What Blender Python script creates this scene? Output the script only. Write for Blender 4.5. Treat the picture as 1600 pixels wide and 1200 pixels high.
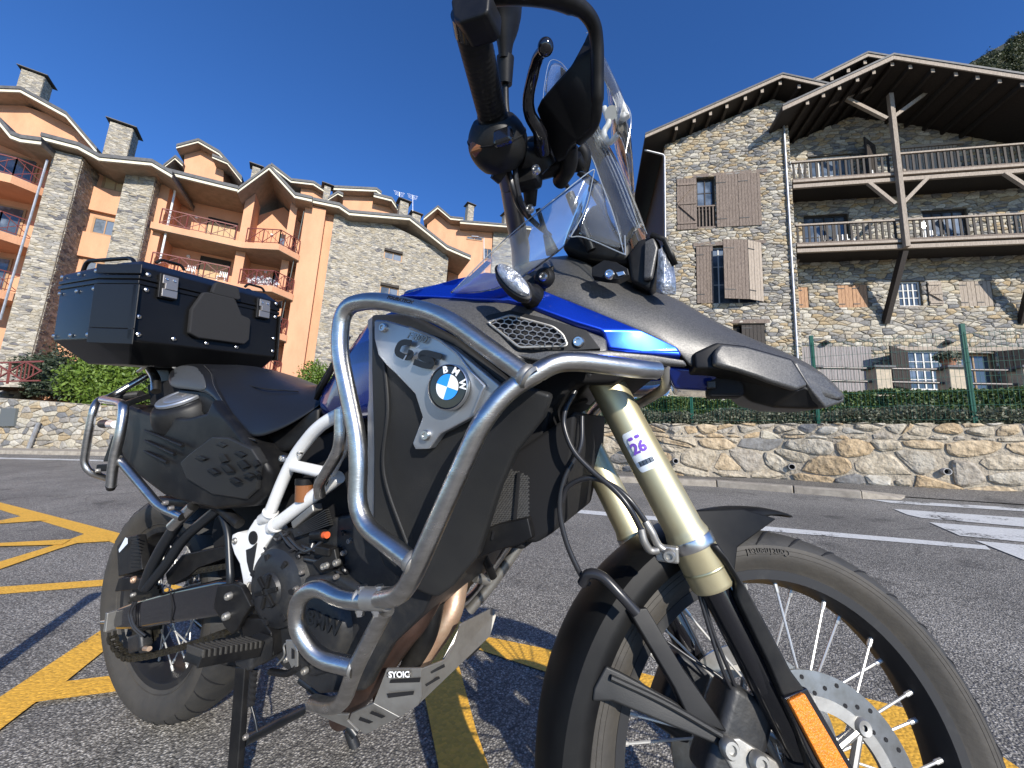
import bpy, bmesh, math, random
import numpy as np
from mathutils import Vector as V, Matrix, Euler
random.seed(7); rng = np.random.default_rng(7)
PI = math.pi
for o in list(bpy.data.objects): bpy.data.objects.remove(o)
scn = bpy.context.scene; COL = scn.collection
# ---------------------------------------------------------------- camera
FPX = 599.074                                       # focal length in pixels of the 1600 px wide frame
g = V((220, -3806, FPX)).normalized()               # gravity-up in camera axes (right, down, forward)
yw = V((0, 0, 1)); yw = (yw - g*yw.dot(g)).normalized(); xw = yw.cross(g)
MW = Matrix((xw, yw, g))                            # camera axes -> world
CAM = V((0, 0, .86))
cd = bpy.data.cameras.new('camera'); cam = bpy.data.objects.new('camera', cd); COL.objects.link(cam)
cd.sensor_width = 36; cd.lens = 36*FPX/1600; cd.clip_start = .02; cd.clip_end = 3000
m3 = Matrix((MW.col[0], -MW.col[1], -MW.col[2])).transposed()
cam.matrix_world = Matrix.Translation(CAM) @ m3.to_4x4()
scn.camera = cam
# ---------------------------------------------------------------- daylight
SUN_AZ = math.radians(180 - 24); SUN_EL = math.radians(27)     # azimuth clockwise from +Y
world = bpy.data.worlds.new("World"); scn.world = world; world.use_nodes = True
wn = world.node_tree; bg = wn.nodes['Background']
sky = wn.nodes.new('ShaderNodeTexSky'); sky.sky_type = 'NISHITA'; sky.sun_disc = False
sky.sun_elevation = SUN_EL; sky.sun_rotation = SUN_AZ; sky.altitude = 2200; sky.air_density = 1.0; sky.dust_density = .0; sky.ozone_density = 6
hsv = wn.nodes.new('ShaderNodeHueSaturation'); hsv.inputs['Saturation'].default_value = 1.13; hsv.inputs['Hue'].default_value = .507; hsv.inputs['Value'].default_value = 1.06; wn.links.new(sky.outputs[0], hsv.inputs['Color']); wn.links.new(hsv.outputs[0], bg.inputs[0]); bg.inputs[1].default_value = .15
sd = bpy.data.lights.new('sun', 'SUN'); sd.energy = 5.0; sd.angle = math.radians(.53); sd.color = (1, .945, .86)
sun = bpy.data.objects.new('sun', sd); COL.objects.link(sun)
SUND = V((math.sin(SUN_AZ)*math.cos(SUN_EL), math.cos(SUN_AZ)*math.cos(SUN_EL), math.sin(SUN_EL)))
sun.rotation_euler = SUND.to_track_quat('Z', 'Y').to_euler(); sun.location = (0, -5, 20)
scn.view_settings.view_transform = 'Standard'; scn.view_settings.look = 'None'
scn.view_settings.exposure = .46; scn.view_settings.gamma = 1; scn.view_settings.use_curve_mapping = False
# ---------------------------------------------------------------- materials
def nodes(name):
    m = bpy.data.materials.new(name); m.use_nodes = True; nt = m.node_tree
    return m, nt, nt.nodes['Principled BSDF'], lambda t, **k: _n(nt, t, k)
def _n(nt, t, k):
    n = nt.nodes.new('ShaderNode'+t)
    for a, b in k.items():
        if a.startswith('i_'): n.inputs[a[2:]].default_value = b
        else: setattr(n, a, b)
    return n
def c4(c): return (c[0], c[1], c[2], 1)
MATS = {}
def mat(name, c, r=.5, m=0., c2=None, ns=6., bump=0., bs=40., coat=0., detail=4, rvar=0., rnd=0., spec=.5, trans=0., contrast=(.35, .65), rnd_cols=None, stretch=None, ior=1.45, alpha=1., aniso=0., wave=None, bdist=.01):
    """Principled surface: two colours blended by noise, optional per-island variation, fine bump."""
    if name in MATS: return MATS[name]
    mt, nt, p, N = nodes(name); L = nt.links.new
    tc = N('TexCoord'); src = tc.outputs['Object']
    if stretch:
        mp = N('Mapping'); mp.inputs['Scale'].default_value = stretch; L(src, mp.inputs[0]); src = mp.outputs[0]
    col = None
    base = N('RGB'); base.outputs[0].default_value = c4(c); col = base.outputs[0]
    if rnd_cols:
        geo = N('NewGeometry'); oi = N('ObjectInfo'); ad = N('Math', operation='ADD'); fr = N('Math', operation='FRACT')
        L(geo.outputs['Random Per Island'], ad.inputs[0]); L(oi.outputs['Random'], ad.inputs[1]); L(ad.outputs[0], fr.inputs[0])
        rp = N('ValToRGB'); rp.color_ramp.interpolation = 'CONSTANT'; els = rp.color_ramp.elements
        while len(els) > 1: els.remove(els[-1])
        els[0].position = 0; els[0].color = c4(rnd_cols[0])
        for i, cc in enumerate(rnd_cols[1:], 1):
            e = els.new(i/len(rnd_cols)); e.color = c4(cc)
        L(fr.outputs[0], rp.inputs[0]); col = rp.outputs[0]
    if c2 is not None:
        nz = N('TexNoise'); nz.inputs['Scale'].default_value = ns; nz.inputs['Detail'].default_value = detail; nz.inputs['Roughness'].default_value = .65
        L(src, nz.inputs['Vector'])
        mr = N('MapRange'); mr.inputs['From Min'].default_value = contrast[0]; mr.inputs['From Max'].default_value = contrast[1]; L(nz.outputs['Fac'], mr.inputs['Value'])
        mx = N('Mix', data_type='RGBA'); L(mr.outputs[0], mx.inputs[0]); L(col, mx.inputs[6]); mx.inputs[7].default_value = c4(c2)
        if rnd_cols:
            mx.blend_type = 'MULTIPLY'
        col = mx.outputs[2]
        if rvar:
            m2 = N('MapRange'); m2.inputs['To Min'].default_value = r; m2.inputs['To Max'].default_value = r+rvar; L(nz.outputs['Fac'], m2.inputs['Value']); L(m2.outputs[0], p.inputs['Roughness'])
    if rnd:
        geo = N('NewGeometry'); hs = N('HueSaturation'); a = N('MapRange'); a.inputs['To Min'].default_value = 1-rnd; a.inputs['To Max'].default_value = 1+rnd
        L(geo.outputs['Random Per Island'], a.inputs['Value']); L(a.outputs[0], hs.inputs['Value']); L(col, hs.inputs['Color']); col = hs.outputs[0]
    if wave:
        wv = N('TexWave', wave_type='BANDS', bands_direction=wave[0]); wv.inputs['Scale'].default_value = wave[1]; wv.inputs['Distortion'].default_value = wave[3] if len(wave) > 3 else 3; wv.inputs['Detail'].default_value = 3
        L(src, wv.inputs[0]); mm = N('Mix', data_type='RGBA', blend_type='MULTIPLY'); mm.inputs[0].default_value = wave[2]; L(col, mm.inputs[6]); L(wv.outputs[0], mm.inputs[7]); col = mm.outputs[2]
    L(col, p.inputs['Base Color'])
    if not (rvar and c2 is not None): p.inputs['Roughness'].default_value = r
    p.inputs['Metallic'].default_value = m; p.inputs['Coat Weight'].default_value = coat; p.inputs['Coat Roughness'].default_value = .05
    p.inputs['Specular IOR Level'].default_value = spec; p.inputs['IOR'].default_value = ior
    p.inputs['Transmission Weight'].default_value = trans
    if aniso: p.inputs['Anisotropic'].default_value = aniso
    if bump:
        bn = N('TexNoise'); bn.inputs['Scale'].default_value = bs; bn.inputs['Detail'].default_value = 5
        L(src, bn.inputs['Vector']); bp = N('Bump'); bp.inputs['Strength'].default_value = bump; bp.inputs['Distance'].default_value = bdist
        L(bn.outputs['Fac'], bp.inputs['Height']); L(bp.outputs[0], p.inputs['Normal'])
    MATS[name] = mt
    return mt
# ---------------------------------------------------------------- mesh builder
class MB:
    def __init__(s): s.v = []; s.f = []
    def add(s, vs, fs):
        k = len(s.v); s.v += [tuple(x) for x in vs]; s.f += [tuple(i+k for i in f) for f in fs]; return s
    def prism(s, poly, d):
        """closed prism: planar polygon poly (3-D points) pushed along vector d"""
        poly = [V(p) for p in poly]; d = V(d); n = len(poly)
        nr = V((0, 0, 0))
        for i in range(n): nr += (poly[i]-poly[0]).cross(poly[(i+1) % n]-poly[0])
        if nr.dot(d) > 0: poly = poly[::-1]
        vs = poly+[p+d for p in poly]
        fs = [tuple(range(n)), tuple(range(2*n-1, n-1, -1))]+[(i, i+n, (i+1) % n+n, (i+1) % n) for i in range(n)]
        return s.add(vs, fs)
    def box(s, c, sx, sy, sz, R=None):
        vs = [V((x*sx/2, y*sy/2, z*sz/2)) for x in (-1, 1) for y in (-1, 1) for z in (-1, 1)]
        if R is not None: vs = [R @ q for q in vs]
        return s.add([V(c)+q for q in vs], [(0, 1, 3, 2), (4, 6, 7, 5), (0, 4, 5, 1), (2, 3, 7, 6), (0, 2, 6, 4), (1, 5, 7, 3)])
    def bar(s, a, b, w, h=None, up=V((0, 0, 1))):
        """rectangular bar from a to b, w across, h along up"""
        a = V(a); b = V(b); h = w if h is None else h; d = (b-a)
        if d.length < 1e-9: return s
        dn = d.normalized(); x = dn.cross(up)
        if x.length < 1e-3: x = dn.cross(V((1, 0, 0)))
        x.normalize(); y = x.cross(dn)
        return s.prism([a+x*w/2+y*h/2, a-x*w/2+y*h/2, a-x*w/2-y*h/2, a+x*w/2-y*h/2], d)
    def tube(s, pts, r, n=10, cap=True, closed=False, flat=1.):
        pts = [V(p) for p in pts]; m = len(pts)
        rs = r if isinstance(r, (list, tuple)) else [r]*m
        T = []
        for i in range(m):
            a = pts[i-1] if (i or closed) else pts[i]; b = pts[(i+1) % m] if (i < m-1 or closed) else pts[i]
            T.append((b-a).normalized())
        u = T[0].cross(V((0, 0, 1)));
        if u.length < .05: u = T[0].cross(V((1, 0, 0)))
        u.normalize(); k = len(s.v)
        for i in range(m):
            u = (u-T[i]*u.dot(T[i])).normalized(); w = T[i].cross(u)
            for j in range(n):
                a = 2*PI*j/n; s.v.append(tuple(pts[i]+(u*math.cos(a)+w*math.sin(a)*flat)*rs[i]))
        for i in range(m if closed else m-1):
            for j in range(n):
                a = k+i*n+j; b = k+i*n+(j+1) % n; i2 = (i+1) % m; c = k+i2*n+(j+1) % n; d = k+i2*n+j
                s.f.append((a, b, c, d))
        if cap and not closed:
            s.f.append(tuple(k+j for j in range(n-1, -1, -1))); s.f.append(tuple(k+(m-1)*n+j for j in range(n)))
        return s
    def lathe(s, prof, c, ax, n=32, closed=False, a0=0, a1=2*PI):
        """profile [(radius, along)] about axis ax through c"""
        c = V(c); ax = V(ax).normalized(); u = ax.cross(V((0, 0, 1)))
        if u.length < .05: u = ax.cross(V((1, 0, 0)))
        u.normalize(); w = ax.cross(u); k = len(s.v); m = len(prof)
        full = abs(a1-a0-2*PI) < 1e-6; nn = n if full else n+1
        for i in range(nn):
            a = a0+(a1-a0)*i/n
            for r, h in prof: s.v.append(tuple(c+ax*h+(u*math.cos(a)+w*math.sin(a))*r))
        for i in range(n):
            i2 = (i+1) % nn
            for j in range(m if closed else m-1):
                j2 = (j+1) % m; s.f.append((k+i*m+j, k+i2*m+j, k+i2*m+j2, k+i*m+j2))
        return s
    def disc(s, c, ax, r, h, n=20):
        return s.lathe([(0.0001, 0), (r, 0), (r, h), (.0001, h)], c, ax, n)
    def grid(s, rows):
        """surface through rows of points"""
        k = len(s.v); n = len(rows[0])
        for r in rows: s.v += [tuple(p) for p in r]
        for i in range(len(rows)-1):
            for j in range(n-1): s.f.append((k+i*n+j, k+i*n+j+1, k+(i+1)*n+j+1, k+(i+1)*n+j))
        return s
    def build(s, name, m=None, parent=None, smooth=False, bevel=0, sub=0, solid=0, label=None, stuff=False, world=True, segs=2, recalc=False, solid_off=0, angle=35):
        me = bpy.data.meshes.new(name); vs = s.v
        if parent is not None and world:
            iv = WM[parent.name].inverted(); vs = [tuple(iv @ V(p)) for p in vs]
        me.from_pydata(vs, [], s.f); me.update()
        if recalc:
            bm = bmesh.new(); bm.from_mesh(me); bmesh.ops.recalc_face_normals(bm, faces=bm.faces); bm.to_mesh(me); bm.free()
        if m is not None: me.materials.append(m)
        o = bpy.data.objects.new(name, me); COL.objects.link(o)
        if parent is not None:
            o.parent = parent
        WM[o.name] = WM[parent.name] if parent is not None else Matrix.Identity(4)
        if solid:
            q = o.modifiers.new('solid', 'SOLIDIFY'); q.thickness = solid; q.offset = solid_off
        if bevel:
            q = o.modifiers.new('bevel', 'BEVEL'); q.width = bevel; q.segments = segs; q.limit_method = 'ANGLE'; q.angle_limit = math.radians(angle)
        if sub:
            q = o.modifiers.new('sub', 'SUBSURF'); q.levels = sub; q.render_levels = sub
        if smooth or sub:
            me.shade_smooth()
            if not sub and not bevel:
                try: me.set_sharp_from_angle(angle=math.radians(40))
                except Exception: pass
            if bevel:
                try: me.set_sharp_from_angle(angle=math.radians(179))
                except Exception: pass
                q = o.modifiers.new('wn', 'WEIGHTED_NORMAL')
        if stuff: o['kind'] = 'stuff'
        if label: o['label'] = label
        return o
WM = {}
def thing(name, label, cat, loc=(0, 0, 0), group=None, mw=None):
    o = bpy.data.objects.new(name, None); COL.objects.link(o)
    M = mw if mw is not None else Matrix.Translation(V(loc))
    o.matrix_world = M; WM[o.name] = M; o.empty_display_size = .2
    o['label'] = label; o['category'] = cat
    if group: o['group'] = group
    return o
def tag(o, label, cat, group=None):
    o['label'] = label; o['category'] = cat
    if group: o['group'] = group
    return o
def struct(o): o['kind'] = 'structure'; return o
def fillet(pts, r, n=6):
    """round the corners of a polyline; r may be a list"""
    pts = [V(p) for p in pts]; out = [pts[0]]
    for i in range(1, len(pts)-1):
        a, b, c = pts[i-1], pts[i], pts[i+1]; rr = r[i-1] if isinstance(r, (list, tuple)) else r
        d1 = (a-b); d2 = (c-b); q = min(rr, d1.length*.48, d2.length*.48)
        s = b+d1.normalized()*q; e = b+d2.normalized()*q
        for k in range(n+1):
            t = k/n; out.append(s*(1-t)**2+b*2*t*(1-t)+e*t*t)
    out.append(pts[-1]); return out
def spline(pts, n=8):
    pts = [V(p) for p in pts]; P = [pts[0]*2-pts[1]]+pts+[pts[-1]*2-pts[-2]]; out = []
    for i in range(1, len(P)-2):
        for k in range(n):
            t = k/n; a, b, c, d = P[i-1:i+3]
            out.append(.5*((2*b)+(c-a)*t+(2*a-5*b+4*c-d)*t*t+(3*b-a-3*c+d)*t**3))
    out.append(pts[-1]); return out
def ray(u, v): return MW @ V(((u-800)/FPX, (v-600)/FPX, 1))
# bike frame (x forward, y left, z up from the road) placed in the world
RB = Matrix(((.9166109, .3997606, .0039820), (-.0428299, .1080983, -.9932172), (-.3974795, .9102232, .1162058)))
CB = V((1.4448740, -.7442292, .8622440))
B3 = MW @ RB
BM = Matrix.Translation(CAM-B3 @ CB) @ B3.to_4x4()
BMI = BM.inverted()
UP = (B3 @ V((0, 0, 1))).normalized()                # normal of the sloping street
def G(u, v, z=0.):
    """point of the sloping street seen at pixel (u, v), z above it, in street coordinates"""
    d = B3.inverted() @ ray(u, v); t = (z-CB.z)/d.z
    return CB+d*t
# ================================================================ THE STREET
def asphalt(name, base, dark, light, sc=95.):
    mt, nt, p, N = nodes(name); L = nt.links.new
    tc = N('TexCoord'); vo = N('TexVoronoi'); vo.inputs['Scale'].default_value = sc; L(tc.outputs['Object'], vo.inputs['Vector'])
    sp = N('SeparateColor'); L(vo.outputs['Color'], sp.inputs[0])
    rp = N('ValToRGB'); e = rp.color_ramp.elements; e[0].color = c4(dark); e[0].position = 0; e[1].position = .97; e[1].color = c4(light)
    x = e.new(.45); x.color = c4(base); x = e.new(.8); x.color = c4([q*1.5 for q in base]); L(sp.outputs[0], rp.inputs[0])
    dm = N('MapRange'); dm.inputs['From Min'].default_value = .25; dm.inputs['From Max'].default_value = .62; dm.inputs['To Min'].default_value = 1; dm.inputs['To Max'].default_value = .42; L(vo.outputs['Distance'], dm.inputs[0])
    vo2 = N('TexVoronoi'); vo2.inputs['Scale'].default_value = sc*2.6; L(tc.outputs['Object'], vo2.inputs['Vector'])
    sp2 = N('SeparateColor'); L(vo2.outputs['Color'], sp2.inputs[0]); m2 = N('MapRange'); m2.inputs['To Min'].default_value = .7; m2.inputs['To Max'].default_value = 1.3; L(sp2.outputs[1], m2.inputs[0])
    mu = N('Math', operation='MULTIPLY'); L(dm.outputs[0], mu.inputs[0]); L(m2.outputs[0], mu.inputs[1])
    nz = N('TexNoise'); nz.inputs['Scale'].default_value = .9; nz.inputs['Detail'].default_value = 6; L(tc.outputs['Object'], nz.inputs['Vector'])
    m3_ = N('MapRange'); m3_.inputs['To Min'].default_value = .72; m3_.inputs['To Max'].default_value = 1.22; m3_.inputs['From Min'].default_value = .3; m3_.inputs['From Max'].default_value = .7; L(nz.outputs[0], m3_.inputs[0])
    mu2 = N('Math', operation='MULTIPLY'); L(mu.outputs[0], mu2.inputs[0]); L(m3_.outputs[0], mu2.inputs[1])
    mx = N('Mix', data_type='RGBA', blend_type='MULTIPLY'); mx.inputs[0].default_value = 1; L(rp.outputs[0], mx.inputs[6]); L(mu2.outputs[0], mx.inputs[7])
    L(mx.outputs[2], p.inputs['Base Color']); p.inputs['Roughness'].default_value = .75
    # dark oil spots and a few tar-filled cracks
    os_ = N('TexNoise'); os_.inputs['Scale'].default_value = 2.3; os_.inputs['Detail'].default_value = 3; L(tc.outputs['Object'], os_.inputs['Vector'])
    om = N('MapRange'); om.inputs['From Min'].default_value = .60; om.inputs['From Max'].default_value = .70; om.inputs['To Min'].default_value = 1; om.inputs['To Max'].default_value = .62; L(os_.outputs[0], om.inputs[0])
    cw = N('TexNoise'); cw.inputs['Scale'].default_value = 3; cw.inputs['Detail'].default_value = 5; L(tc.outputs['Object'], cw.inputs['Vector'])
    va = N('VectorMath', operation='SCALE'); va.inputs['Scale'].default_value = .5; L(cw.outputs['Color'], va.inputs[0]); vb = N('VectorMath', operation='ADD'); L(tc.outputs['Object'], vb.inputs[0]); L(va.outputs[0], vb.inputs[1])
    cr = N('TexVoronoi', feature='DISTANCE_TO_EDGE'); cr.inputs['Scale'].default_value = .33; L(vb.outputs[0], cr.inputs['Vector'])
    cm = N('MapRange'); cm.inputs['From Min'].default_value = .0012; cm.inputs['From Max'].default_value = .0035; cm.inputs['To Min'].default_value = .62; cm.inputs['To Max'].default_value = 1; L(cr.outputs['Distance'], cm.inputs[0])
    m4 = N('Math', operation='MULTIPLY'); L(om.outputs[0], m4.inputs[0]); L(cm.outputs[0], m4.inputs[1]); m5 = N('Math', operation='MULTIPLY'); L(mu2.outputs[0], m5.inputs[0]); L(m4.outputs[0], m5.inputs[1]); L(m5.outputs[0], mx.inputs[7])
    bp = N('Bump'); bp.inputs['Strength'].default_value = .9; bp.inputs['Distance'].default_value = .004; bp.invert = True
    L(vo.outputs['Distance'], bp.inputs['Height']); L(bp.outputs[0], p.inputs['Normal'])
    return mt
m_road = asphalt('asphalt', (.27, .252, .218), (.14, .132, .116), (.52, .49, .43), 150)
m_pave = asphalt('pavement_asphalt', (.20, .185, .16), (.11, .10, .09), (.42, .39, .34), 130)
def paint(name, c, wear=.5, sc=95.):
    mt, nt, p, N = nodes(name); L = nt.links.new
    tc = N('TexCoord'); nz = N('TexNoise'); nz.inputs['Scale'].default_value = 38; nz.inputs['Detail'].default_value = 6; nz.inputs['Roughness'].default_value = .75; L(tc.outputs['Object'], nz.inputs['Vector'])
    n2 = N('TexNoise'); n2.inputs['Scale'].default_value = 3; n2.inputs['Detail'].default_value = 3; L(tc.outputs['Object'], n2.inputs['Vector'])
    ad = N('Math', operation='ADD'); L(nz.outputs[0], ad.inputs[0]); L(n2.outputs[0], ad.inputs[1])
    mr = N('MapRange'); mr.inputs['From Min'].default_value = wear+.62; mr.inputs['From Max'].default_value = wear+.68; L(ad.outputs[0], mr.inputs[0])
    vo = N('TexVoronoi'); vo.inputs['Scale'].default_value = sc; L(tc.outputs['Object'], vo.inputs['Vector'])
    vm = N('MapRange'); vm.inputs['To Min'].default_value = .82; vm.inputs['To Max'].default_value = 1.1; sp = N('SeparateColor'); L(vo.outputs['Color'], sp.inputs[0]); L(sp.outputs[0], vm.inputs[0])
    hs = N('HueSaturation'); hs.inputs['Color'].default_value = c4(c); L(vm.outputs[0], hs.inputs['Value'])
    mx = N('Mix', data_type='RGBA'); L(mr.outputs[0], mx.inputs[0]); L(hs.outputs[0], mx.inputs[6]); mx.inputs[7].default_value = (.05, .046, .04, 1)
    L(mx.outputs[2], p.inputs['Base Color']); p.inputs['Roughness'].default_value = .6
    bp = N('Bump'); bp.inputs['Strength'].default_value = .7; bp.inputs['Distance'].default_value = .003; bp.invert = True
    L(vo.outputs['Distance'], bp.inputs['Height']); L(bp.outputs[0], p.inputs['Normal'])
    return mt
m_yel = paint('yellow_road_paint', (.74, .40, .045), .6); m_whi = paint('white_road_paint', (.60, .60, .57), .50)
def gsheet(name, m, pts, z):
    o = MB().add([(p[0], p[1], z) for p in pts], [tuple(range(len(pts)))]).build(name, m, recalc=False)
    if o.data.polygons[0].normal.z < 0: o.data.flip_normals()
    o.matrix_world = BM; return o
struct(gsheet('road', m_road, [(-60, -60), (90, -60), (90, 90), (-60, 90)], 0.0))
def quadpx(name, m, px, z=.004):
    o = gsheet(name, m, [G(u, v) for u, v in px], z); struct(o); return o
# yellow hatching (px of the photograph projected on the road plane)
def a2(x, y): return (x/6.667, 750+y/6.667)
def a3(x, y): return (x/4, 900+y/4)
def a4(x, y): return (600+x/3.333, 900+y/3.333)
quadpx('yellow_line', m_yel, [a2(-260, 170), a2(220, 292), a2(1330, 580), a2(1900, 730), a2(1800, 860), a2(1240, 685), a2(1120, 640), a2(430, 432), a2(200, 378), a2(-260, 230)], .004)
quadpx('yellow_line', m_yel, [a2(-200, 960), a2(-200, 930), a2(0, 862), a2(560, 690), a2(880, 570), a2(1090, 560), a2(1140, 648), a2(800, 668), a2(600, 730), a2(0, 940)], .008)
quadpx('yellow_line', m_yel, [a2(-200, 690), a2(0, 672), a2(740, 632), a2(640, 690), a2(0, 706), a2(-200, 730)], .012)
quadpx('yellow_line', m_yel, [a2(-200, 470), a2(0, 430), a2(240, 382), a2(480, 428), a2(0, 462), a2(-200, 510)], .008)
quadpx('yellow_line', m_yel, [a3(-300, 90), a3(0, 72), a3(690, 24), a3(1000, 4), a3(1000, 50), a3(690, 62), a3(0, 118), a3(-300, 145)], .004)
quadpx('yellow_line', m_yel, [a3(-500, 1100), a3(0, 770), a3(660, 330), a3(1080, 60), a3(1180, 90), a3(670, 462), a3(390, 690), a3(200, 820), a3(0, 975), a3(-300, 1230)], .008)
quadpx('yellow_line', m_yel, [a3(380, 685), a3(700, 645), a3(1300, 600), a3(1500, 590), a3(1400, 680), a3(750, 742), a3(200, 815)], .012)
quadpx('yellow_line', m_yel, [a4(330, 200), a4(520, 318), a4(900, 395), a4(1380, 520), a4(1800, 640), a4(2300, 760), a4(2700, 860), a4(2700, 1010), a4(2250, 880), a4(1540, 690), a4(1350, 600), a4(860, 510), a4(500, 390), a4(200, 270)], .004)
quadpx('yellow_line', m_yel, [a4(150, 330), a4(330, 250), a4(480, 820), a4(545, 1010), a4(650, 1300), a4(340, 1330), a4(280, 990)], .008)
quadpx('yellow_line', m_yel, [(1210, 1060), (1480, 1130), (1640, 1240), (1300, 1250)], .012)
# white markings of the far lane and the zebra crossing
quadpx('white_line', m_whi, [(700, 777), (880, 794.5), (1206, 824), (1540, 853), (1548, 860), (1206, 831), (880, 800), (700, 783)], .004)
quadpx('white_line', m_whi, [(-60, 715), (0, 715), (130, 718), (360, 724), (360, 728), (130, 720), (0, 717), (-60, 717)], .004)
for q in ([(1358, 781), (1700, 800), (1700, 806), (1395, 787)], [(1396, 796), (1700, 817), (1700, 832), (1600, 824), (1440, 810), (1418, 805)], [(1452, 817), (1700, 836), (1700, 856), (1600, 848), (1500, 838)], [(1525, 846), (1700, 862), (1700, 890), (1600, 876)]):
    quadpx('zebra_stripe', m_whi, q, .006)
# --- pavement and kerb along the stone wall
def zi(x, y): return (960+x/2.5, 480+y/2.5)
KH = .09
m_kerb = mat('kerb_concrete', (.36, .32, .26), .85, c2=(.24, .21, .17), ns=9, bump=.5, bs=60)
kf = [G(*zi(x, y)) for x, y in ((-420, 655), (-200, 668), (0, 683), (400, 702), (700, 726), (970, 748))]
wb = [G(*zi(x, y), KH) for x, y in ((-420, 618), (-200, 628), (0, 636), (240, 655), (640, 668), (900, 685), (1150, 697), (1600, 717), (2100, 740))]
kb = []
for i, p in enumerate(kf):
    a = kf[max(0, i-1)]; b = kf[min(len(kf)-1, i+1)]; d = (b-a); d.z = 0; d.normalize(); kb.append(p+V((-d.y, d.x, 0))*.16)
kerbs = thing('kerb', 'pale concrete kerb of long stones at the foot of the rubble wall', 'kerb', mw=BM)
kerbs['kind'] = 'structure'; del kerbs['category']
for i in range(len(kf)-1):
    nseg = 2 if i < 2 else 1
    for j in range(nseg):
        t0, t1 = j/nseg, (j+1)/nseg; a = kf[i].lerp(kf[i+1], t0); b = kf[i].lerp(kf[i+1], t1); c = kb[i].lerp(kb[i+1], t1); d = kb[i].lerp(kb[i+1], t0)
        e = (b-a).normalized()*.006
        MB().prism([a+e+V((0, 0, -.05)), b-e+V((0, 0, -.05)), c-e+V((0, 0, -.05)), d+e+V((0, 0, -.05))], (0, 0, KH+.05)).build('kerb_stone', m_kerb, kerbs, bevel=.012, world=False, segs=2, smooth=True)
a, b, c, d = kf[-1], G(*zi(1120, 752)), G(*zi(1140, 740)), kb[-1]
mk = MB(); mk.add([a+V((0, 0, -.02)), b+V((0, 0, -.02)), c+V((0, 0, -.02)), d+V((0, 0, -.02)), a+V((0, 0, KH)), b+V((0, 0, .015)), c+V((0, 0, .02)), d+V((0, 0, KH))], [(0, 3, 2, 1), (4, 5, 6, 7), (0, 1, 5, 4), (1, 2, 6, 5), (2, 3, 7, 6), (3, 0, 4, 7)]).build('kerb_stone', m_kerb, kerbs, world=False)
pv = [p+V((0, 0, KH-.01)) for p in kb[1:]]+[G(*zi(1140, 740), .012), G(*zi(1600, 770), .012), G(*zi(2100, 800), .012)]
top = [p+V((0, 0, -.01)) for p in wb[::-1]]
o = MB().add(pv+top, [tuple(range(len(pv+top)))]).build('pavement', m_pave)
if o.data.polygons[0].normal.z < 0: o.data.flip_normals()
o.matrix_world = BM; struct(o)

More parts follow.
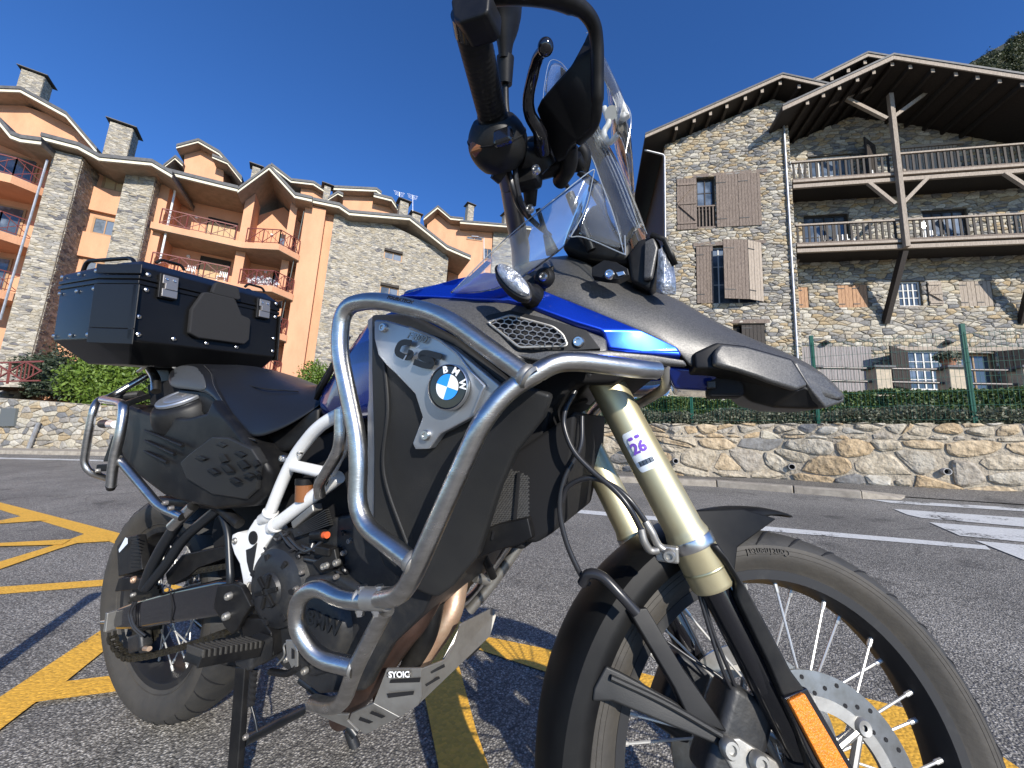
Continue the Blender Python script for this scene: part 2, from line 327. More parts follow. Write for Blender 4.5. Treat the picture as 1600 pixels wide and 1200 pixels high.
# ================================================================ stones by Voronoi cells
def clip(poly, p, n):
    out = []; m = len(poly)
    for i in range(m):
        a = poly[i]; b = poly[(i+1) % m]; da = (a[0]-p[0])*n[0]+(a[1]-p[1])*n[1]; db = (b[0]-p[0])*n[0]+(b[1]-p[1])*n[1]
        if da <= 0: out.append(a)
        if (da < 0 < db) or (db < 0 < da):
            t = da/(da-db); out.append((a[0]+(b[0]-a[0])*t, a[1]+(b[1]-a[1])*t))
    return out
def inpoly(p, poly):
    s = 0; c = False; j = len(poly)-1
    for i in range(len(poly)):
        if (poly[i][1] > p[1]) != (poly[j][1] > p[1]) and p[0] < (poly[j][0]-poly[i][0])*(p[1]-poly[i][1])/(poly[j][1]-poly[i][1])+poly[i][0]: c = not c
        j = i
    return c
def cells(poly, w, h, jit=.42, holes=(), drop=0., seeds=None, mixed=0.):
    """irregular stones about w x h filling a convex polygon, cut round rectangular holes"""
    xs = [p[0] for p in poly]; ys = [p[1] for p in poly]; x0, x1, y0, y1 = min(xs), max(xs), min(ys), max(ys)
    S = []; nr = int((y1-y0)/h)+3; nc = int((x1-x0)/w)+3
    for j in range(-1, nr):
        for i in range(-1, nc):
            if random.random() < drop: continue
            S.append((x0+(i+.5*(j % 2)+random.uniform(-jit, jit))*w, y0+(j+random.uniform(-jit, jit)*.75)*h))
            if random.random() < mixed: S.append((S[-1][0]+random.uniform(-.4, .4)*w, S[-1][1]+random.uniform(-.4, .4)*h))
    grid = {}
    for k, s in enumerate(S): grid.setdefault((int(math.floor(s[0]/w)), int(math.floor(s[1]/h))), []).append(k)
    out = []
    ccw = sum((poly[i][0]*poly[(i+1) % len(poly)][1]-poly[(i+1) % len(poly)][0]*poly[i][1]) for i in range(len(poly))) > 0
    for k, s in enumerate(S):
        if not (x0-w < s[0] < x1+w and y0-h < s[1] < y1+h): continue
        c = [(s[0]-2*w, s[1]-2*h), (s[0]+2*w, s[1]-2*h), (s[0]+2*w, s[1]+2*h), (s[0]-2*w, s[1]+2*h)]
        gi, gj = int(math.floor(s[0]/w)), int(math.floor(s[1]/h))
        for a in range(-2, 3):
            for b in range(-2, 3):
                for q in grid.get((gi+a, gj+b), ()):
                    if q == k: continue
                    t = S[q]; mx, my = (s[0]+t[0])/2, (s[1]+t[1])/2; nx, ny = (t[0]-s[0])/w/w, (t[1]-s[1])/h/h
                    c = clip(c, (mx, my), (nx, ny))
                    if len(c) < 3: break
                if len(c) < 3: break
            if len(c) < 3: break
        if len(c) < 3: continue
        for i in range(len(poly)):
            p, q = poly[i], poly[(i+1) % len(poly)]; n = (q[1]-p[1], p[0]-q[0]) if ccw else (p[1]-q[1], q[0]-p[0])
            c = clip(c, p, n)
            if len(c) < 3: break
        if len(c) < 3: continue
        for (a0, b0, a1, b1) in holes:
            if max(q[0] for q in c) <= a0 or min(q[0] for q in c) >= a1 or max(q[1] for q in c) <= b0 or min(q[1] for q in c) >= b1: continue
            cx = sum(q[0] for q in c)/len(c); cy = sum(q[1] for q in c)/len(c)
            dd = [(a0-cx, (a0, 0), (1, 0)), (cx-a1, (a1, 0), (-1, 0)), (b0-cy, (0, b0), (0, 1)), (cy-b1, (0, b1), (0, -1))]
            m_ = max(dd)
            if m_[0] < -.02: c = []; break
            c = clip(c, m_[1], m_[2])
            if len(c) < 3: break
        if len(c) < 3: continue
        ar = abs(sum(c[i][0]*c[(i+1) % len(c)][1]-c[(i+1) % len(c)][0]*c[i][1] for i in range(len(c))))/2
        if ar > w*h*.06: out.append((ar, c))
    return out
def chaikin(c, f=.22):
    out = []
    for i in range(len(c)):
        a, b = c[i], c[(i+1) % len(c)]; out += [(a[0]*(1-f)+b[0]*f, a[1]*(1-f)+b[1]*f), (a[0]*f+b[0]*(1-f), a[1]*f+b[1]*(1-f))]
    return out
def stone(mb, c, place, gap, proud, rough=.25, back=.0, bulge=.5, soft=0):
    """one stone: cell outline shrunk by the joint, edges worn back, face proud and uneven. place(s, z, n) -> 3-D"""
    cx = sum(q[0] for q in c)/len(c); cy = sum(q[1] for q in c)/len(c)
    # drop tiny edges
    if soft: c = chaikin([(q[0]+random.uniform(-soft, soft), q[1]+random.uniform(-soft, soft)*.7) for q in c], random.uniform(.16, .3))
    c = [q for i, q in enumerate(c) if math.dist(q, c[i-1]) > gap*1.2]
    if len(c) < 3: return
    def sh(q, d):
        L = math.hypot(q[0]-cx, q[1]-cy); f = max(.35, 1-d/max(L, 1e-6)); return (cx+(q[0]-cx)*f, cy+(q[1]-cy)*f)
    pr = proud*random.uniform(.55, 1.2); tx, ty = random.uniform(-rough, rough), random.uniform(-rough, rough); n = len(c)
    size = max(math.hypot(q[0]-cx, q[1]-cy) for q in c)
    r0 = [sh(q, gap) for q in c]; e = min(proud*.8, size*.3); r1 = [sh(q, gap+e*random.uniform(.6, 1.4)) for q in c]
    def hh(q, k): return pr*k*(1+((q[0]-cx)*tx+(q[1]-cy)*ty)/size*.9)*random.uniform(.85, 1.12)
    vs = [place(q[0], q[1], -back) for q in r0]+[place(q[0], q[1], hh(q, .55)) for q in r0]+[place(q[0], q[1], hh(q, .95)) for q in r1]+[place(cx+random.uniform(-.2, .2)*size, cy+random.uniform(-.2, .2)*size*.5, pr*(1+bulge*random.uniform(0, .5)))]
    ccw = sum((c[i][0]*c[(i+1) % n][1]-c[(i+1) % n][0]*c[i][1]) for i in range(n)) > 0
    fs = []
    for i in range(n):
        j = (i+1) % n
        for A, B in ((0, n), (n, 2*n)): fs.append((A+i, A+j, B+j, B+i))
        fs.append((2*n+i, 2*n+j, 3*n))
    if not ccw: fs = [f[::-1] for f in fs]
    mb.add(vs, fs)
STONE_COLS = [(.40, .35, .27), (.31, .29, .26), (.46, .42, .34), (.20, .195, .185), (.35, .285, .19), (.34, .32, .28), (.50, .465, .39), (.26, .24, .21), (.43, .36, .245), (.17, .17, .17), (.38, .355, .30), (.39, .30, .18), (.32, .285, .22), (.45, .41, .32)]
m_rubble = mat('rubble_stone', (1, 1, 1), .85, rnd_cols=STONE_COLS, c2=(.55, .52, .48), ns=14, bump=.7, bs=22, contrast=(.4, .75), bdist=.02)
m_big = mat('boulder_stone', (1, 1, 1), .85, rnd_cols=[(.45, .385, .285), (.47, .35, .21), (.50, .43, .32), (.40, .36, .29), (.46, .40, .30), (.51, .40, .26), (.37, .33, .27), (.49, .44, .35)], c2=(.45, .42, .38), ns=9, bump=1., bs=16, contrast=(.38, .72), bdist=.035)
m_slate = mat('dark_stone', (.075, .075, .08), .75, c2=(.14, .13, .13), ns=5, bump=.5, bs=20)
m_mortar = mat('mortar', (.40, .35, .27), .95, c2=(.27, .23, .175), ns=7, bump=1., bs=24, bdist=.03)
m_mortar_dark = mat('dark_mortar', (.15, .125, .09), .95, c2=(.08, .07, .05), ns=4, bump=.8, bs=15)

# ---------------------------------------------------------------- low rubble retaining wall, right
WT = .0
def wall_pt(i, z): return V((wb[i].x, wb[i].y, z))
wl = []; acc = 0
for i, p in enumerate(wb): wl.append(acc); acc += (wb[i+1]-p).xy.length if i < len(wb)-1 else 0
def wall_at(s, z, n):
    i = 0
    while i < len(wl)-2 and s > wl[i+1]: i += 1
    d = (wb[i+1]-wb[i]); d.z = 0; L = d.length; d /= L; nn = V((d.y, -d.x, 0))
    q = wb[i]+d*(s-wl[i]); return V((q.x, q.y, z))+nn*n
def wtop(u, v):        # wall top height from the photograph
    return None
hs = []
for u, vt, k in ((1056, 661, 3), (1320, 662, 5), (1600, 664, 7)):
    dd = B3.inverted() @ ray(u, vt); t = ((wb[k]-CB).xy.length)/(dd.xy.length); hs.append(CB.z+dd.z*t)
WTOP = sum(hs)/3; print('wall height', hs, 'dist', wb[5], wl)
rw = thing('stone_wall', 'low retaining wall of big irregular beige and ochre boulders set in mortar beside the pavement', 'wall', mw=BM)
mb = MB()
for i in range(len(wb)-1):
    a, b = wall_pt(i, -.2), wall_pt(i+1, -.2); d = (b-a).normalized(); nn = V((-d.y, d.x, 0))
    mb.prism([a, b, b+nn*.35, a+nn*.35], (0, 0, WTOP+.2+random.uniform(-.01, .01)))
mb.build('mortar', m_mortar, rw, world=False)
pipes_px = [(1056, 720), (1238, 729), (1475, 736)]
pipes = []
for u, v in pipes_px:
    d = B3.inverted() @ ray(u, v); best = None
    for k in range(400):
        s = wl[-1]*k/400; q = wall_at(s, 0, 0); e = abs(math.atan2(q.y-CB.y, q.x-CB.x)-math.atan2(d.y, d.x))
        if best is None or e < best[0]: best = (e, s, CB.z+d.z*(q-CB).xy.length/d.xy.length)
    pipes.append((best[1], best[2]))
hol = [(s-.06, z-.06, s+.06, z+.06) for s, z in pipes]
random.seed(23)
cl = []
cl += cells([(0, KH-.02), (wl[-1], KH-.02), (wl[-1], WTOP-.22), (0, WTOP-.22)], .52, .30, .46, hol, .06, mixed=.45)
cl += cells([(0, WTOP-.24), (wl[-1], WTOP-.24), (wl[-1], WTOP+.02), (0, WTOP+.02)], .27, .16, .42, (), .05, mixed=.2)
for ar, c in cl:
    m_ = MB(); stone(m_, c, wall_at, random.uniform(.008, .034), .040 if ar > .03 else .028, .3, .01, .6, .022 if ar > .03 else .010)
    if m_.v: m_.build('stone', m_big if random.random() > .12 else m_rubble, rw, world=False)
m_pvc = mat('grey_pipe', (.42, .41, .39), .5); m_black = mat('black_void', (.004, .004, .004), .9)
for s, z in pipes:
    pp = wall_at(s, z, 0); q = wall_at(s, z, .07); ax = (q-pp).normalized()
    t = MB(); t.lathe([(.045, -.1), (.045, .075), (.038, .075), (.038, -.1)], pp, ax, 24, closed=True).build('drain_pipe', m_pvc, rw, world=False, smooth=True)
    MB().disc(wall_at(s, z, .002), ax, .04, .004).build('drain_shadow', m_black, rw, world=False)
# bank behind the wall, carrying hedge, fence and house
def lift(o): o.matrix_world = BM; return o
m_soil = mat('soil', (.10, .08, .05), .95, c2=(.16, .13, .08), ns=4, bump=.6)
bank = MB(); wn_ = [wall_at(s, WTOP-.03, -.3) for s in (0, wl[-1]*.33, wl[-1]*.66, wl[-1])]
far = [p+V((-2, 26, .0)) for p in wn_]
bank.grid([wn_, [p+V((0, 1.4, .02)) for p in wn_], far]); o = bank.build('terrace_ground', m_soil); lift(o); struct(o)
if o.data.polygons[0].normal.z < 0: o.data.flip_normals()

# ================================================================ leaves
def leafcloud(name, blobs, n, size, m, parent=None, seed=1, shell=.55, M4=None, flatn=0):
    """leaf-sized quads spread through ellipsoids [(centre, radii)]"""
    r = np.random.default_rng(seed); w = np.array([b[1][0]*b[1][1]+b[1][1]*b[1][2]+b[1][0]*b[1][2] for b in blobs]); w = w/w.sum()
    k = r.choice(len(blobs), n, p=w); C = np.array([tuple(b[0]) for b in blobs])[k]; Rr = np.array([tuple(b[1]) for b in blobs])[k]
    d = r.normal(size=(n, 3)); d /= np.linalg.norm(d, axis=1, keepdims=True); rad = (shell+(1.06-shell)*r.random(n)**.6)[:, None]
    wob = 1+.16*np.sin(d[:, :1]*9+k[:, None])*np.cos(d[:, 1:2]*8)+.1*r.normal(size=(n, 1))
    P = C+d*Rr*rad*wob
    a = r.normal(size=(n, 3)); a /= np.linalg.norm(a, axis=1, keepdims=True); b = np.cross(a, d+.6*r.normal(size=(n, 3))); b /= np.linalg.norm(b, axis=1, keepdims=True)
    s = size*(.6+.8*r.random(n))[:, None]
    vs = np.stack([P-a*s, P+b*s*.45, P+a*s, P-b*s*.45], 1).reshape(-1, 3)
    return quadmesh(name, vs, m, parent, M4)
def quadmesh(name, vs, m, parent=None, M4=None):
    n = len(vs)//4; me = bpy.data.meshes.new(name); me.vertices.add(4*n); me.vertices.foreach_set('co', np.ascontiguousarray(vs, dtype=np.float32).ravel())
    me.loops.add(4*n); me.loops.foreach_set('vertex_index', np.arange(4*n, dtype=np.int32)); me.polygons.add(n); me.polygons.foreach_set('loop_start', np.arange(0, 4*n, 4, dtype=np.int32))
    me.update(calc_edges=True); me.materials.append(m); o = bpy.data.objects.new(name, me); COL.objects.link(o); WM[o.name] = Matrix.Identity(4)
    if parent is not None: o.parent = parent; o.matrix_parent_inverse = WM[parent.name].inverted() if M4 is None else Matrix.Identity(4)
    elif M4 is not None: o.matrix_world = M4
    return o
def leafmat(name, c, c2, r=.55):
    mt, nt, p, N = nodes(name); L = nt.links.new
    geo = N('NewGeometry'); rp = N('ValToRGB'); rp.color_ramp.elements[0].color = c4(c); rp.color_ramp.elements[1].color = c4(c2); L(geo.outputs['Random Per Island'], rp.inputs[0])
    L(rp.outputs[0], p.inputs['Base Color']); p.inputs['Roughness'].default_value = r
    tr = N('BsdfTranslucent'); L(rp.outputs[0], tr.inputs[0]); ms = N('MixShader'); ms.inputs[0].default_value = .25
    L(p.outputs[0], ms.inputs[1]); L(tr.outputs[0], ms.inputs[2]); L(ms.outputs[0], nt.nodes['Material Output'].inputs[0]); return mt
m_hedge = leafmat('hedge_leaf', (.035, .065, .015), (.14, .20, .05)); m_shrub = leafmat('shrub_leaf', (.05, .065, .04), (.20, .20, .13))
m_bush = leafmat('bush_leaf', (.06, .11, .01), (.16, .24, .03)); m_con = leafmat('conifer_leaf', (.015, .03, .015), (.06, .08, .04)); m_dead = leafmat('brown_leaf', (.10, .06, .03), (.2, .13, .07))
m_bark = mat('bark', (.10, .07, .045), .9, c2=(.05, .035, .025), ns=20, bump=.6)
def boxleaves(name, s0, s1, z0, z1, n0, n1, count, size, m, seed, wav=.05):
    r = np.random.default_rng(seed); vs = []
    for k in range(count):
        s = s0+(s1-s0)*r.random(); f = r.random(); tp = .45
        if f < tp: z = z1; n = n0+(n1-n0)*r.random()
        else: z = z0+(z1-z0)*r.random(); n = n1
        z += wav*math.sin(s*3.1)*.6+wav*math.sin(s*7.7)*.5+r.normal()*wav*.5; n += r.normal()*wav*.6-.02*r.random()+wav*math.sin(s*5+z*8)*.4
        p = wall_at(s, z, n); a = V(r.normal(size=3)).normalized(); b = a.cross(V(r.normal(size=3))).normalized(); q = size*(.6+.8*r.random())
        vs += [p-a*q, p+b*q*.5, p+a*q, p-b*q*.5]
    return quadmesh(name, np.array([tuple(v) for v in vs]), m, None, BM)
hg = boxleaves('hedge', .2, wl[-1], WTOP-.1, WTOP+.52, -1.25, -.75, 26000, .028, m_hedge, 3, .03)
tag(hg, 'clipped dark green hedge running behind the green wire fence', 'hedge')
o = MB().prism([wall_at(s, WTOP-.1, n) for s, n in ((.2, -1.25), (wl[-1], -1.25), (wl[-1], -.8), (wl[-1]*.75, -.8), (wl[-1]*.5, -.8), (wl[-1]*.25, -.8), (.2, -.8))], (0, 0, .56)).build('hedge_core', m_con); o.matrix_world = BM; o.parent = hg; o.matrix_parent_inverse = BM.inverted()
sh = boxleaves('ground_shrubs', .1, wl[-1], WTOP-.05, WTOP+.18, -.75, -.12, 22000, .024, m_shrub, 5, .06); sh['kind'] = 'stuff'; sh['label'] = 'low grey-green creeping shrubs spilling along the wall top'
# ================================================================ FACADE FRAMES
class Frame:
    """vertical plane through a point, horizontal direction e, normal n towards the viewer; (s, z, n) coordinates"""
    def __init__(s, u, v, Y, ang):
        r = ray(u, v); s.O = CAM+r*(Y/r.y); s.e = V((math.cos(ang), math.sin(ang), 0)); s.n = V((s.e.y, -s.e.x, 0))
        if s.n.y > 0: s.n = -s.n
    def P(s, a, z, n=0.): return V((s.O.x, s.O.y, 0))+s.e*a+s.n*n+V((0, 0, z))
    def at(s, u, v, n=0.):
        r = ray(u, v); q = V((s.O.x, s.O.y, 0))+s.n*n; t = (q-CAM).dot(s.n)/r.dot(s.n); p = CAM+r*t
        return (p-q).dot(s.e), p.z
    def nat(s, u, v, a):
        """n of the point seen at (u, v) on the vertical plane s = a"""
        r = ray(u, v); q = s.P(a, 0); t = (q-CAM).dot(s.e)/r.dot(s.e); p = CAM+r*t
        return (p-q).dot(s.n), p.z
    def box(s, mb, a0, z0, a1, z1, n0, n1):
        a0, a1 = min(a0, a1), max(a0, a1); z0, z1 = min(z0, z1), max(z0, z1)
        return mb.prism([s.P(a0, z0, n1), s.P(a1, z0, n1), s.P(a1, z1, n1), s.P(a0, z1, n1)], s.n*(n0-n1))
    def pbox(s, mb, u0, v0, u1, v1, n0, n1):
        a0, z0 = s.at(u0, v0, n1); a1, z1 = s.at(u1, v1, n1); return s.box(mb, a0, z0, a1, z1, n0, n1)
    def prism(s, mb, poly, n0, n1): return mb.prism([s.P(a, z, n1) for a, z in poly], s.n*(n0-n1))
    def bar(s, mb, p, q, w, h=None): return mb.bar(s.P(*p), s.P(*q), w, h)
def strip(line, th):
    """polyline (s, z) thickened downwards"""
    return list(line)+[(a, z-th) for a, z in reversed(line)]
m_wood = mat('weathered_wood', (.225, .175, .14), .8, c2=(.075, .055, .042), ns=12, stretch=(6, 6, .8), bump=.4, bs=60, rnd=.22)
m_woodl = mat('pale_wood', (.36, .30, .24), .8, c2=(.22, .18, .14), ns=9, stretch=(5, 5, .8), bump=.3, bs=60, rnd=.2)
m_woodo = mat('warm_wood', (.42, .24, .12), .7, c2=(.25, .13, .07), ns=9, stretch=(5, 5, .8), bump=.3, bs=60, rnd=.15)
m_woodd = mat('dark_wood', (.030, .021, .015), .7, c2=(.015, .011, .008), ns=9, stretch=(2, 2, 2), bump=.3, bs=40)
m_grey_pl = mat('grey_boards', (.30, .27, .26), .8, c2=(.20, .18, .17), ns=9, stretch=(5, 5, .6), bump=.3, rnd=.12)
m_iron = mat('dark_iron', (.02, .02, .02), .6)
m_galv = mat('galvanised_pipe', (.42, .43, .44), .45, m=.6, c2=(.3, .3, .31), ns=6)
m_glass = mat('window_glass', (.05, .065, .08), .06, c2=(.14, .17, .21), ns=.8, contrast=(.45, .6), spec=.9)
m_curtain = mat('curtain', (.6, .62, .62), .9, c2=(.35, .38, .4), ns=3, stretch=(6, 6, .5))
m_wfr = mat('window_frame_wood', (.34, .20, .10), .6)
m_wfrw = mat('pale_window_frame', (.55, .54, .5), .6)
m_slab = mat('slate_roof', (.05, .05, .052), .6, c2=(.09, .09, .09), ns=5, bump=.4)
m_green = mat('green_fence_paint', (.006, .075, .045), .4)
m_stonepil = mat('pillar_stone', (.46, .38, .27), .8, c2=(.34, .29, .22), ns=9, bump=.4)

HR = Frame(1235, 300, 17, -math.radians(11.8))
zg = HR.at(1300, 640, 0)[1]-.6
hr = thing('stone_house', 'large rustic house of irregular rubble stone with wooden balconies, wood shutters and braced timber gables', 'house', loc=HR.P(0, zg, 0))
def masonry(fr, root, poly, n, w, h, hol, m=m_rubble, mort=m_mortar_dark, thick=.4, gap=.012, proud=.035, limit=0, drop=.05, mixed=.35, dark=0., name='stone'):
    """backing wall (cut round the openings) faced with separate stones; poly convex in (s, z)"""
    xs = sorted({min(p[0] for p in poly), max(p[0] for p in poly)} | {x for q in hol for x in (q[0], q[2])})
    zs = sorted({min(p[1] for p in poly), max(p[1] for p in poly)} | {x for q in hol for x in (q[1], q[3])})
    mb = MB(); ccw = sum((poly[i][0]*poly[(i+1) % len(poly)][1]-poly[(i+1) % len(poly)][0]*poly[i][1]) for i in range(len(poly))) > 0
    for i in range(len(xs)-1):
        for j in range(len(zs)-1):
            cx, cz = (xs[i]+xs[i+1])/2, (zs[j]+zs[j+1])/2
            if any(q[0] < cx < q[2] and q[1] < cz < q[3] for q in hol): continue
            c = [(xs[i], zs[j]), (xs[i+1], zs[j]), (xs[i+1], zs[j+1]), (xs[i], zs[j+1])]
            for k in range(len(poly)):
                p, q = poly[k], poly[(k+1) % len(poly)]; c = clip(c, p, (q[1]-p[1], p[0]-q[0]) if ccw else (p[1]-q[1], q[0]-p[0]))
                if len(c) < 3: break
            if len(c) >= 3: fr.prism(mb, c, n-thick, n)
    mb.build('wall', mort, root)
    cl = cells(poly, w, h, .42, hol, drop, mixed=mixed)
    cl.sort(key=lambda t: -t[0]); rest = MB(); dk = MB()
    for k, (ar, c) in enumerate(cl):
        isd = dark and random.random() < dark
        if k < limit and not isd:
            q = MB(); stone(q, c, lambda a, z, d: fr.P(a, z, n+d), gap, proud, .25, .01)
            if q.v: q.build(name, m, root)
        else: stone(dk if isd else rest, c, lambda a, z, d: fr.P(a, z, n+d), gap, proud, .25, .01)
    if rest.v: rest.build('stonework', m, root, stuff=True)
    if dk.v: dk.build('dark_stonework', m_slate, root, stuff=True)
def plank_panel(fr, root, name, a0, z0, a1, z1, n0, n1=None, m=m_wood, pw=.14, th=.04, brace=True, strap=True, label=None):
    """shutter of separate planks; n0 at a0 side, n1 at a1 side (ajar when they differ)"""
    n1 = n0 if n1 is None else n1; fm = MB(); L = abs(a1-a0); k = max(2, int(round(L/pw)))
    A = fr.P(a0, z0, n0); B = fr.P(a1, z0, n1); d = (B-A); up = V((0, 0, z1-z0)); nn = d.normalized().cross(V((0, 0, 1)));
    if nn.dot(fr.n) < 0: nn = -nn
    fm.prism([A, B, B+up, A+up], -nn*th*.5)
    panel = fm.build(name, m_woodd, root, label=label)
    for i in range(k):
        p = A+d*((i+.04)/k); q = A+d*((i+.96)/k); j = random.uniform(0, .008)
        MB().prism([p, q, q+up, p+up], nn*(th*.5+j)).build('plank', m, panel)
    f2 = MB()
    if brace:
        for z in (.12, .5, .88): f2.bar(A+up*z+nn*(th*.5+.022)+d*.03, A+up*z+nn*(th*.5+.022)+d*.97, .03, .10)
        f2.bar(A+up*.86+nn*(th*.5+.02)+d*.9, A+up*.54+nn*(th*.5+.02)+d*.08, .02, .09, up=nn)
        f2.bar(A+up*.46+nn*(th*.5+.02)+d*.08, A+up*.16+nn*(th*.5+.02)+d*.9, .02, .09, up=nn)
        f2.build('ledge', m, panel)
    elif strap:
        for z in (.15, .85): MB().bar(A+up*z+nn*(th*.5+.012), A+up*z+nn*(th*.5+.012)+d*.45, .008, .04).build('hinge_strap', m_iron, panel)
    return panel
def window(fr, root, a0, z0, a1, z1, n, mull=2, rows=3, fm=m_wfr, gl=m_glass, fw=.07, name='window', curtain=False, sill=None):
    f = MB(); fr.box(f, a0, z0, a0+fw, z1, n-.06, n); fr.box(f, a1-fw, z0, a1, z1, n-.06, n); fr.box(f, a0+fw, z0, a1-fw, z0+fw, n-.06, n); fr.box(f, a0+fw, z1-fw, a1-fw, z1, n-.06, n)
    W = (a1-a0-2*fw); H = z1-z0-2*fw
    for i in range(1, mull): x = a0+fw+W*i/mull; fr.box(f, x-.025, z0+fw, x+.025, z1-fw, n-.05, n-.008)
    for i in range(1, rows): z = z0+fw+H*i/rows; fr.box(f, a0+fw, z-.015, a1-fw, z+.015, n-.045, n-.015)
    w = f.build(name, fm, root)
    for i in range(mull):
        for j in range(rows):
            x0, x1 = a0+fw+W*i/mull, a0+fw+W*(i+1)/mull; y0, y1 = z0+fw+H*j/rows, z0+fw+H*(j+1)/rows
            q = MB(); fr.box(q, x0, y0, x1, y1, n-.04, n-.034-.004*random.random()); q.build('pane', gl, w)
    if curtain:
        q = MB(); fr.box(q, a0, z0, a0+W*.4, z1, n-.12, n-.10); fr.box(q, a1-W*.4, z0, a1, z1, n-.12, n-.10); q.build('curtain', m_curtain, w)
    if sill:
        q = MB(); fr.box(q, a0-.1, z0-.08, a1+.1, z0-.003, n-.05, n+sill); q.build('sill', m_woodl, w)
    return w
# --- roof lines (s, z)
NB = 1.45
HL = Frame(1235, 300, 17, -math.radians(11.8)); HL.O = HL.O+HL.n*NB
RA = [HR.at(1008, 212, NB+.9), HR.at(1222, 118, NB+.9), HR.at(1300, 135, NB+.9)]
RB2 = [HR.at(1222, 168, 2.75), HR.at(1395, 88, 2.75), HR.at(1900, 166, 2.75)]
RC = [HR.at(1262, 131, 2.2), HR.at(1355, 85, 2.2), HR.at(1420, 96, 2.2)]
def roofline(L, a):
    for p, q in zip(L, L[1:]):
        if p[0] <= a <= q[0]: return p[1]+(q[1]-p[1])*(a-p[0])/(q[0]-p[0])
    return L[-1][1]
aL = HL.at(1038, 300, 0)[0]; aM = HL.at(1240, 330, 0)[0]; aR = aM+17
# --- openings
def rect(fr, u0, v0, u1, v1, n=0.):
    a0, z1 = fr.at(u0, (v0), n); a1, z0 = fr.at(u1, v1, n); return (a0, z0, a1, z1)
Rw1 = rect(HL, 1057, 281, 1188, 355); Ro1 = rect(HL, 1088, 279, 1118, 356)
Rw2 = rect(HL, 1087, 386, 1192, 473); Rw3 = rect(HL, 1145, 507, 1196, 540)
S1 = rect(HR, 1245, 449, 1264, 481); S2 = rect(HR, 1308, 446, 1357, 480); W3 = rect(HR, 1402, 440, 1442, 478); S4 = rect(HR, 1446, 441, 1472, 478); S5 = rect(HR, 1497, 440, 1553, 478)
FW = rect(HR, 1417, 548, 1479, 610); FO = rect(HR, 1500, 552, 1562, 610); SG = rect(HR, 1250, 542, 1365, 620)
D1 = rect(HR, 1262, 246, 1335, 300); D2 = rect(HR, 1405, 236, 1500, 298); D3 = rect(HR, 1255, 338, 1330, 400); D4 = rect(HR, 1440, 330, 1520, 400)
holes = [S1, S2, W3, S5, FW, FO, D1, D3, D4]
random.seed(11)
polyL = [(aL, zg), (aM-.01, zg), (aM-.01, roofline(RA, aM)-.35), (RA[1][0], RA[1][1]-.35), (aL, roofline(RA, aL)-.3)]
masonry(HL, hr, polyL, 0, .33, .15, [Ro1, Rw2, Rw3], limit=170, proud=.06, gap=.012)
zR = RB2[1][1]
polyR = [(aM, zg), (aR, zg), (aR, roofline(RB2, aR)-.8), (RB2[1][0], RB2[1][1]-.3), (aM, roofline(RB2, aM)-.25)]
masonry(HR, hr, polyR, 0, .38, .17, holes, limit=130, proud=.06, gap=.012)
# left side wall (receding) and inside
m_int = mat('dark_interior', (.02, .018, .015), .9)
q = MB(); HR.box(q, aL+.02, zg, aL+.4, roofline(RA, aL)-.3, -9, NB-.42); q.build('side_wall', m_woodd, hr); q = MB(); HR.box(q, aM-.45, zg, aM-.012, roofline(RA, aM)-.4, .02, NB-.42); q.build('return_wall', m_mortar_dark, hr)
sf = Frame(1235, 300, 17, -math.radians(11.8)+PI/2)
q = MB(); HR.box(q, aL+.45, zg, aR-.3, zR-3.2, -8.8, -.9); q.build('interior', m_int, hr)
# roofs
def roof(line, nf, nb, th, name='roof', fascia=m_woodl, over=.05):
    q = MB(); HR.prism(q, strip(line, th), nb, nf); rr = q.build(name, m_woodd, hr)
    q = MB(); HR.prism(q, strip([(a, z+.09) for a, z in line], .085), nb, nf+.08); q.build('slate_covering', m_slab, rr)
    for p, s in zip(line, line[1:]):
        f = MB(); HR.prism(f, [p, s, (s[0], s[1]-th-.03), (p[0], p[1]-th-.03)], nf+.004, nf+.05); f.build('bargeboard', fascia, rr)
    return rr
r1 = roof(RA, NB+.9, -9, .12); r2 = roof(RB2, 2.75, -8.5, .16); r3 = roof(RC, 2.2, -8, .12)
def purlins(line, u_list, nf, nb, par, drop=.16, sz=(.13, .2), mm=m_woodd):
    for u in u_list:
        best = None
        for k in range(200):
            t = k/199; a = line[0][0]+(line[-1][0]-line[0][0])*t; pa = HR.P(a, roofline(line, a), nf); pc = MW.inverted() @ (pa-CAM); uu = 800+FPX*pc.x/pc.z
            if best is None or abs(uu-u) < best[0]: best = (abs(uu-u), a)
        a = best[1]; z = roofline(line, a)-drop-sz[1]/2
        q = MB(); q.bar(HR.P(a, z, nb), HR.P(a, z, nf-.12), sz[0], sz[1]); pu = q.build('purlin', mm, par, bevel=.02); q = MB(); q.bar(HR.P(a, z, nf-.115), HR.P(a, z, nf-.09), sz[0]-.01, sz[1]-.01); q.build('lit_end', m_woodl, pu)  # roof shade painted in as dark wood, sunlight on the ends as pale wood
purlins(RA, (1058, 1085, 1111, 1137, 1165, 1192, 1220, 1250), NB+.9, NB-.1, r1)
purlins(RB2, (1262, 1287, 1313, 1340, 1366, 1395, 1425, 1460, 1495, 1530, 1566, 1600), 2.75, -.1, r2)
purlins(RC, (1276, 1301, 1327, 1353), 2.2, -.1, r3)
q = MB(); q.bar(HR.P(*(HR.at(1241, 186, 1.5)), 1.5), HR.P(*(HR.at(1372, 130, 1.5)), 1.5), .12, .2); q.build('inner_bargeboard', m_woodl, r2)
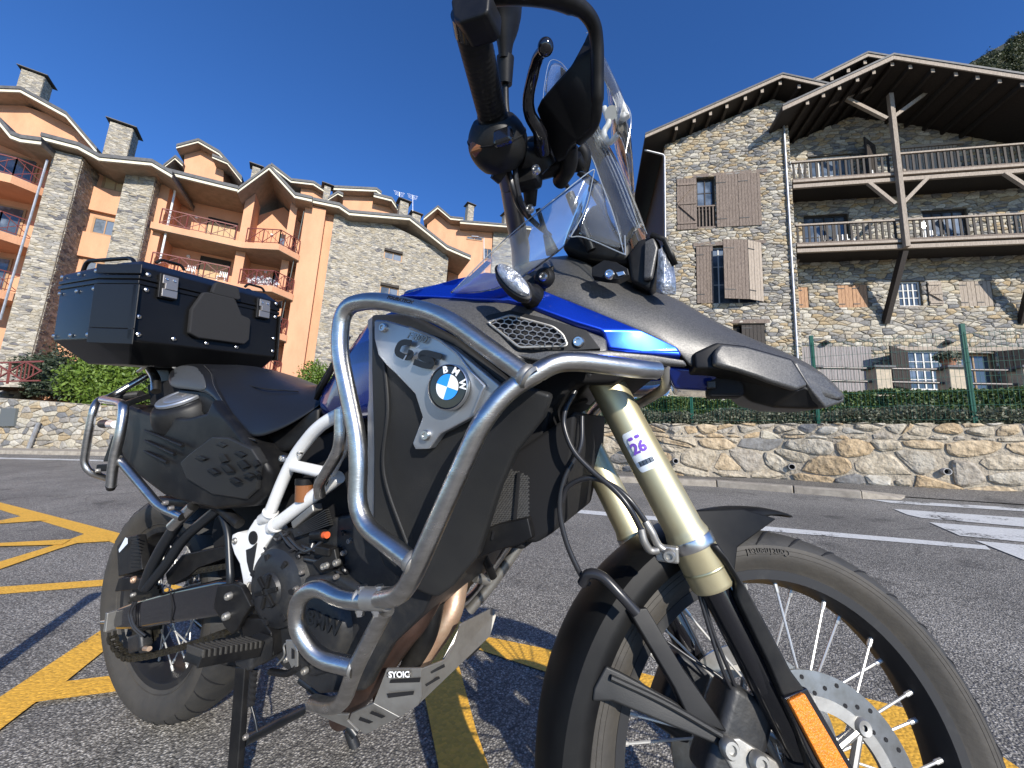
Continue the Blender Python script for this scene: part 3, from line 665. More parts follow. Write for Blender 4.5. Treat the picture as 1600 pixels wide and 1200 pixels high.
# balconies
def balcony(rail, deck, name='balcony'):
    a0, zr0 = HR.at(*rail[0], NB); a1, zr1 = HR.at(*rail[1], NB); _, zd0 = HR.at(*deck[0], NB); zr = (zr0+zr1)/2; zd = (zd0+HR.at(*deck[1], NB)[1])/2
    a0 = aM+.05; a1 = aR
    b = MB(); HR.box(b, a0, zd-.12, a1, zd, .02, NB-.1); bo = b.build(name, m_woodd, hr)
    q = MB(); HR.box(q, a0, zd-.03, a1, zd+.08, NB-.095, NB+.02); q.build('edge_beam', m_woodl, bo)
    q = MB(); HR.box(q, a0, zd-.30, a1, zd-.13, NB-.12, NB-.005); q.build('lower_beam', m_woodl, bo)
    q = MB(); HR.box(q, a0, zr-.05, a1, zr+.02, NB-.1, NB+.01); q.build('handrail', m_woodl, bo)
    q = MB(); HR.box(q, a0, zd+.12, a1, zd+.17, NB-.08, NB-.03); q.build('bottom_rail', m_wood, bo)
    k = int((a1-a0)/.23)
    me = None
    for i in range(k):
        a = a0+.08+i*.23
        if a > aM+13: break
        q = MB(); HR.box(q, a-.040, zd+.17, a+.040, zr-.05, NB-.075, NB-.035); q.build('baluster', m_woodd, bo)
    return bo, zd, zr
b1, zd1, zr1 = balcony(((1232, 253), (1600, 224)), ((1234, 285), (1600, 258)))
b2, zd2, zr2 = balcony(((1239, 352), (1600, 332)), ((1241, 384), (1600, 370)))
def pt(u, v, n): return HR.P(*HR.at(u, v, n), n)
post = MB(); aP = HR.at(1399, 260, NB)[0]; HR.box(post, aP-.085, zd2-.32, aP+.085, roofline(RB2, aP)-.5, NB+.025, NB+.22); post.build('post', m_woodl, hr, bevel=.01)
aP2 = aP+6.3; post = MB(); HR.box(post, aP2-.085, zd2-.32, aP2+.085, roofline(RB2, aP2)-.5, NB+.025, NB+.22); post.build('post', m_woodl, hr, bevel=.01)
for (u0, v0, u1, v1) in ((1319, 153, 1385, 186), (1449, 144, 1392, 186), (1357, 286, 1398, 319), (1447, 280, 1410, 318), (1569, 270, 1606, 294)):
    q = MB(); q.bar(pt(u0, v0, NB+.1), pt(u1, v1, NB+.1), .14, .14); q.build('brace', m_woodl, hr)
for (ub, vb, ut, vt) in ((1383, 505, 1412, 392), (1596, 505, 1626, 385)):
    q = MB(); q.bar(pt(ub, vb, .05), pt(ut, vt, NB-.15), .2, .24, up=V((0, 0, 1))); q.build('diagonal_strut', m_woodd, hr)
q = MB(); q.bar(pt(1243, 412, .1), pt(1249, 396, .6), .15); q.build('corbel', m_woodl, hr)
q = MB(); HR.box(q, aM+11.2, zd2-.3, aM+11.4, roofline(RB2, aM+11.2)-.9, .02, NB-.12); q.build('sky_block_panel', m_woodd, hr)  # unseen panel added beyond the view to keep sky light off the balconies
# lintels
for (u0, v0, u1, v1) in ((1082, 279, 1198, 268), (1083, 385, 1196, 380), (1142, 506, 1202, 503)):
    a0, z0 = HL.at(u0, v0); a1, z1 = HL.at(u1, v1); z = (z0+z1)/2
    q = MB(); HL.box(q, a0, z-.03, a1, z+.14, -.1, .06); q.build('lintel', m_wood, hr)
# shutters and windows
a, z0, a1_, z1 = Ro1; a0L = HL.at(1057, 320)[0]; a1R = HL.at(1188, 320)[0]
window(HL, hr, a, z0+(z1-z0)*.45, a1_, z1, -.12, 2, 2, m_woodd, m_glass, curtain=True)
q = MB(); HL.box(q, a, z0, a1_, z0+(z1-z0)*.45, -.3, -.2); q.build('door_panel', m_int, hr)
q = MB(); HL.box(q, a, z0+(z1-z0)*.42, a1_, z0+(z1-z0)*.42+.06, -.05, .03); HL.box(q, a, z0, a1_, z0+.08, -.05, .03)
jl = q.build('juliet_rail', m_wood, hr)
for i in range(5): q = MB(); x = a+.09+i*(a1_-a-.18)/4; HL.box(q, x-.03, z0+.08, x+.03, z0+(z1-z0)*.42, -.03, .02); q.build('baluster', m_wood, jl, bevel=.012)
plank_panel(HL, hr, 'shutter', a0L, z0-.05, a-.02, z1-.02, .07, m=m_wood, label='open weathered shutter with diagonal ledges')
am = (a1_+.04+a1R)/2
plank_panel(HL, hr, 'shutter', a1_+.04, z0-.02, am, z1+.02, .07, m=m_wood, brace=False); plank_panel(HL, hr, 'shutter', am+.01, z0-.02, a1R, z1+.02, .07, m=m_wood, brace=False)
a0, z0, a1, z1 = Rw2; aw = HL.at(1114, 430)[0]; ax2 = HL.at(1131, 430, .55)[0]; am = (ax2+a1)/2
plank_panel(HL, hr, 'shutter', a0, z0, aw, z1-.03, .05, m=m_wood, brace=False)
window(HL, hr, aw-.6, z0, a1, z1, -.15, 3, 3, m_wfrw, m_glass)
plank_panel(HL, hr, 'shutter', ax2, z0+.02, am+.18, z1+.02, .55, .40, m=m_wood, brace=False); plank_panel(HL, hr, 'shutter', am+.19, z0+.02, a1, z1+.02, .40, .07, m=m_woodl, brace=False)
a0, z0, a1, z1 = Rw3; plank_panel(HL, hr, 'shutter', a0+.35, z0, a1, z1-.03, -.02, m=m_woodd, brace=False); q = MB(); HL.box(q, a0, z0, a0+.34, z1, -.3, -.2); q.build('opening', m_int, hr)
for R_, mm in ((S1, m_woodo), (S2, m_woodo), (S5, m_woodl)):
    a0, z0, a1, z1 = R_; k = 1 if a1-a0 < 1 else 2
    for i in range(k): plank_panel(HR, hr, 'shutter', a0+(a1-a0)*i/k+.005, z0, a0+(a1-a0)*(i+1)/k-.005, z1, -.02, m=mm, brace=False)
a0, z0, a1, z1 = W3; window(HR, hr, a0, z0, a1, z1, -.08, 4, 3, m_wfrw, m_glass, curtain=True, sill=.12, fw=.06)
a0, z0, a1, z1 = S4; plank_panel(HR, hr, 'shutter', a0, z0, a1, z1, .07, m=m_woodl)
a0, z0, a1, z1 = FW; window(HR, hr, a0, z0, a1, z1, -.08, 4, 4, m_wfrw, m_glass, curtain=True, fw=.07)
a0, z0, a1, z1 = FO; window(HR, hr, a0, z0, a1, z1, -.2, 2, 1, m_wfr, m_glass)
q = MB(); HR.box(q, FW[0]-.4, FW[3]+.003, FO[2]+.9, FW[3]+.16, -.1, .08); q.build('lintel', m_woodl, hr)
plank_panel(HR, hr, 'shutter', FW[0]-1.2, FW[1], FW[0]-.05, FW[3]-.02, .85, .08, m=m_woodd, brace=False, label='dark shutter swung open')
plank_panel(HR, hr, 'shutter', FO[2]+.05, FW[1], FO[2]+.9, FW[3]-.02, .08, .7, m=m_woodd, brace=False, label='dark shutter swung open')
k = 26
for i in range(k):
    a0, z0, a1, z1 = SG; w = (a1-a0)/k; q = MB(); HR.box(q, a0+i*w+.006, z0, a0+(i+1)*w-.006, z1+random.uniform(-.01, .01), .06, .09+random.uniform(0, .01)); q.build('plank', m_grey_pl, hr)
q = MB(); HR.box(q, SG[0], SG[1], SG[2], SG[3]-.02, .05, .06); q.build('board_backing', m_woodd, hr)
for R_, pl in ((D1, 1), (D3, 0), (D4, 0)):
    a0, z0, a1, z1 = R_; window(HR, hr, a0, z0, a1, z1, -.1, 4, 2, m_wfrw if pl else m_woodd, m_glass, fw=.08, name='balcony_door')
plank_panel(HR, hr, 'shutter', D1[2]+.1, D1[1], D1[2]+.95, D1[3]+.25, .75, .1, m=m_woodd, brace=False)
a0, z0, a1, z1 = D2
for i in range(16):
    w = (a1-a0)/16; q = MB(); HR.box(q, a0+i*w+.012, zd1, a0+(i+1)*w-.012, z1, .05, .10); q.build('plank', m_woodl, hr)
q = MB(); HR.box(q, a0-.05, zd1, a1+.05, z1-.02, .045, .049); HR.box(q, a0-.05, z1+.01, a1+.3, z1+.13, .04, .16); q.build('board_backing', m_woodl, hr)
# downpipes and lamps
def pipe(fr, root, pts, n, r=.045, m=m_galv, name='downpipe'):
    P_ = [fr.P(*fr.at(u, v, n), n) for u, v in pts]; MB().tube(fillet(P_, .15), r, 10).build(name, m, root, smooth=True)
a_ = HR.at(1222, 170, NB+.12)
MB().tube(fillet([HR.P(*HR.at(1262, 148, 2.5), 2.5), HR.P(a_[0], a_[1]+.05, NB+.35), HR.P(a_[0]+.02, a_[1]-.4, NB+.12), HR.P(a_[0]+.02, zg, NB+.12)], .2), .05, 10).build('downpipe', m_galv, hr, smooth=True)
a_ = HR.at(1040, 242, NB+.12); MB().tube(fillet([HR.P(a_[0]-1.0, a_[1]+.22, NB+.3), HR.P(a_[0]-.05, a_[1], NB+.12), HR.P(a_[0], zg, NB+.12)], .15), .045, 10).build('downpipe', m_galv, hr, smooth=True)
for u in (1289, 1479):
    a, z = HR.at(u, 536, .15); q = MB(); q.lathe([(.001, .12), (.05, .1), (.17, -.02), (.16, -.04), (.05, .02), (.05, -.1), (.001, -.12)], HR.P(a, z, .22), V((0, 0, 1)), 14); q.bar(HR.P(a, z+.1, .0), HR.P(a, z+.1, .22), .03); q.build('wall_lamp', m_iron, hr)
# small mirror pane added on the lower balcony, tilted to throw a sun glint
gc = HR.P(HR.at(1443, 352, .55)[0], HR.at(1443, 352, .55)[1], .55); vd = (CAM-gc).normalized(); hn = (vd+SUND).normalized(); hx = hn.cross(V((0, 0, 1))).normalized(); hy = hx.cross(hn)
gl_ = MB().prism([gc+hx*a+hy*b for a, b in ((-.09, -.02), (-.05, -.12), (.05, -.12), (.09, .02), (.05, .12), (-.05, .12))], -hn*.01).build('glint_reflector', mat('glint_mirror', (.9, .9, .9), .16, m=1), hr)
q = MB()
for a, b, c, d in ((-.12, -.16, .12, -.16), (-.12, .16, .12, .16), (-.12, -.16, -.12, .16), (.12, -.16, .12, .16)): q.bar(gc+hx*a+hy*b, gc+hx*c+hy*d, .03)
q.build('reflector_frame', m_wfrw, gl_)
# things on the balconies: drying rack, chairs, satellite-like round tables
def chair(fr, a, z, n, m, label):
    t = thing('balcony_chair', label, 'chair', loc=fr.P(a, z, n), group='chairs on the balconies of the stone house')
    q = MB(); fr.box(q, a-.22, z+.42, a+.22, z+.46, n-.22, n+.22); q.build('seat', m, t)
    for k in range(5): q = MB(); fr.box(q, a-.2+k*.09, z+.46, a-.16+k*.09, z+.92, n-.24, n-.21); q.build('back_slat', m, t)
    for i in (-1, 1):
        for j in (-1, 1): q = MB(); fr.box(q, a+i*.2-.02, z, a+i*.2+.02, z+.42, n+j*.2-.02, n+j*.2+.02); q.build('leg', m, t)
m_plw = mat('white_plastic', (.7, .7, .68), .5); m_pld = mat('dark_plastic', (.03, .03, .035), .5)
for u, zz, m_, lb in ((1290, zd2, m_pld, 'dark slatted chair on the lower balcony nearest the downpipe'), (1320, zd2, m_plw, 'white slatted chair on the lower balcony left of the post'), (1370, zd1, m_plw, 'white slatted chair on the upper balcony beside the post'), (1455, zd2, m_plw, 'white slatted chair on the lower balcony right of the post')):
    chair(HR, HR.at(u, 350, .8)[0], zz+.001, .8, m_, lb)
t = thing('drying_rack', 'white folding clothes rack at the left end of the upper balcony', 'drying rack', loc=HR.P(aM+.6, zd1, .9))
for k in range(5): q = MB(); x = aM+.25+k*.13; q.tube([HR.P(x, zd1, .7), HR.P(x+.05, zd1+1.5, .85), HR.P(x+.1, zd1, 1.0)], .012, 6); q.build('rack_frame', m_plw, t)

# ---------------------------------------------------------------- terrace rail in front of the house
TR = Frame(1378, 590, 9.6, -math.radians(11.8))
zt0 = TR.at(1378, 600)[1]-.55
for i, (u0, u1, lb) in enumerate(((1368, 1392, 'squat stone pillar of the terrace rail, left of the pot'), (1482, 1507, 'squat stone pillar of the terrace rail carrying the flower pot'), (1254, 1280, 'squat stone pillar of the terrace rail behind the bike beak'), (1598, 1624, 'squat stone pillar of the terrace rail at the right edge'))):
    a0, z1 = TR.at(u0, 571); a1, _ = TR.at(u1, 571); pl = thing('terrace_pillar', lb, 'pillar', loc=TR.P((a0+a1)/2, zt0, 0), group='stone pillars of the terrace rail')
    q = MB(); TR.box(q, a0, zt0, a1, z1-.06, -.38, 0); q.build('shaft', m_stonepil, pl, bevel=.01); q = MB(); TR.box(q, a0-.07, z1-.06, a1+.07, z1, -.45, .07); q.build('cap', m_slate, pl, bevel=.008)
    if i == 1:
        pot = thing('flower_pot', 'terracotta pot with a spiky green plant on the terrace pillar', 'flower pot', loc=TR.P((a0+a1)/2, z1, -.19))
        c = TR.P((a0+a1)/2, z1+.001, -.19); MB().lathe([(.001, 0), (.10, 0), (.14, .17), (.155, .17), (.155, .21), (.13, .21), (.12, .15), (.001, .15)], c, V((0, 0, 1)), 20).build('pot', mat('terracotta', (.36, .15, .08), .8, c2=(.25, .12, .07), ns=12), pot, smooth=True)
        leafcloud('foliage', [(c+V((0, 0, .27)), (.24, .24, .13))], 500, .05, m_shrub, pot, 3)
rl = thing('terrace_rail', 'two dark horizontal pipe rails running between the stone terrace pillars', 'railing', loc=TR.P(0, zt0, 0))
for v0 in (577, 598):
    z = TR.at(1440, v0, -.19)[1]; aa, bb = TR.at(1150, 580)[0], TR.at(1720, 580)[0]; MB().tube([TR.P(aa, z, -.19), TR.P(bb, z, -.19)], .035, 10).build('rail', mat('dark_rail', (.10, .09, .085), .4, m=.5), rl, smooth=True)
# ---------------------------------------------------------------- green wire fence on the wall
fn = thing('wire_fence', 'green welded wire fence on thin steel posts above the rubble wall', 'fence', mw=BM)
def s_of(u):
    best = None
    for k in range(1200):
        s = -1+(wl[-1]+2)*k/1199; q = BM @ wall_at(s, WTOP, -.12); pc = MW.inverted() @ (q-CAM); uu = 800+FPX*pc.x/pc.z
        if best is None or abs(uu-u) < best[0]: best = (abs(uu-u), s)
    return best[1]
FH = None; fs_ = [s_of(1089)-.0, s_of(1279), s_of(1523)]; gapf = fs_[2]-fs_[1]; fs_ = [fs_[1]-2*gapf, fs_[1]-gapf, fs_[1], fs_[2], fs_[2]+gapf]
q = BM @ wall_at(fs_[3], 0, -.12); dd = ray(1500, 510); FH = (CAM.z+dd.z*((q-CAM).xy.length/dd.xy.length)-q.z); print('fence top', FH, WTOP, gapf)
for s in fs_:
    p = wall_at(s, WTOP-.05, -.12); MB().prism([p+V((-.025, -.025, 0)), p+V((.025, -.025, 0)), p+V((.025, .025, 0)), p+V((-.025, .025, 0))], (0, 0, FH-WTOP+.05)).build('post', m_green, fn, world=False, bevel=.004)
for s0, s1 in zip(fs_, fs_[1:]):
    q = MB(); k = int((s1-s0)/.05)
    for i in range(k+1):
        s = s0+(s1-s0)*i/k; q.bar(wall_at(s, WTOP+.05, -.09), wall_at(s, FH-.12, -.09), .0026)
    z = WTOP+.06
    while z < FH-.1:
        for j in range(4): q.bar(wall_at(s0+(s1-s0)*j/4, z, -.087), wall_at(s0+(s1-s0)*(j+1)/4, z, -.087), .0034)
        z += .2
    q.build('wire_panel', m_green, fn, world=False)
# ================================================================ LEFT: RENDERED APARTMENT BUILDING
m_or = mat('orange_render', (.60, .32, .185), .9, c2=(.50, .255, .145), ns=.9, bump=.4, bs=18, bdist=.03, detail=7, stretch=(1, 1, .35), contrast=(.38, .7))
m_cream = mat('cream_fascia', (.62, .57, .44), .7)
m_soff = mat('soffit_boards', (.30, .24, .18), .8, c2=(.22, .18, .13), ns=3)
m_red = mat('red_railing_paint', (.16, .040, .032), .5)
m_gutter = mat('dark_gutter', (.05, .06, .055), .5)
m_ivory = mat('ledge_stone', (1, 1, 1), .85, rnd_cols=[(.38, .345, .28), (.31, .285, .24), (.42, .385, .315), (.25, .235, .205), (.35, .305, .225), (.44, .405, .34), (.28, .265, .24), (.34, .305, .24)], c2=(.6, .58, .54), ns=6, bump=.6, bs=10, contrast=(.4, .75), bdist=.03)
m_shut = mat('roller_shutter', (.52, .36, .18), .6, wave=('Z', 6, .35, 0))
m_umb = mat('white_fabric', (.65, .65, .66), .8)
A_L = math.radians(24)
FL = Frame(480, 400, 25, A_L)
zL = (BM @ G(5, 690)).z-1
ap = thing('apartment_building', 'long salmon-orange apartment building with pale stone towers, red balcony railings and cream-edged roofs', 'apartment building', loc=FL.P(0, zL, 0))
AP_ROOT = ap
def pt_(fr, u, v, n): return fr.P(*fr.at(u, v, n), n)
def face(fr, root, poly, n, thick, m, name='wall'):
    q = MB(); fr.prism(q, poly, n-thick, n); return q.build(name, m, root)
def eave(fr, root, pts, n0, depth, th=.28, rise=.0):
    th *= .72
    """eave seen from below: cream fascia, dark gutter, boarded soffit running back to the wall"""
    L_ = [fr.at(u, v, n0) for u, v in pts]
    q = MB(); fr.prism(q, strip(L_, th), n0-depth, n0); r = q.build('roof_eave', m_soff, root)
    for p, s in zip(L_, L_[1:]):
        f = MB(); fr.prism(f, [p, s, (s[0], s[1]-th*.85), (p[0], p[1]-th*.85)], n0+.004, n0+.05); f.build('fascia', m_cream, r)
    q = MB(); fr.prism(q, strip([(a, z+.20) for a, z in L_], .195), n0-depth-.3, n0+.12); q.build('slate_covering', m_slab, r)
    return r
def rail_panel(fr, root, p0, p1, n0, n1, h=1.0, posts=3):
    """red steel balustrade with crossed bars between posts; p0, p1 = (s, z) of the foot"""
    A, B = fr.P(p0[0], p0[1], n0), fr.P(p1[0], p1[1], n1); up = V((0, 0, h)); q = MB()
    rr = thing_part('railing', root)
    def b(a, c, w=.035, nm='bar'): MB().bar(a, c, w).build(nm, m_red, rr)
    b(A+up, B+up, .05, 'top_rail'); b(A+up*.1, B+up*.1, .035, 'bottom_rail')
    for i in range(posts+1):
        p = A.lerp(B, i/posts); b(p, p+up, .045, 'post')
    for i in range(posts):
        p = A.lerp(B, i/posts); c = A.lerp(B, (i+1)/posts); b(p+up*.1, c+up, .03); b(p+up, c+up*.1, .03)
        md = p.lerp(c, .5); b(md+up*.1, md+up, .022)
        for t in (.25, .75): b(p.lerp(c, t)+up*.1, p.lerp(c, t)+up*.9, .018)
def thing_part(name, root):
    o = bpy.data.objects.new(name, None); COL.objects.link(o); o.parent = root; o.matrix_parent_inverse = Matrix.Identity(4); WM[o.name] = WM[root.name]; return o
def stonewall(fr, root, poly, n, thick, hol=(), w=.34, h=.135, dark=.03, limit=0, side=None):
    masonry(fr, root, poly, n, w, h, list(hol), m=m_ivory, mort=m_mortar, thick=thick, gap=.008, proud=.03, limit=limit, drop=.03, mixed=.4, dark=dark, name='ledge_stone')
random.seed(5)
# --- big stone gable wall (right of the building)
def S(u, v, n=0.): return FL.at(u, v, n)
W1 = rect(FL, 601, 387, 625, 409); W2 = rect(FL, 591, 446, 617, 470)
W1 = (W1[0], W1[1], W1[0]+1.35, W1[3]); W2 = (W1[0]-.05, W2[1], W1[2]-.05, W2[1]+(W1[3]-W1[1]))
z2 = S(604, 443)[1]; W2 = (W1[0], z2-1.25, W1[2], z2)
aS0 = S(519, 360)[0]; aS1 = S(701, 400)[0]
stonewall(FL, ap, [(aS0, zL), (aS1, zL), (aS1, S(702, 395)[1]-.1), (S(682, 387)[0], S(682, 387)[1]), S(638, 350), (aS0, S(519, 330)[1])], 0, .5, [W1, W2], limit=60)
for W_ in (W1, W2):
    w_ = window(FL, ap, W_[0], W_[1], W_[2], W_[3]-.18, -.12, 2, 1, m_wfr, m_glass, fw=.09); q = MB(); FL.box(q, W_[0], W_[3]-.18, W_[2], W_[3], -.12, .05); q.build('lintel', m_woodd, ap)
q = MB(); FL.box(q, aS1-.4, zL, aS1, S(702, 395)[1], -9, -.5); q.build('side_wall', m_or, ap)
eave(FL, ap, [(486, 313), (530, 322), (546, 333), (640, 341), (698, 387), (735, 403)], .8, 10)
# right wing set back behind the stone wall
aW = S(703, 420, -2)[0]; q = MB(); FL.box(q, aW, zL, aW+3.2, S(733, 412, -2)[1]-.3, -9, -2.5); q.build('wall', m_or, ap)
# --- orange pilaster block
aO0, aO1 = S(474, 345, .5)[0], S(507, 345, .5)[0]
q = MB(); FL.box(q, aO0, zL, aO1, S(490, 322, .5)[1], -.6, .5); q.build('pilaster', m_or, ap); q = MB(); FL.box(q, aO1+.003, zL, aS0+.1, S(519, 333)[1], -.9, -.25); q.build('wall', m_or, ap)
# --- loggia block with balconies.  Back wall n=-1.6; slabs to n=.7
aB0 = S(262, 330, 0)[0]; aBm = S(378, 360, .7)[0]; aB1 = S(474, 380, .5)[0]
ztop = S(300, 290, .0)[1]
q = MB(); zE = S(330, 284, 1.1)[1]-.12; FL.box(q, aB0-.3, zL, aB1, zE, -2.2, -1.6); q.build('back_wall', m_or, ap); q = MB(); FL.prism(q, [(aBm+.2, zE+.003), (aB1-.3, zE+.003), ((aBm+aB1)/2-.1, S(421, 276, 1.3)[1]-.3)], -2.2, -1.6); q.build('gable_wall', m_or, ap)
q = MB(); FL.box(q, aB0-.9, zL, aB0, S(266, 285, .3)[1]+.2, -2.2, .3); q.build('wall', m_or, ap)
q = MB(); FL.box(q, aBm-.25, zL, aBm+.25, S(388, 300, .1)[1], -1.6, .1); q.build('partition_wall', m_or, ap)
q = MB(); a_ = S(456, 330, .2)[0]; FL.box(q, a_-.12, zL, a_+.3, S(456, 312, .2)[1], -.25, .2); q.build('pillar', m_or, ap)
q = MB(); FL.box(q, a_+.9, zL, aO0-.01, S(466, 312, -.3)[1], -1.6, -.7); q.build('wall', m_or, ap)
zf = []
for (uL, vL) in ((290, 358), (262, 440)):
    zf.append(S(uL, vL, .75)[1])
dz = zf[0]-zf[1]; print('floor height left', dz)
if not 2.4 < dz < 3.4: dz = 2.8
floors = [zf[0], zf[0]-dz, zf[0]-2*dz, zf[0]-3*dz, zf[0]-4*dz]
NF = .75; NR_ = 1.25
for k, z in enumerate(floors):
    poly = [FL.P(aB0-.35, z-.38, -1.6), FL.P(aB0-.35, z-.38, NF), FL.P(aBm+.1, z-.38, NF), FL.P(aBm+.3, z-.38, NF+.05), FL.P(aB1-1.15, z-.38, NR_+.45), FL.P(aB1-.1, z-.38, NR_-.6), FL.P(aB1-.1, z-.38, -1.6)]
    b = MB(); b.prism(poly, (0, 0, .38)); sl = b.build('balcony', m_or, ap)
    b = MB(); b.prism([p+V((0, 0, -.004)) for p in poly], (0, 0, -.02)); b.build('soffit', m_soff, sl)
    rail_panel(FL, sl, (aB0, z), (aBm-.28, z), NF-.08, NF-.08, 1.0, 3)
    rail_panel(FL, sl, (aBm+.3, z), (aB1-1.2, z), NF-.02, NR_+.36, 1.0, 2)
    rail_panel(FL, sl, (aB1-1.2, z), (aB1-.18, z), NR_+.36, NR_-.62, 1.0, 2)
    zc = z+.0
    for (a0, a1, mm) in ((aB0+1.6, aB0+3.1, m_shut), (aBm+1.75, aBm+2.6, m_glass)):
        f = MB(); FL.box(f, a0-.08, zc, a1+.08, zc+2.2, -1.598, -1.56); fo = f.build('balcony_door', m_woodd, ap)
        f = MB(); FL.box(f, a0, zc, a1, zc+1.85, -1.558, -1.53); f.build('shutter', mm, fo)
    for a in (aB0+.9, aBm+1.2):
        f = MB(); f.lathe([(.001, 0), (.11, 0), (.09, .08), (.001, .1)], FL.P(a, z+1.95, -1.59), FL.n, 12); f.build('wall_light', m_plw, ap)
# balcony furniture
t = thing('folded_parasol', 'white bundled cloth and folded parasol on the salmon balcony behind the top case', 'parasol', loc=FL.P(aBm+1.6, floors[1], .3))
c = FL.P(aBm+1.5, floors[1]+.45, .5); leafcloud('cloth', [(c, (.8, .35, .35))], 260, .16, m_umb, t, 9)
for u, lb in ((300, 'white garden chair on the lower salmon balcony, left of its table'), (352, 'white garden chair on the lower salmon balcony, right of its table')):
    chair(FL, FL.at(u, 405, 0)[0], floors[1]+.001, 0., m_plw, lb)
for o in bpy.data.objects:
    if o.get('group') == 'chairs on the balconies of the stone house' and 'salmon' in o['label']: o['group'] = 'chairs on the balconies of the salmon building'
# roofs over the loggia: eave, gable, eave
eave(FL, ap, [(238, 262), (266, 270), (372, 296)], 1.1, 7)
eave(FL, ap, [(372, 298), (421, 262), (461, 306), (488, 312)], 1.3, 6)
# --- towers
def tower(u0, u1, v, n, vb, ue, name='tower', wins=()):
    a0 = FL.at(u0, v, n)[0]; a1, zt = FL.at(u1, v, n); nb = FL.nat(ue, v, a1)[0]
    stonewall(FL, ap, [(a0, zL), (a1, zL), (a1, zt), (a0, zt)], n, .3, limit=40, dark=.05)
    # the receding right face of the tower
    SF = Frame(480, 400, 25, A_L-PI/2); SF.O = FL.P(a1, 0, n); SF.O = V((SF.O.x, SF.O.y, 0)); SF.e = -FL.n; SF.n = FL.e
    nb = min(max(nb, n-6), n-1.2)
    stonewall(SF, ap, [(0.06, zL), (n-nb, zL), (n-nb, zt), (0.06, zt)], 0, .3, limit=0, dark=.06)
    return a0, a1, nb, zt
t1 = tower(82, 129, 246, 1.6, 0, 168); t2 = tower(197, 245, 270, 1.0, 0, 258); print('towers', t1, t2)
# infill between the towers with windows
z_a = S(180, 268, .1)[1]
q = MB(); FL.box(q, t1[1]-.5, zL, t2[0]+.3, z_a+.3, -.9, .0); q.build('wall', m_or, ap)
for (v0, v1, mm) in ((275, 302, m_shut), (343, 374, m_glass), (412, 440, m_glass)):
    a0, zz1 = S(168, v0); a1, zz0 = S(188, v1); a0 = (t1[1]+t2[0])/2-.55; a1 = a0+1.15
    window(FL, ap, a0, zz0, a1, zz1, .06, 2, 1, m_wfr, mm, fw=.1)
    q = MB(); FL.box(q, t1[1]+.02, zz0-1.5, t2[0]-.02, zz0-.05, .002, .25); q.build('spandrel', m_or, ap)
eave(FL, ap, [(65, 214), (123, 229), (156, 247), (238, 255), (270, 274)], 2.1, 7)
MB().tube([pt_(FL, 74, 250, 1.85), pt_(FL, 0, 500, 1.85)], .05, 8).build('downpipe', m_galv, ap, smooth=True)
MB().tube([pt_(FL, 275, 292, .42), pt_(FL, 249, 412, .42)], .055, 8).build('downpipe', m_plw, ap, smooth=True)
MB().tube([pt_(FL, 475, 330, .62), pt_(FL, 440, 500, .62)], .03, 8).build('downpipe', m_gutter, ap, smooth=True)
# --- far left: balconies and upper gable
aF1 = t1[0]-.02; q = MB(); FL.box(q, aF1-14, zL, aF1, S(40, 230, 1.)[1]+.6, -3, -.2); q.build('back_wall', m_or, ap)
for k, vv in enumerate((280, 368, 446)):
    z = FL.at(40, vv, 2.)[1] if k < 2 else zprev-2.9
    zprev = z
    poly = [FL.P(aF1-13, z-.42, -.2), FL.P(aF1-13, z-.42, 2.1), FL.P(aF1-.9, z-.42, 2.1), FL.P(aF1-.02, z-.42, 1.3), FL.P(aF1-.02, z-.42, -.2)]
    b = MB(); b.prism(poly, (0, 0, .42)); sl = b.build('balcony', m_or, ap)
    rail_panel(FL, sl, (aF1-6, z), (aF1-.95, z), 2.0, 2.0, 1.0, 4); rail_panel(FL, sl, (aF1-.95, z), (aF1-.1, z), 2.0, 1.25, 1.0, 1)
    f = MB(); FL.box(f, aF1-3.2, z, aF1-1.4, z+2.2, -.198, -.14); fo = f.build('balcony_door', m_wfr, ap); f = MB(); FL.box(f, aF1-3.1, z+.1, aF1-1.5, z+2.1, -.138, -.12); f.build('pane', m_glass, fo)
eave(FL, ap, [(-90, 150), (0, 190), (18, 212), (34, 218), (66, 222)], 2.6, 6)
# upper gable block
FU = Frame(90, 200, 24, A_L)
a0, zt = FU.at(33, 165, 0); 
gp = [FU.at(-60, 150, 0), FU.at(30, 162, 0), FU.at(105, 190, 0), FU.at(150, 236, 0), FU.at(150, 260, 0), FU.at(-60, 260, 0)]
face(FU, ap, gp, 0, 5, m_or)
r = eave(FU, ap, [(-80, 137), (33, 141), (104, 180), (152, 236)], 1.1, 7, .3)
# dormer-like penthouse with its own gable
FD = Frame(320, 260, 27, A_L)
face(FD, ap, [FD.at(287, 300, 0), FD.at(288, 240, 0), FD.at(312, 231, 0), FD.at(350, 255, 0), FD.at(348, 300, 0)], 0, 4, m_or)
eave(FD, ap, [(276, 230), (310, 221), (343, 240), (378, 280)], .8, 4, .22)
eave(FD, ap, [(332, 245), (356, 255), (378, 283)], 1.1, 1.5, .2)
eave(FD, ap, [(255, 262), (274, 247), (286, 258)], .4, 2, .2)
FE = Frame(440, 290, 29, A_L)
eave(FE, ap, [(405, 290), (424, 259), (455, 283), (490, 287), (515, 303)], .6, 5, .25)
face(FE, ap, [FE.at(470, 330, 0), FE.at(470, 290, 0), FE.at(500, 292, 0), FE.at(520, 330, 0)], 0, 3, m_or)
FG = Frame(560, 300, 31, A_L)
face(FG, ap, [FG.at(525, 330, 0), FG.at(525, 300, 0), FG.at(590, 300, 0), FG.at(615, 325, 0), FG.at(615, 345, 0), FG.at(525, 345, 0)], 0, 4, m_or)
eave(FG, ap, [(520, 294), (588, 297), (596, 303)], .8, 5, .28)
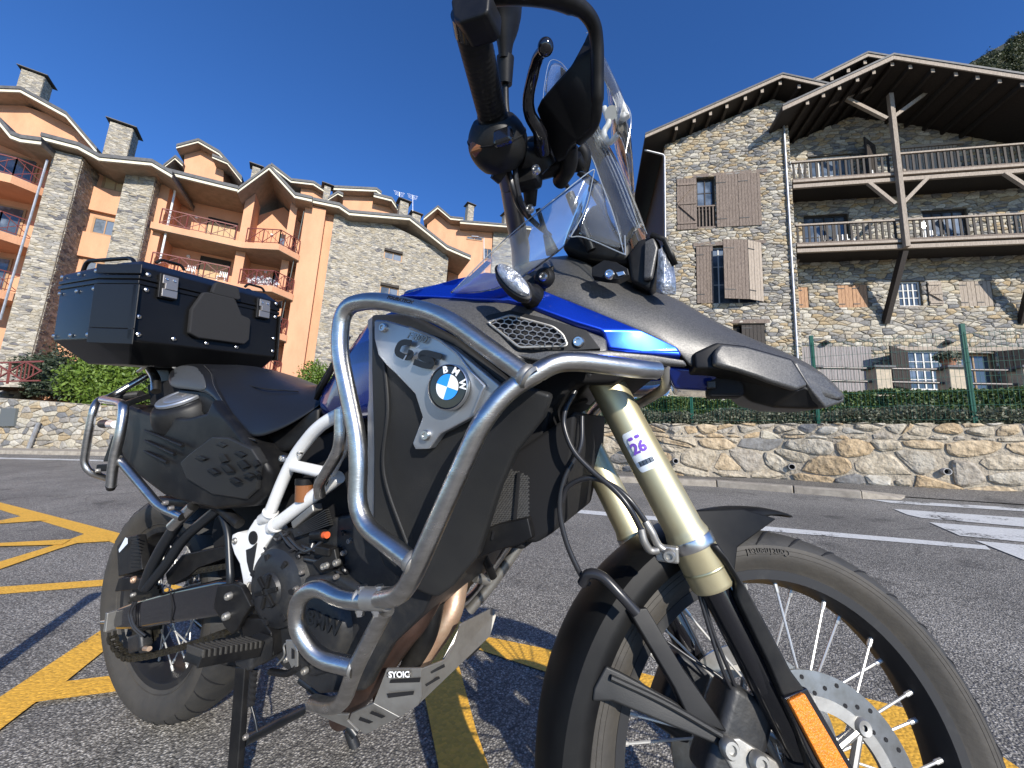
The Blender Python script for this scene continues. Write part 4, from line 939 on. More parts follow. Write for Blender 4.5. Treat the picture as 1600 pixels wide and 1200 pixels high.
eave(FG, ap, [(584, 305), (612, 312), (624, 330)], 1.0, 2, .28)
eave(FG, ap, [(512, 312), (528, 302), (536, 306)], 1.2, 2, .2)
# chimneys
def chimney(u0, u1, v0, v1, Y, cap=1.):
    fr = Frame((u0+u1)/2, v1, Y, math.radians(2)); a0, z0 = fr.at(u0, v1); a1, z1 = fr.at(u1, v0); w = (a1-a0)
    fr = Frame((u0+u1)/2, v1, Y, A_L+.12); w *= .62
    c_ = thing_part('chimney', ap)
    masonry(fr, c_, [(-w*.75, z0-.8), (w*.25, z0-.8), (w*.25, z1-.28), (-w*.75, z1-.28)], 0, .3, .13, [], m=m_ivory, mort=m_mortar, thick=w*1.0, gap=.006, proud=.025)
    SF = Frame(480, 400, 25, 0); SF.O = V((*fr.P(w*.25, 0, 0).xy, 0)); SF.e = -fr.n; SF.n = fr.e
    masonry(SF, c_, [(.03, z0-.8), (w, z0-.8), (w, z1-.28), (.03, z1-.28)], 0, .3, .13, [], m=m_ivory, mort=m_mortar, thick=.05, gap=.006, proud=.025)
    q = MB(); o_ = .22*cap
    b = [fr.P(-w*.75-o_, z1-.16, o_), fr.P(w*.25+o_, z1-.16, o_), fr.P(w*.25+o_, z1-.16, -w-o_), fr.P(-w*.75-o_, z1-.16, -w-o_)]; ap_ = fr.P(-w*.25, z1+.12, -w/2)
    q.prism(b, (0, 0, .05)); q.build('cap', m_slab, c_)
    q = MB(); k_ = [p+V((0, 0, .052)) for p in b]; q.add(k_+[ap_], [(0, 1, 4), (1, 2, 4), (2, 3, 4), (3, 0, 4), (3, 2, 1, 0)]); q.build('cap', m_slab, c_)
    q = MB()
    for s_ in (-w*.7, w*.2):
        for n_ in (-.06, -w+.06): fr.box(q, s_-.04, z1-.3, s_+.04, z1-.16, n_-.04, n_+.04)
    q.build('cap_support', m_iron, c_, stuff=True)
chimney(20, 76, 114, 162, 27.5); chimney(158, 216, 195, 250, 25.5)
chimney(389, 411, 258, 285, 27); chimney(503, 521, 288, 310, 29); chimney(620, 645, 313, 345, 31)
# ================================================================ second block further right
FB = Frame(740, 350, 40, math.radians(8))
zB = zL-2
bb = thing('apartment_building', 'smaller distant salmon apartment block seen between the stone gable and the handlebar', 'apartment building', loc=FB.P(0, zB, 0))
def fB(u, v, n=0.): return FB.at(u, v, n)
face(FB, bb, [(fB(668, 470)[0], zB), fB(668, 345), fB(684, 335), fB(702, 350), fB(770, 357), (fB(770, 470)[0], zB)], 0, 6, m_or)
stonewall(FB, bb, [(fB(771, 400)[0], zB), fB(771, 360), fB(806, 362), (fB(806, 400)[0], zB)], .15, 1, w=.6, h=.25)
eave(FB, bb, [(662, 342), (684, 324), (704, 341), (724, 343)], 1.0, 6, .3)
eave(FB, bb, [(719, 347), (805, 354), (830, 357)], 1.3, 5, .3)
for (u0, v0, u1, v1) in ((729, 368, 754, 377), (755, 387, 768, 406)):
    a0, z1 = fB(u0, v0, .05); a1, z0 = fB(u1, v1, .05); window(FB, bb, a0, z0, a1, z1, .06, 2, 1, m_wfr, m_glass, fw=.1)
AP_ = ap; ap = bb; chimney(727, 746, 319, 350, 44); chimney(785, 802, 334, 362, 44); chimney(640, 664, 333, 358, 36); ap = AP_
# grey street lamp in front of it
lp = Frame(755, 380, 30, 0); t = thing('street_lamp', 'slim grey street lamp in front of the distant salmon block', 'street lamp', loc=lp.P(lp.at(757, 460)[0], zL, 0))
p0 = lp.P(*lp.at(757, 470)); p1 = lp.P(*lp.at(756, 372)); MB().tube([p0, p1], .035, 8).build('pole', m_galv, t, smooth=True)
MB().tube([p1, p1+V((-.5, 0, .06))], .04, 6).build('arm', m_galv, t); MB().box(p1+V((-.75, 0, .05)), .6, .25, .1).build('lamp_head', m_galv, t, bevel=.03)
# roof aerials
t = thing('roof_aerial', 'thin television aerials standing on the apartment roof beside a chimney', 'aerial', loc=FG.P(*FG.at(632, 330)))
for (u, v0, v1) in ((624, 300, 330), (645, 305, 330)):
    p0, p1 = FG.P(*FG.at(u, v1)), FG.P(*FG.at(u, v0)); q = MB(); q.bar(p0, p1, .02); q.build('mast', m_galv, t); 
    for k in range(4): z = V((0, 0, -.12*k)); MB().bar(p1+z-FG.e*(.5-.05*k), p1+z+FG.e*(.5-.05*k), .009).build('rod', m_galv, t)

# ================================================================ LEFT RETAINING WALL, bushes, railing
wa, wb_ = G(-330, 699), G(-60, 699.5); wc = G(128, 699); wd = G(640, 716)
LW = [wa, wb_, wc, wd]
def lw_frame():
    a, b = LW[0], LW[-1]; e = (b-a); e.z = 0; L_ = e.length; e.normalize(); return a, e, L_
la, le, lL = lw_frame(); ln = V((le.y, -le.x, 0))
def LP(s, z, n=0.): q = la+le*s+ln*n; return V((q.x, q.y, z))
def Ls(u, v):
    d = B3.inverted() @ ray(u, v); t = (la-CB).dot(ln)/d.dot(ln); p = CB+d*t; return (p-la).dot(le), p.z
lt = [Ls(u, v) for u, v in ((-200, 594), (0, 600), (120, 614), (300, 640), (420, 652), (560, 662), (640, 668))]
print('left wall', lL, lt, la)
lw = thing('stone_wall', 'long retaining wall of small coursed rubble across the road at the left', 'wall', mw=BM)
class LFr:
    e = None
    @staticmethod
    def P(a, z, n=0.): return LP(a, z, n)
    @staticmethod
    def prism(mb, poly, n0, n1): return mb.prism([LP(a, z, n1) for a, z in poly], ln*(n0-n1))
_bw = MB.build
def _local(self, *a, **k): k['world'] = False; return _bw(self, *a, **k)
MB.build = _local
poly = [(0, -.1), (lL, -.1)]+[(min(s, lL), z) for s, z in lt[::-1]]+[(0, lt[0][1])]
random.seed(9)
dg = Ls(18, 652)
masonry(LFr, lw, poly, 0, .42, .2, [], m=m_ivory if 0 else m_rubble, mort=m_mortar, thick=.6, gap=.014, proud=.05, limit=120, drop=.05, mixed=.5, name='stone')
q = MB(); LFr.prism(q, [(dg[0]-.35, dg[1]-.32), (dg[0]+.35, dg[1]-.32), (dg[0]+.35, dg[1]+.32), (dg[0]-.35, dg[1]+.32)], .0, .11); q.build('metal_hatch', mat('grey_hatch', (.10, .11, .11), .6), lw)
s_, z_ = Ls(62, 665); MB().tube([LP(s_+.15, z_+.1, .12), LP(s_-.15, -.05, .14)], .06, 8).build('downpipe', m_galv, lw, smooth=True)
q = MB(); LFr.prism(q, [(0, -.05), (lL, -.05), (lL, .12), (0, .12)], 0, 1.1); kk = q.build('pavement', m_kerb); kk.matrix_world = BM; struct(kk)
MB.build = _bw
# ground behind the wall
tg = MB(); tg.grid([[LP(s, z-.06, -.5) for s, z in lt], [LP(s, z-.1, -14) for s, z in lt]]); o = tg.build('garden_ground', m_soil); o.matrix_world = BM; struct(o)
if o.data.polygons[0].normal.z < 0: o.data.flip_normals()
def LB(u, v, n): # point at pixel on plane parallel to the left wall
    d = B3.inverted() @ ray(u, v); t = ((la+ln*n)-CB).dot(ln)/d.dot(ln); return CB+d*t
def bush(name, label, cat, blobs, n, size, m, seed, base):
    root = thing(name, label, cat, mw=BM); 
    o = leafcloud('foliage', blobs, n, size, m, root, seed, .35, M4=1)
    MB().tube([base, blobs[0][0]], [.06, .03], 6).build('stem', m_bark, root, world=False); return root
c1 = LB(175, 600, -1.2); R1 = 1.9
bush('round_bush', 'big bright green bush spilling over the left retaining wall under the top case', 'bush', [(LB(150, 596, -1.2), (.9, 1., .9)), (LB(195, 588, -1.3), (1.1, 1.1, 1.0)), (LB(190, 612, -.9), (.9, .8, .7)), (LB(232, 596, -1.4), (.9, .9, .8)), (LB(215, 625, -.7), (.7, .6, .5)), (LB(160, 618, -.6), (.5, .5, .5))], 26000, .07, m_bush, 2, LB(190, 640, -1.2))
bush('dark_conifer', 'dark spreading juniper between the red railing and the bright green bush', 'bush', [(LB(88, 590, -1.4), (1.1, .9, .8)), (LB(108, 575, -1.8), (.9, .9, 1.0)), (LB(76, 606, -1.), (.7, .6, .4)), (LB(112, 604, -1.), (.7, .6, .5)), (LB(60, 572, -2.2), (.8, .8, .5))], 11000, .06, m_con, 4, LB(95, 620, -1.3))
bush('small_bush', 'small yellow-green bush behind the saddle at the foot of the stone gable wall', 'bush', [(LB(492, 590, -6), (.8, .7, .8)), (LB(505, 600, -6), (.7, .6, .7))], 3500, .07, m_bush, 6, LB(495, 625, -6))
bush('small_bush', 'low dark bush half hidden behind the rear rack', 'bush', [(LB(262, 610, -1.5), (1.0, .9, .9)), (LB(300, 620, -1.8), (1.2, 1, 1))], 5000, .07, m_con, 7, LB(280, 640, -1.5))
# red garden railing on the wall at far left
rr_ = thing('garden_railing', 'dark red steel railing with diamond pattern on the retaining wall at the left edge', 'railing', mw=BM)
def rb(p, q, w): MB().bar(p, q, w).build('bar', m_red, rr_, world=False)
zT0 = LB(0, 566, -.4); zT1 = LB(62, 575, -.4); zb0 = LB(0, 598, -.4); zb1 = LB(62, 604, -.4)
s0r, s1r = (zT0-la).dot(le)-2.6, (zT1-la).dot(le)+.1; zt_, zb2 = zT0.z-.02, zb0.z+.05
rb(LP(s0r, zt_, -.4), LP(s1r, zt_, -.4), .06); rb(LP(s0r, zb2, -.4), LP(s1r, zb2, -.4), .05)
k = 3; w_ = (s1r-s0r)/k; zm = (zt_+zb2)/2
for i in range(k):
    a = s0r+i*w_; b = a+w_; m_ = (a+b)/2
    for p, q in (((a, zm), (m_, zt_)), ((m_, zt_), (b, zm)), ((b, zm), (m_, zb2)), ((m_, zb2), (a, zm))): rb(LP(p[0], p[1], -.4), LP(q[0], q[1], -.4), .045)
    for t_ in (.25, .38, .5, .62, .75): rb(LP(a+w_*t_, zb2+abs(t_-.5)*(zt_-zb2)*.9, -.4), LP(a+w_*t_, zt_-abs(t_-.5)*(zt_-zb2)*.9, -.4), .03)
    rb(LP(a, zb2-.1, -.4), LP(a, zt_, -.4), .06)
# ================================================================ wooded mountainside, upper right
def HP(u, v, Y): r = ray(u, v); return CAM+r*(Y/r.y)
prof = [(1380, 190), (1440, 140), (1490, 105), (1520, 92), (1560, 70), (1600, 45), (1700, -20), (1900, -120), (2300, -260)]
m_hill = mat('forest_floor', (.06, .06, .03), .9, c2=(.16, .13, .08), ns=.05, detail=8, contrast=(.5, .7))
ridge = [HP(u, v+14, 160) for u, v in prof]; hill = MB()
rows = [[V((p.x, p.y+60*t, p.z*1.0+ -(0)+t*20)) for p in ridge] for t in (1,)]+[ridge]+[[V((p.x*(1-.25*t), p.y-70*t, p.z*(1-t)+zL*t)) for p in ridge] for t in (.33, .66, 1)]
hill.grid(rows); o = hill.build('hillside', m_hill, smooth=True); struct(o)
m_for = leafmat('forest_leaf', (.020, .032, .014), (.085, .095, .035))
def tree_far(c, h, w, seed, kind):
    pass
r_ = np.random.default_rng(12); blobs = []
for i in range(900):
    t = r_.random()**.8; k = r_.random()*(len(ridge)-1); a = int(k); p = ridge[a].lerp(ridge[a+1], k-a) if a < len(ridge)-1 else ridge[-1]
    q = V((p.x*(1-.25*t*.4), p.y-70*t*.4, p.z*(1-t*.4)+zL*t*.4)); h = r_.uniform(2.2, 6.); blobs.append((q+V((0, 0, h*.5)), (h*.5, h*.5, h*.75)))
wd_ = leafcloud('wooded_slope', blobs, 200000, .5, m_for, None, 8, .5); wd_['kind'] = 'stuff'; wd_['label'] = 'wooded mountainside above the stone house roof'
# invented low post outside the left edge, added to cast a thin shadow
bo = thing('shadow_post', 'unseen slim dark post added beyond the left edge to cast a long thin shadow across the yellow line', 'shadow_post', mw=BM)
MB().tube([V((-.20, -.67, 0)), V((-.20, -.67, .78))], .028, 14).build('post', m_iron, bo, world=False, smooth=True); MB().lathe([(.001, .82), (.03, .81), (.034, .78), (.03, .76)], V((-.20, -.67, 0)), V((0, 0, 1)), 16).build('cap', m_iron, bo, world=False, smooth=True)
# ================================================================ THE MOTORCYCLE
ZK = dict(A=(60, 360, 3.2), B=(500, 380, 4), C=(140, 760, 2.728), D=(420, 640, 2.143), E=(840, 560, 1.876), F=(1100, 760, 2.728), G=(740, 380, 2.667),
          H=(660, 0, 2.609), J=(0, 560, 5.333), K=(460, 760, 6.667), Q=(780, 560, 5.714), R=(740, 620, 5), Z=(0, 0, 1))
ITR = RB.transposed()
def bray(u, v): return ITR @ V(((u-800)/FPX, (v-600)/FPX, 1))
def P(k, x, y, Y):
    """point of the bike seen in a detail view k at (x, y), lying Y metres left of the bike's centre plane"""
    a, b, s = ZK[k]; d = bray(a+x/s, b+y/s); t = (Y-CB.y)/d.y; return CB+d*t
def PXp(k, x, y, X): a, b, s = ZK[k]; d = bray(a+x/s, b+y/s); return CB+d*((X-CB.x)/d.x)
# steering: the fork, bars and front wheel are turned about the steering axis
RK = math.radians(26); SAX = V((-math.sin(RK), 0, math.cos(RK))); SA0 = V((1.695, 0, 0)); SD = .5676
SR = Matrix.Rotation(SD, 3, SAX)
def ST(p): return SR @ (V(p)-SA0)+SA0
def PS(k, x, y, Y):
    """same on a plane parallel to the turned front wheel (unturned coordinates returned)"""
    a, b, s = ZK[k]; d = SR.transposed() @ bray(a+x/s, b+y/s); c = SR.transposed() @ (CB-SA0)+SA0; return c+d*((Y-c.y)/d.y)
def st(mb): mb.v = [tuple(ST(p)) for p in mb.v]; return mb
def mir(mb):
    o = MB(); o.v = [(x, -y, z) for x, y, z in mb.v]; o.f = [f[::-1] for f in mb.f]; return o
bike = thing('motorcycle', 'blue and black adventure motorcycle with steel crash bars, gold fork and black top case', 'motorcycle', mw=BM)
# materials
m_plas = mat('black_plastic', (.006, .006, .0065), .46, spec=.3, c2=(.022, .021, .019), ns=14, detail=8, contrast=(.45, .8), bump=.12, bs=900, bdist=.001)
m_gplas = mat('grey_textured_plastic', (.062, .061, .060), .42, m=.35, c2=(.112, .109, .104), ns=420, detail=2, bump=.22, bs=700, bdist=.001)
m_dplas = mat('dark_side_plastic', (.014, .0143, .015), .5, spec=.4, c2=(.021, .021, .02), ns=6, bump=.2, bs=700, bdist=.001)
m_gloss = mat('gloss_black', (.008, .008, .010), .12, coat=.6)
m_blue = mat('blue_paint', (.004, .034, .36), .30, m=.75, c2=(.005, .055, .58), ns=1500, detail=1, coat=.7)
m_steel = mat('brushed_steel', (.60, .585, .56), .23, m=1, c2=(.42, .405, .375), ns=22, bump=.12, bs=160, bdist=.002, stretch=(1, 1, 3), rvar=.12)
m_blue2 = mat('deep_blue_paint', (.003, .014, .13), .2, m=.3, c2=(.003, .02, .18), ns=1500, detail=1, coat=.8)
m_gold = mat('gold_fork', (.70, .62, .39), .40, m=.85, c2=(.64, .565, .35), ns=6, rvar=.08)
m_gold_d = mat('gold_fork_collar', (.60, .55, .33), .34, m=.9)
m_chr = mat('chrome', (.62, .61, .59), .28, m=1)
m_silver = mat('silver_plate', (.46, .475, .49), .38, m=.85, c2=(.40, .415, .43), ns=5, rvar=.08)
m_rub = mat('tyre_rubber', (.020, .020, .020), .62, c2=(.06, .055, .046), ns=5, bump=.15, bs=90, contrast=(.35, .8))
m_rubside = mat('dusty_sidewall', (.058, .051, .041), .66, c2=(.030, .028, .025), ns=9, bump=.12, bs=70, contrast=(.3, .75))
m_fen = mat('mudguard_plastic', (.004, .004, .0045), .5, spec=.2, c2=(.010, .010, .0095), ns=12, detail=8, bump=.1, bs=900, bdist=.001)
m_rim = mat('black_rim', (.012, .012, .013), .5, c2=(.05, .048, .042), ns=12, contrast=(.55, .8))
m_white = mat('white_frame_paint', (.72, .72, .70), .32, c2=(.62, .60, .56), ns=9, coat=.3, contrast=(.5, .8))
m_alu = mat('bare_aluminium', (.42, .41, .38), .42, m=.85, c2=(.30, .285, .26), ns=12, rvar=.15, bump=.15, bs=60, bdist=.003)
m_disc = mat('brake_disc_steel', (.42, .42, .42), .3, m=1, c2=(.30, .29, .27), ns=30)
m_cop = mat('heat_stained_header', (.46, .27, .18), .45, m=.7, c2=(.55, .40, .28), ns=18, bump=.3, bs=80, bdist=.002, contrast=(.3, .6))
m_brn = mat('burnt_header', (.11, .065, .05), .38, m=.7, c2=(.05, .035, .03), ns=10)
m_case = mat('powder_coat_black', (.004, .004, .0045), .36, spec=.28, c2=(.007, .007, .007), ns=5, bump=.15, bs=900, bdist=.001)
m_casec = mat('case_corner_plastic', (.009, .009, .0095), .4, spec=.35, bump=.25, bs=1200, bdist=.001)
m_foam = mat('foam_pad', (.014, .014, .015), .85, bump=.5, bs=900, bdist=.002)
m_seat = mat('seat_vinyl', (.009, .0095, .011), .36, bump=.25, bs=700, bdist=.001)
m_seatg = mat('grey_seat_vinyl', (.05, .053, .055), .5, bump=.25, bs=700, bdist=.001)
m_eng = mat('engine_black', (.014, .015, .017), .46, c2=(.045, .042, .036), ns=16, detail=8, contrast=(.48, .8), bump=.3, bs=120, bdist=.002)
def clearmat():
    mt, nt, p, N = nodes('clear_acrylic'); L = nt.links.new; nt.nodes.remove(p)
    tr = N('BsdfTransparent'); tr.inputs[0].default_value = (.95, .965, .97, 1); gl = N('BsdfGlossy'); gl.inputs['Roughness'].default_value = .04; fr = N('Fresnel'); fr.inputs[0].default_value = 1.42
    df = N('BsdfDiffuse'); df.inputs[0].default_value = (.75, .78, .8, 1); nz = N('TexNoise'); nz.inputs['Scale'].default_value = 5; nz.inputs['Detail'].default_value = 9; tc = N('TexCoord'); L(tc.outputs['Object'], nz.inputs['Vector'])
    mr = N('MapRange'); mr.inputs['From Min'].default_value = .35; mr.inputs['From Max'].default_value = .75; mr.inputs['To Min'].default_value = .025; mr.inputs['To Max'].default_value = .11; L(nz.outputs[0], mr.inputs[0])
    a = N('MixShader'); L(mr.outputs[0], a.inputs[0]); L(tr.outputs[0], a.inputs[1]); L(df.outputs[0], a.inputs[2]); b = N('MixShader'); L(fr.outputs[0], b.inputs[0]); L(a.outputs[0], b.inputs[1]); L(gl.outputs[0], b.inputs[2])
    L(b.outputs[0], nt.nodes['Material Output'].inputs[0]); return mt
m_clear = clearmat()
m_amber = mat('amber_reflector', (.85, .24, .005), .25, c2=(.65, .15, .003), ns=300, bump=.8, bs=500, bdist=.002, coat=1)
m_lens = mat('clear_lens', (.55, .57, .6), .3, c2=(.3, .32, .35), ns=90, bump=1., bs=120, bdist=.005, m=.6, coat=1)
m_spk = mat('spoke_steel', (.55, .54, .51), .4, m=.6)
m_void = mat('deep_black', (.004, .004, .005), .8)
m_sub = mat('dark_blue_black_tube', (.009, .011, .014), .35)
m_wtext = mat('white_print', (.75, .75, .75), .6); m_btext = mat('black_print', (.01, .01, .01), .35); m_stk = mat('sticker_white', (.68, .74, .80), .35); m_pur = mat('sticker_purple', (.16, .07, .45), .4)
m_ltblue = mat('roundel_blue', (.01, .25, .78), .2, coat=.8); m_rwhite = mat('roundel_white', (.8, .8, .8), .2, coat=.8)
m_chain = mat('chain', (.05, .045, .032), .5, m=.6, c2=(.02, .018, .015), ns=90)
m_fluid = mat('brake_fluid_pot', (.20, .08, .03), .3)
m_conn = mat('orange_connector', (.6, .10, .03), .5)
m_gpipe = mat('grey_bar', (.28, .26, .24), .38, m=.7)
def part(name, mb, m, parent=None, **k):
    k.setdefault('world', False); return mb.build(name, m, parent or bike, **k)
def panel(name, pts, m, parent=None, th=.012, bulge=.004, bevel=.003, dirv=None, steered=False, both=False, inner=.22, label=None):
    """thick body panel: outline points, face slightly crowned, pushed inwards by th"""
    q = [V(p) for p in pts]; n = len(q); c = sum(q, V((0, 0, 0)))/n
    nr = V((0, 0, 0))
    for i in range(n): nr += (q[i]-c).cross(q[(i+1) % n]-c)
    nr.normalize()
    if nr.y > 0: q = q[::-1]; nr = -nr
    d = -nr if dirv is None else V(dirv)
    bm = bmesh.new(); vs = [bm.verts.new(p) for p in q]; f = bm.faces.new(vs)
    if bulge:
        r = bmesh.ops.inset_region(bm, faces=[f], thickness=inner*.1, use_even_offset=True)
        for v in f.verts: v.co += nr*bulge
    bmesh.ops.triangulate(bm, faces=[x for x in bm.faces if len(x.verts) > 4])
    bv = list(bm.verts); mb = MB(); bm.verts.ensure_lookup_table(); idx = {v: i for i, v in enumerate(bm.verts)}
    mb.v = [tuple(v.co) for v in bm.verts]; mb.f = [tuple(idx[v] for v in f_.verts) for f_ in bm.faces]; k = len(mb.v)
    back = [p+d*th for p in q]; mb.v += [tuple(p) for p in back]; ids = list(range(n))
    mb.f.append(tuple(k+i for i in reversed(range(n))))
    for i in range(n): j = (i+1) % n; mb.f.append((i, k+i, k+j, j))
    bm.free()
    if steered: st(mb)
    o = part(name, mb, m, parent, bevel=bevel, smooth=True, label=label, angle=28)
    if both: part(name, mir(mb), m, parent, bevel=bevel, smooth=True)
    return o
def tubep(name, pts, r, m, parent=None, fr=.04, n=16, both=False, steered=False, flt=True, **k):
    p_ = fillet(pts, fr, 7) if flt else pts
    mb = MB().tube(p_, r, n)
    if steered: st(mb)
    o = part(name, mb, m, parent, smooth=True, **k)
    if both: part(name, mir(mb), m, parent, smooth=True)
    return o
def bolt(c, ax, r=.007, h=.004, m=None, parent=None, name='bolt', steered=False):
    c = V(c); ax = V(ax).normalized(); mb = MB().lathe([(.0001, h*.5), (r*.42, h*.5), (r*.5, h), (r*.8, h), (r, h*.5), (r, -.004)], c, ax, 14)
    if steered: st(mb)
    return part(name, mb, m or m_chr, parent, smooth=True)
OUT = V((0, -1, 0))
def text(s, name, c, xd, yd, size, m, parent, ext=.0008, steered=False, shear=0, bold=0, spacing=1.):
    cu = bpy.data.curves.new(name, 'FONT'); cu.body = s; cu.size = size; cu.extrude = ext; cu.align_x = 'CENTER'; cu.align_y = 'CENTER'; cu.offset = bold; cu.shear = shear; cu.space_character = spacing; cu.resolution_u = 3
    to = bpy.data.objects.new(name, cu); COL.objects.link(to); me = bpy.data.meshes.new_from_object(to); bpy.data.objects.remove(to)
    X = V(xd).normalized(); Y_ = V(yd); Y_ = (Y_-X*Y_.dot(X)).normalized(); Z_ = X.cross(Y_); M3 = Matrix((X, Y_, Z_)).transposed()
    for v in me.vertices:
        p = V(c)+M3 @ v.co; v.co = ST(p) if steered else p
    me.materials.clear(); me.materials.append(m); o = bpy.data.objects.new(name, me); COL.objects.link(o); o.parent = parent or bike; WM[o.name] = BM; return o
# ---------------------------------------------------------------- wheels
def wheel(name, axc, R, w, rimR, rimw, rimin, spokes, steered, tyre_h, discs, hubw, sprocket=False):
    wp = bpy.data.objects.new(name, None); COL.objects.link(wp); wp.parent = bike; WM[wp.name] = BM
    ax = V((0, 1, 0)); S_ = (lambda q: st(q)) if steered else (lambda q: q)
    h = tyre_h; prof = []
    for i in range(15):      # tread crown
        a = math.radians(-74+148*i/14); prof.append((R-h*.55+h*.55*math.cos(a)*1.0, w/2*math.sin(a)/math.sin(math.radians(74))*.97))
    tread = [(r, y) for r, y in prof]
    q = MB().lathe(tread, axc, ax, 120); 
    side = []
    for s in (1, -1):
        e = prof[-1] if s > 0 else prof[0]
        side.append([(e[0], e[1]), (e[0]-h*.18, s*w*.5), (e[0]-h*.4, s*w*.47), (rimR+.008, s*(rimw/2+.004)), (rimR-.002, s*(rimw/2)), (rimR-.006, s*(rimw/2-.01))])
    ty = part('tyre', S_(q), m_rub, wp, smooth=True)
    for sd_ in side: part('sidewall', S_(MB().lathe(sd_ if sd_[0][1] < 0 else sd_, axc, ax, 120)), m_rubside, ty, smooth=True)
    for k_, rr_ in enumerate((R-h*.50, R-h*.62, rimR+.013)):
        for s in (-1, 1): part('moulded_ring', S_(MB().lathe([(rr_-.0014, s*w*.478), (rr_, s*(w*.478+.0022)), (rr_+.0014, s*w*.478)] if k_ < 2 else [(rr_-.001, s*(rimw/2+.007)), (rr_, s*(rimw/2+.0095)), (rr_+.001, s*(rimw/2+.009))], axc, ax, 120)), m_rubside, ty, smooth=True)
    # tread grooves: shallow raised blocks as ribs running diagonally
    g = MB(); ng = 34
    for i in range(ng):
        for s in (-1, 1):
            pts = []
            for k in range(5):
                t = k/4; a = math.radians(12+60*t); rr = R-h*.55+h*.55*math.cos(a); y = s*w/2*math.sin(a)/math.sin(math.radians(74))*.97; th = 2*PI*(i+(.5 if s > 0 else 0))/ng+t*.16
                pts.append(V((axc[0]+rr*math.cos(th), y, axc[2]+rr*math.sin(th))))
            g.tube(pts, [.0012, .0022, .0022, .002, .001], 5)
    part('tread_groove', S_(g), m_void, ty, stuff=True)
    rp = [(rimR+.004, -rimw/2), (rimR+.003, -rimw/2-.003), (rimR-.012, -rimw/2-.001), (rimR-.016, -rimw/2+.008), (rimin+.004, -.012), (rimin, 0), (rimin+.004, .012), (rimR-.016, rimw/2-.008), (rimR-.012, rimw/2+.001), (rimR+.003, rimw/2+.003), (rimR+.004, rimw/2)]
    rm = part('rim', S_(MB().lathe(rp, axc, ax, 96)), m_rim, wp, smooth=True)
    hub = MB().lathe([(.012, -hubw), (.034, -hubw), (.036, -hubw*.7), (.026, -hubw*.5), (.026, hubw*.5), (.036, hubw*.7), (.034, hubw), (.012, hubw)], axc, ax, 32)
    part('hub', S_(hub), m_eng, wp, smooth=True)
    for i in range(spokes):
        s = 1 if i % 2 else -1; th = 2*PI*(i+.35)/spokes; lead = (.62 if (i//2) % 2 else -.62)
        a = V((axc[0]+.034*math.cos(th+lead*1.6), s*hubw*.8, axc[2]+.034*math.sin(th+lead*1.6))); b = V((axc[0]+(rimin+.006)*math.cos(th), s*.008, axc[2]+(rimin+.006)*math.sin(th)))
        sp = part('spoke', S_(MB().tube([a, b], .0021, 7)), m_spk, wp, smooth=True)
        d = (a-b).normalized(); part('nipple', S_(MB().tube([b, b+d*.016, b+d*.018], [.0036, .0036, .0026], 8)), m_spk, sp, smooth=True)
    for y, r0, r1 in discs:
        dk = MB(); dk.lathe([(r0, -.0022), (r1, -.0022), (r1, .0022), (r0, .0022)], V(axc)+V((0, y, 0)), ax, 96, closed=True); dd = part('brake_disc', S_(dk), m_disc, wp)
        hm = MB(); s = -1 if y < 0 else 1
        for i in range(48):
            th = 2*PI*i/48; rr = r1-.009-(i % 3)*.0095; hm.disc(V((axc[0]+rr*math.cos(th), y+s*.0024, axc[2]+rr*math.sin(th))), (0, s, 0), .0032, .0004, 8)
        part('cooling_hole', S_(hm), m_void, dd, stuff=True)
        # wavy inner carrier
        cr = MB(); n = 8
        cr.lathe([(.045, y-.002), (.062, y-.002), (.062, y+.002), (.045, y+.002)], axc, ax, 48, closed=True)
        cr.lathe([(r0-.016, y-.003), (r0+.001, y-.003), (r0+.001, y+.003), (r0-.016, y+.003)], axc, ax, 64, closed=True)
        for i in range(n):
            for l in (-.28, .28):
                th = 2*PI*i/n; cr.tube([V((axc[0]+.055*math.cos(th+l*1.2), y, axc[2]+.055*math.sin(th+l*1.2))), V((axc[0]+(r0-.008)*math.cos(th), y, axc[2]+(r0-.008)*math.sin(th)))], .0055, 8)
        part('disc_carrier', S_(cr), m_alu, dd, smooth=True)
        for i in range(n):
            th = 2*PI*i/n; c = V((axc[0]+(r0-.004)*math.cos(th), y+s*.004, axc[2]+(r0-.004)*math.sin(th))); b_ = MB().lathe([(.004, .003), (.010, .004), (.0125, 0), (.0125, -.003)], c, (0, s, 0), 14); part('disc_bobbin', S_(b_), m_alu, dd, smooth=True)
    if sprocket:
        y = -.088; q = MB(); n = 42; pts = []
        for i in range(n*2):
            rr = .094 if i % 2 else .086; th = PI*i/n; pts.append(V((axc[0]+rr*math.cos(th), y, axc[2]+rr*math.sin(th))))
        q.prism(pts, (0, .006, 0)); part('sprocket', q, m_chain, wp)
    return wp
FAX = V((1.578, 0, .345)); RAX = V((0, 0, .335))
fw_ = wheel('front_wheel', FAX, .347, .098, .280, .060, .258, 36, True, .062, [(-.066, .118, .150), (.066, .118, .150)], .05)
rw_ = wheel('rear_wheel', RAX, .324, .155, .222, .100, .196, 32, False, .085, [(.08, .09, .132)], .06, sprocket=True)
# raised lettering on the front tyre side
for i, ch in enumerate('Continental'):
    th = math.radians(84.5+i*1.32); rr = .313; c = V((FAX.x+rr*math.cos(th), -.0500, FAX.z+rr*math.sin(th)))
    xd = V((-math.sin(th), 0, math.cos(th))); text(ch, 'tyre_letter', c+V((0, .0005, 0)), xd, -V((math.cos(th), 0, math.sin(th))), .0155, m_rubside, fw_, .0012, True)
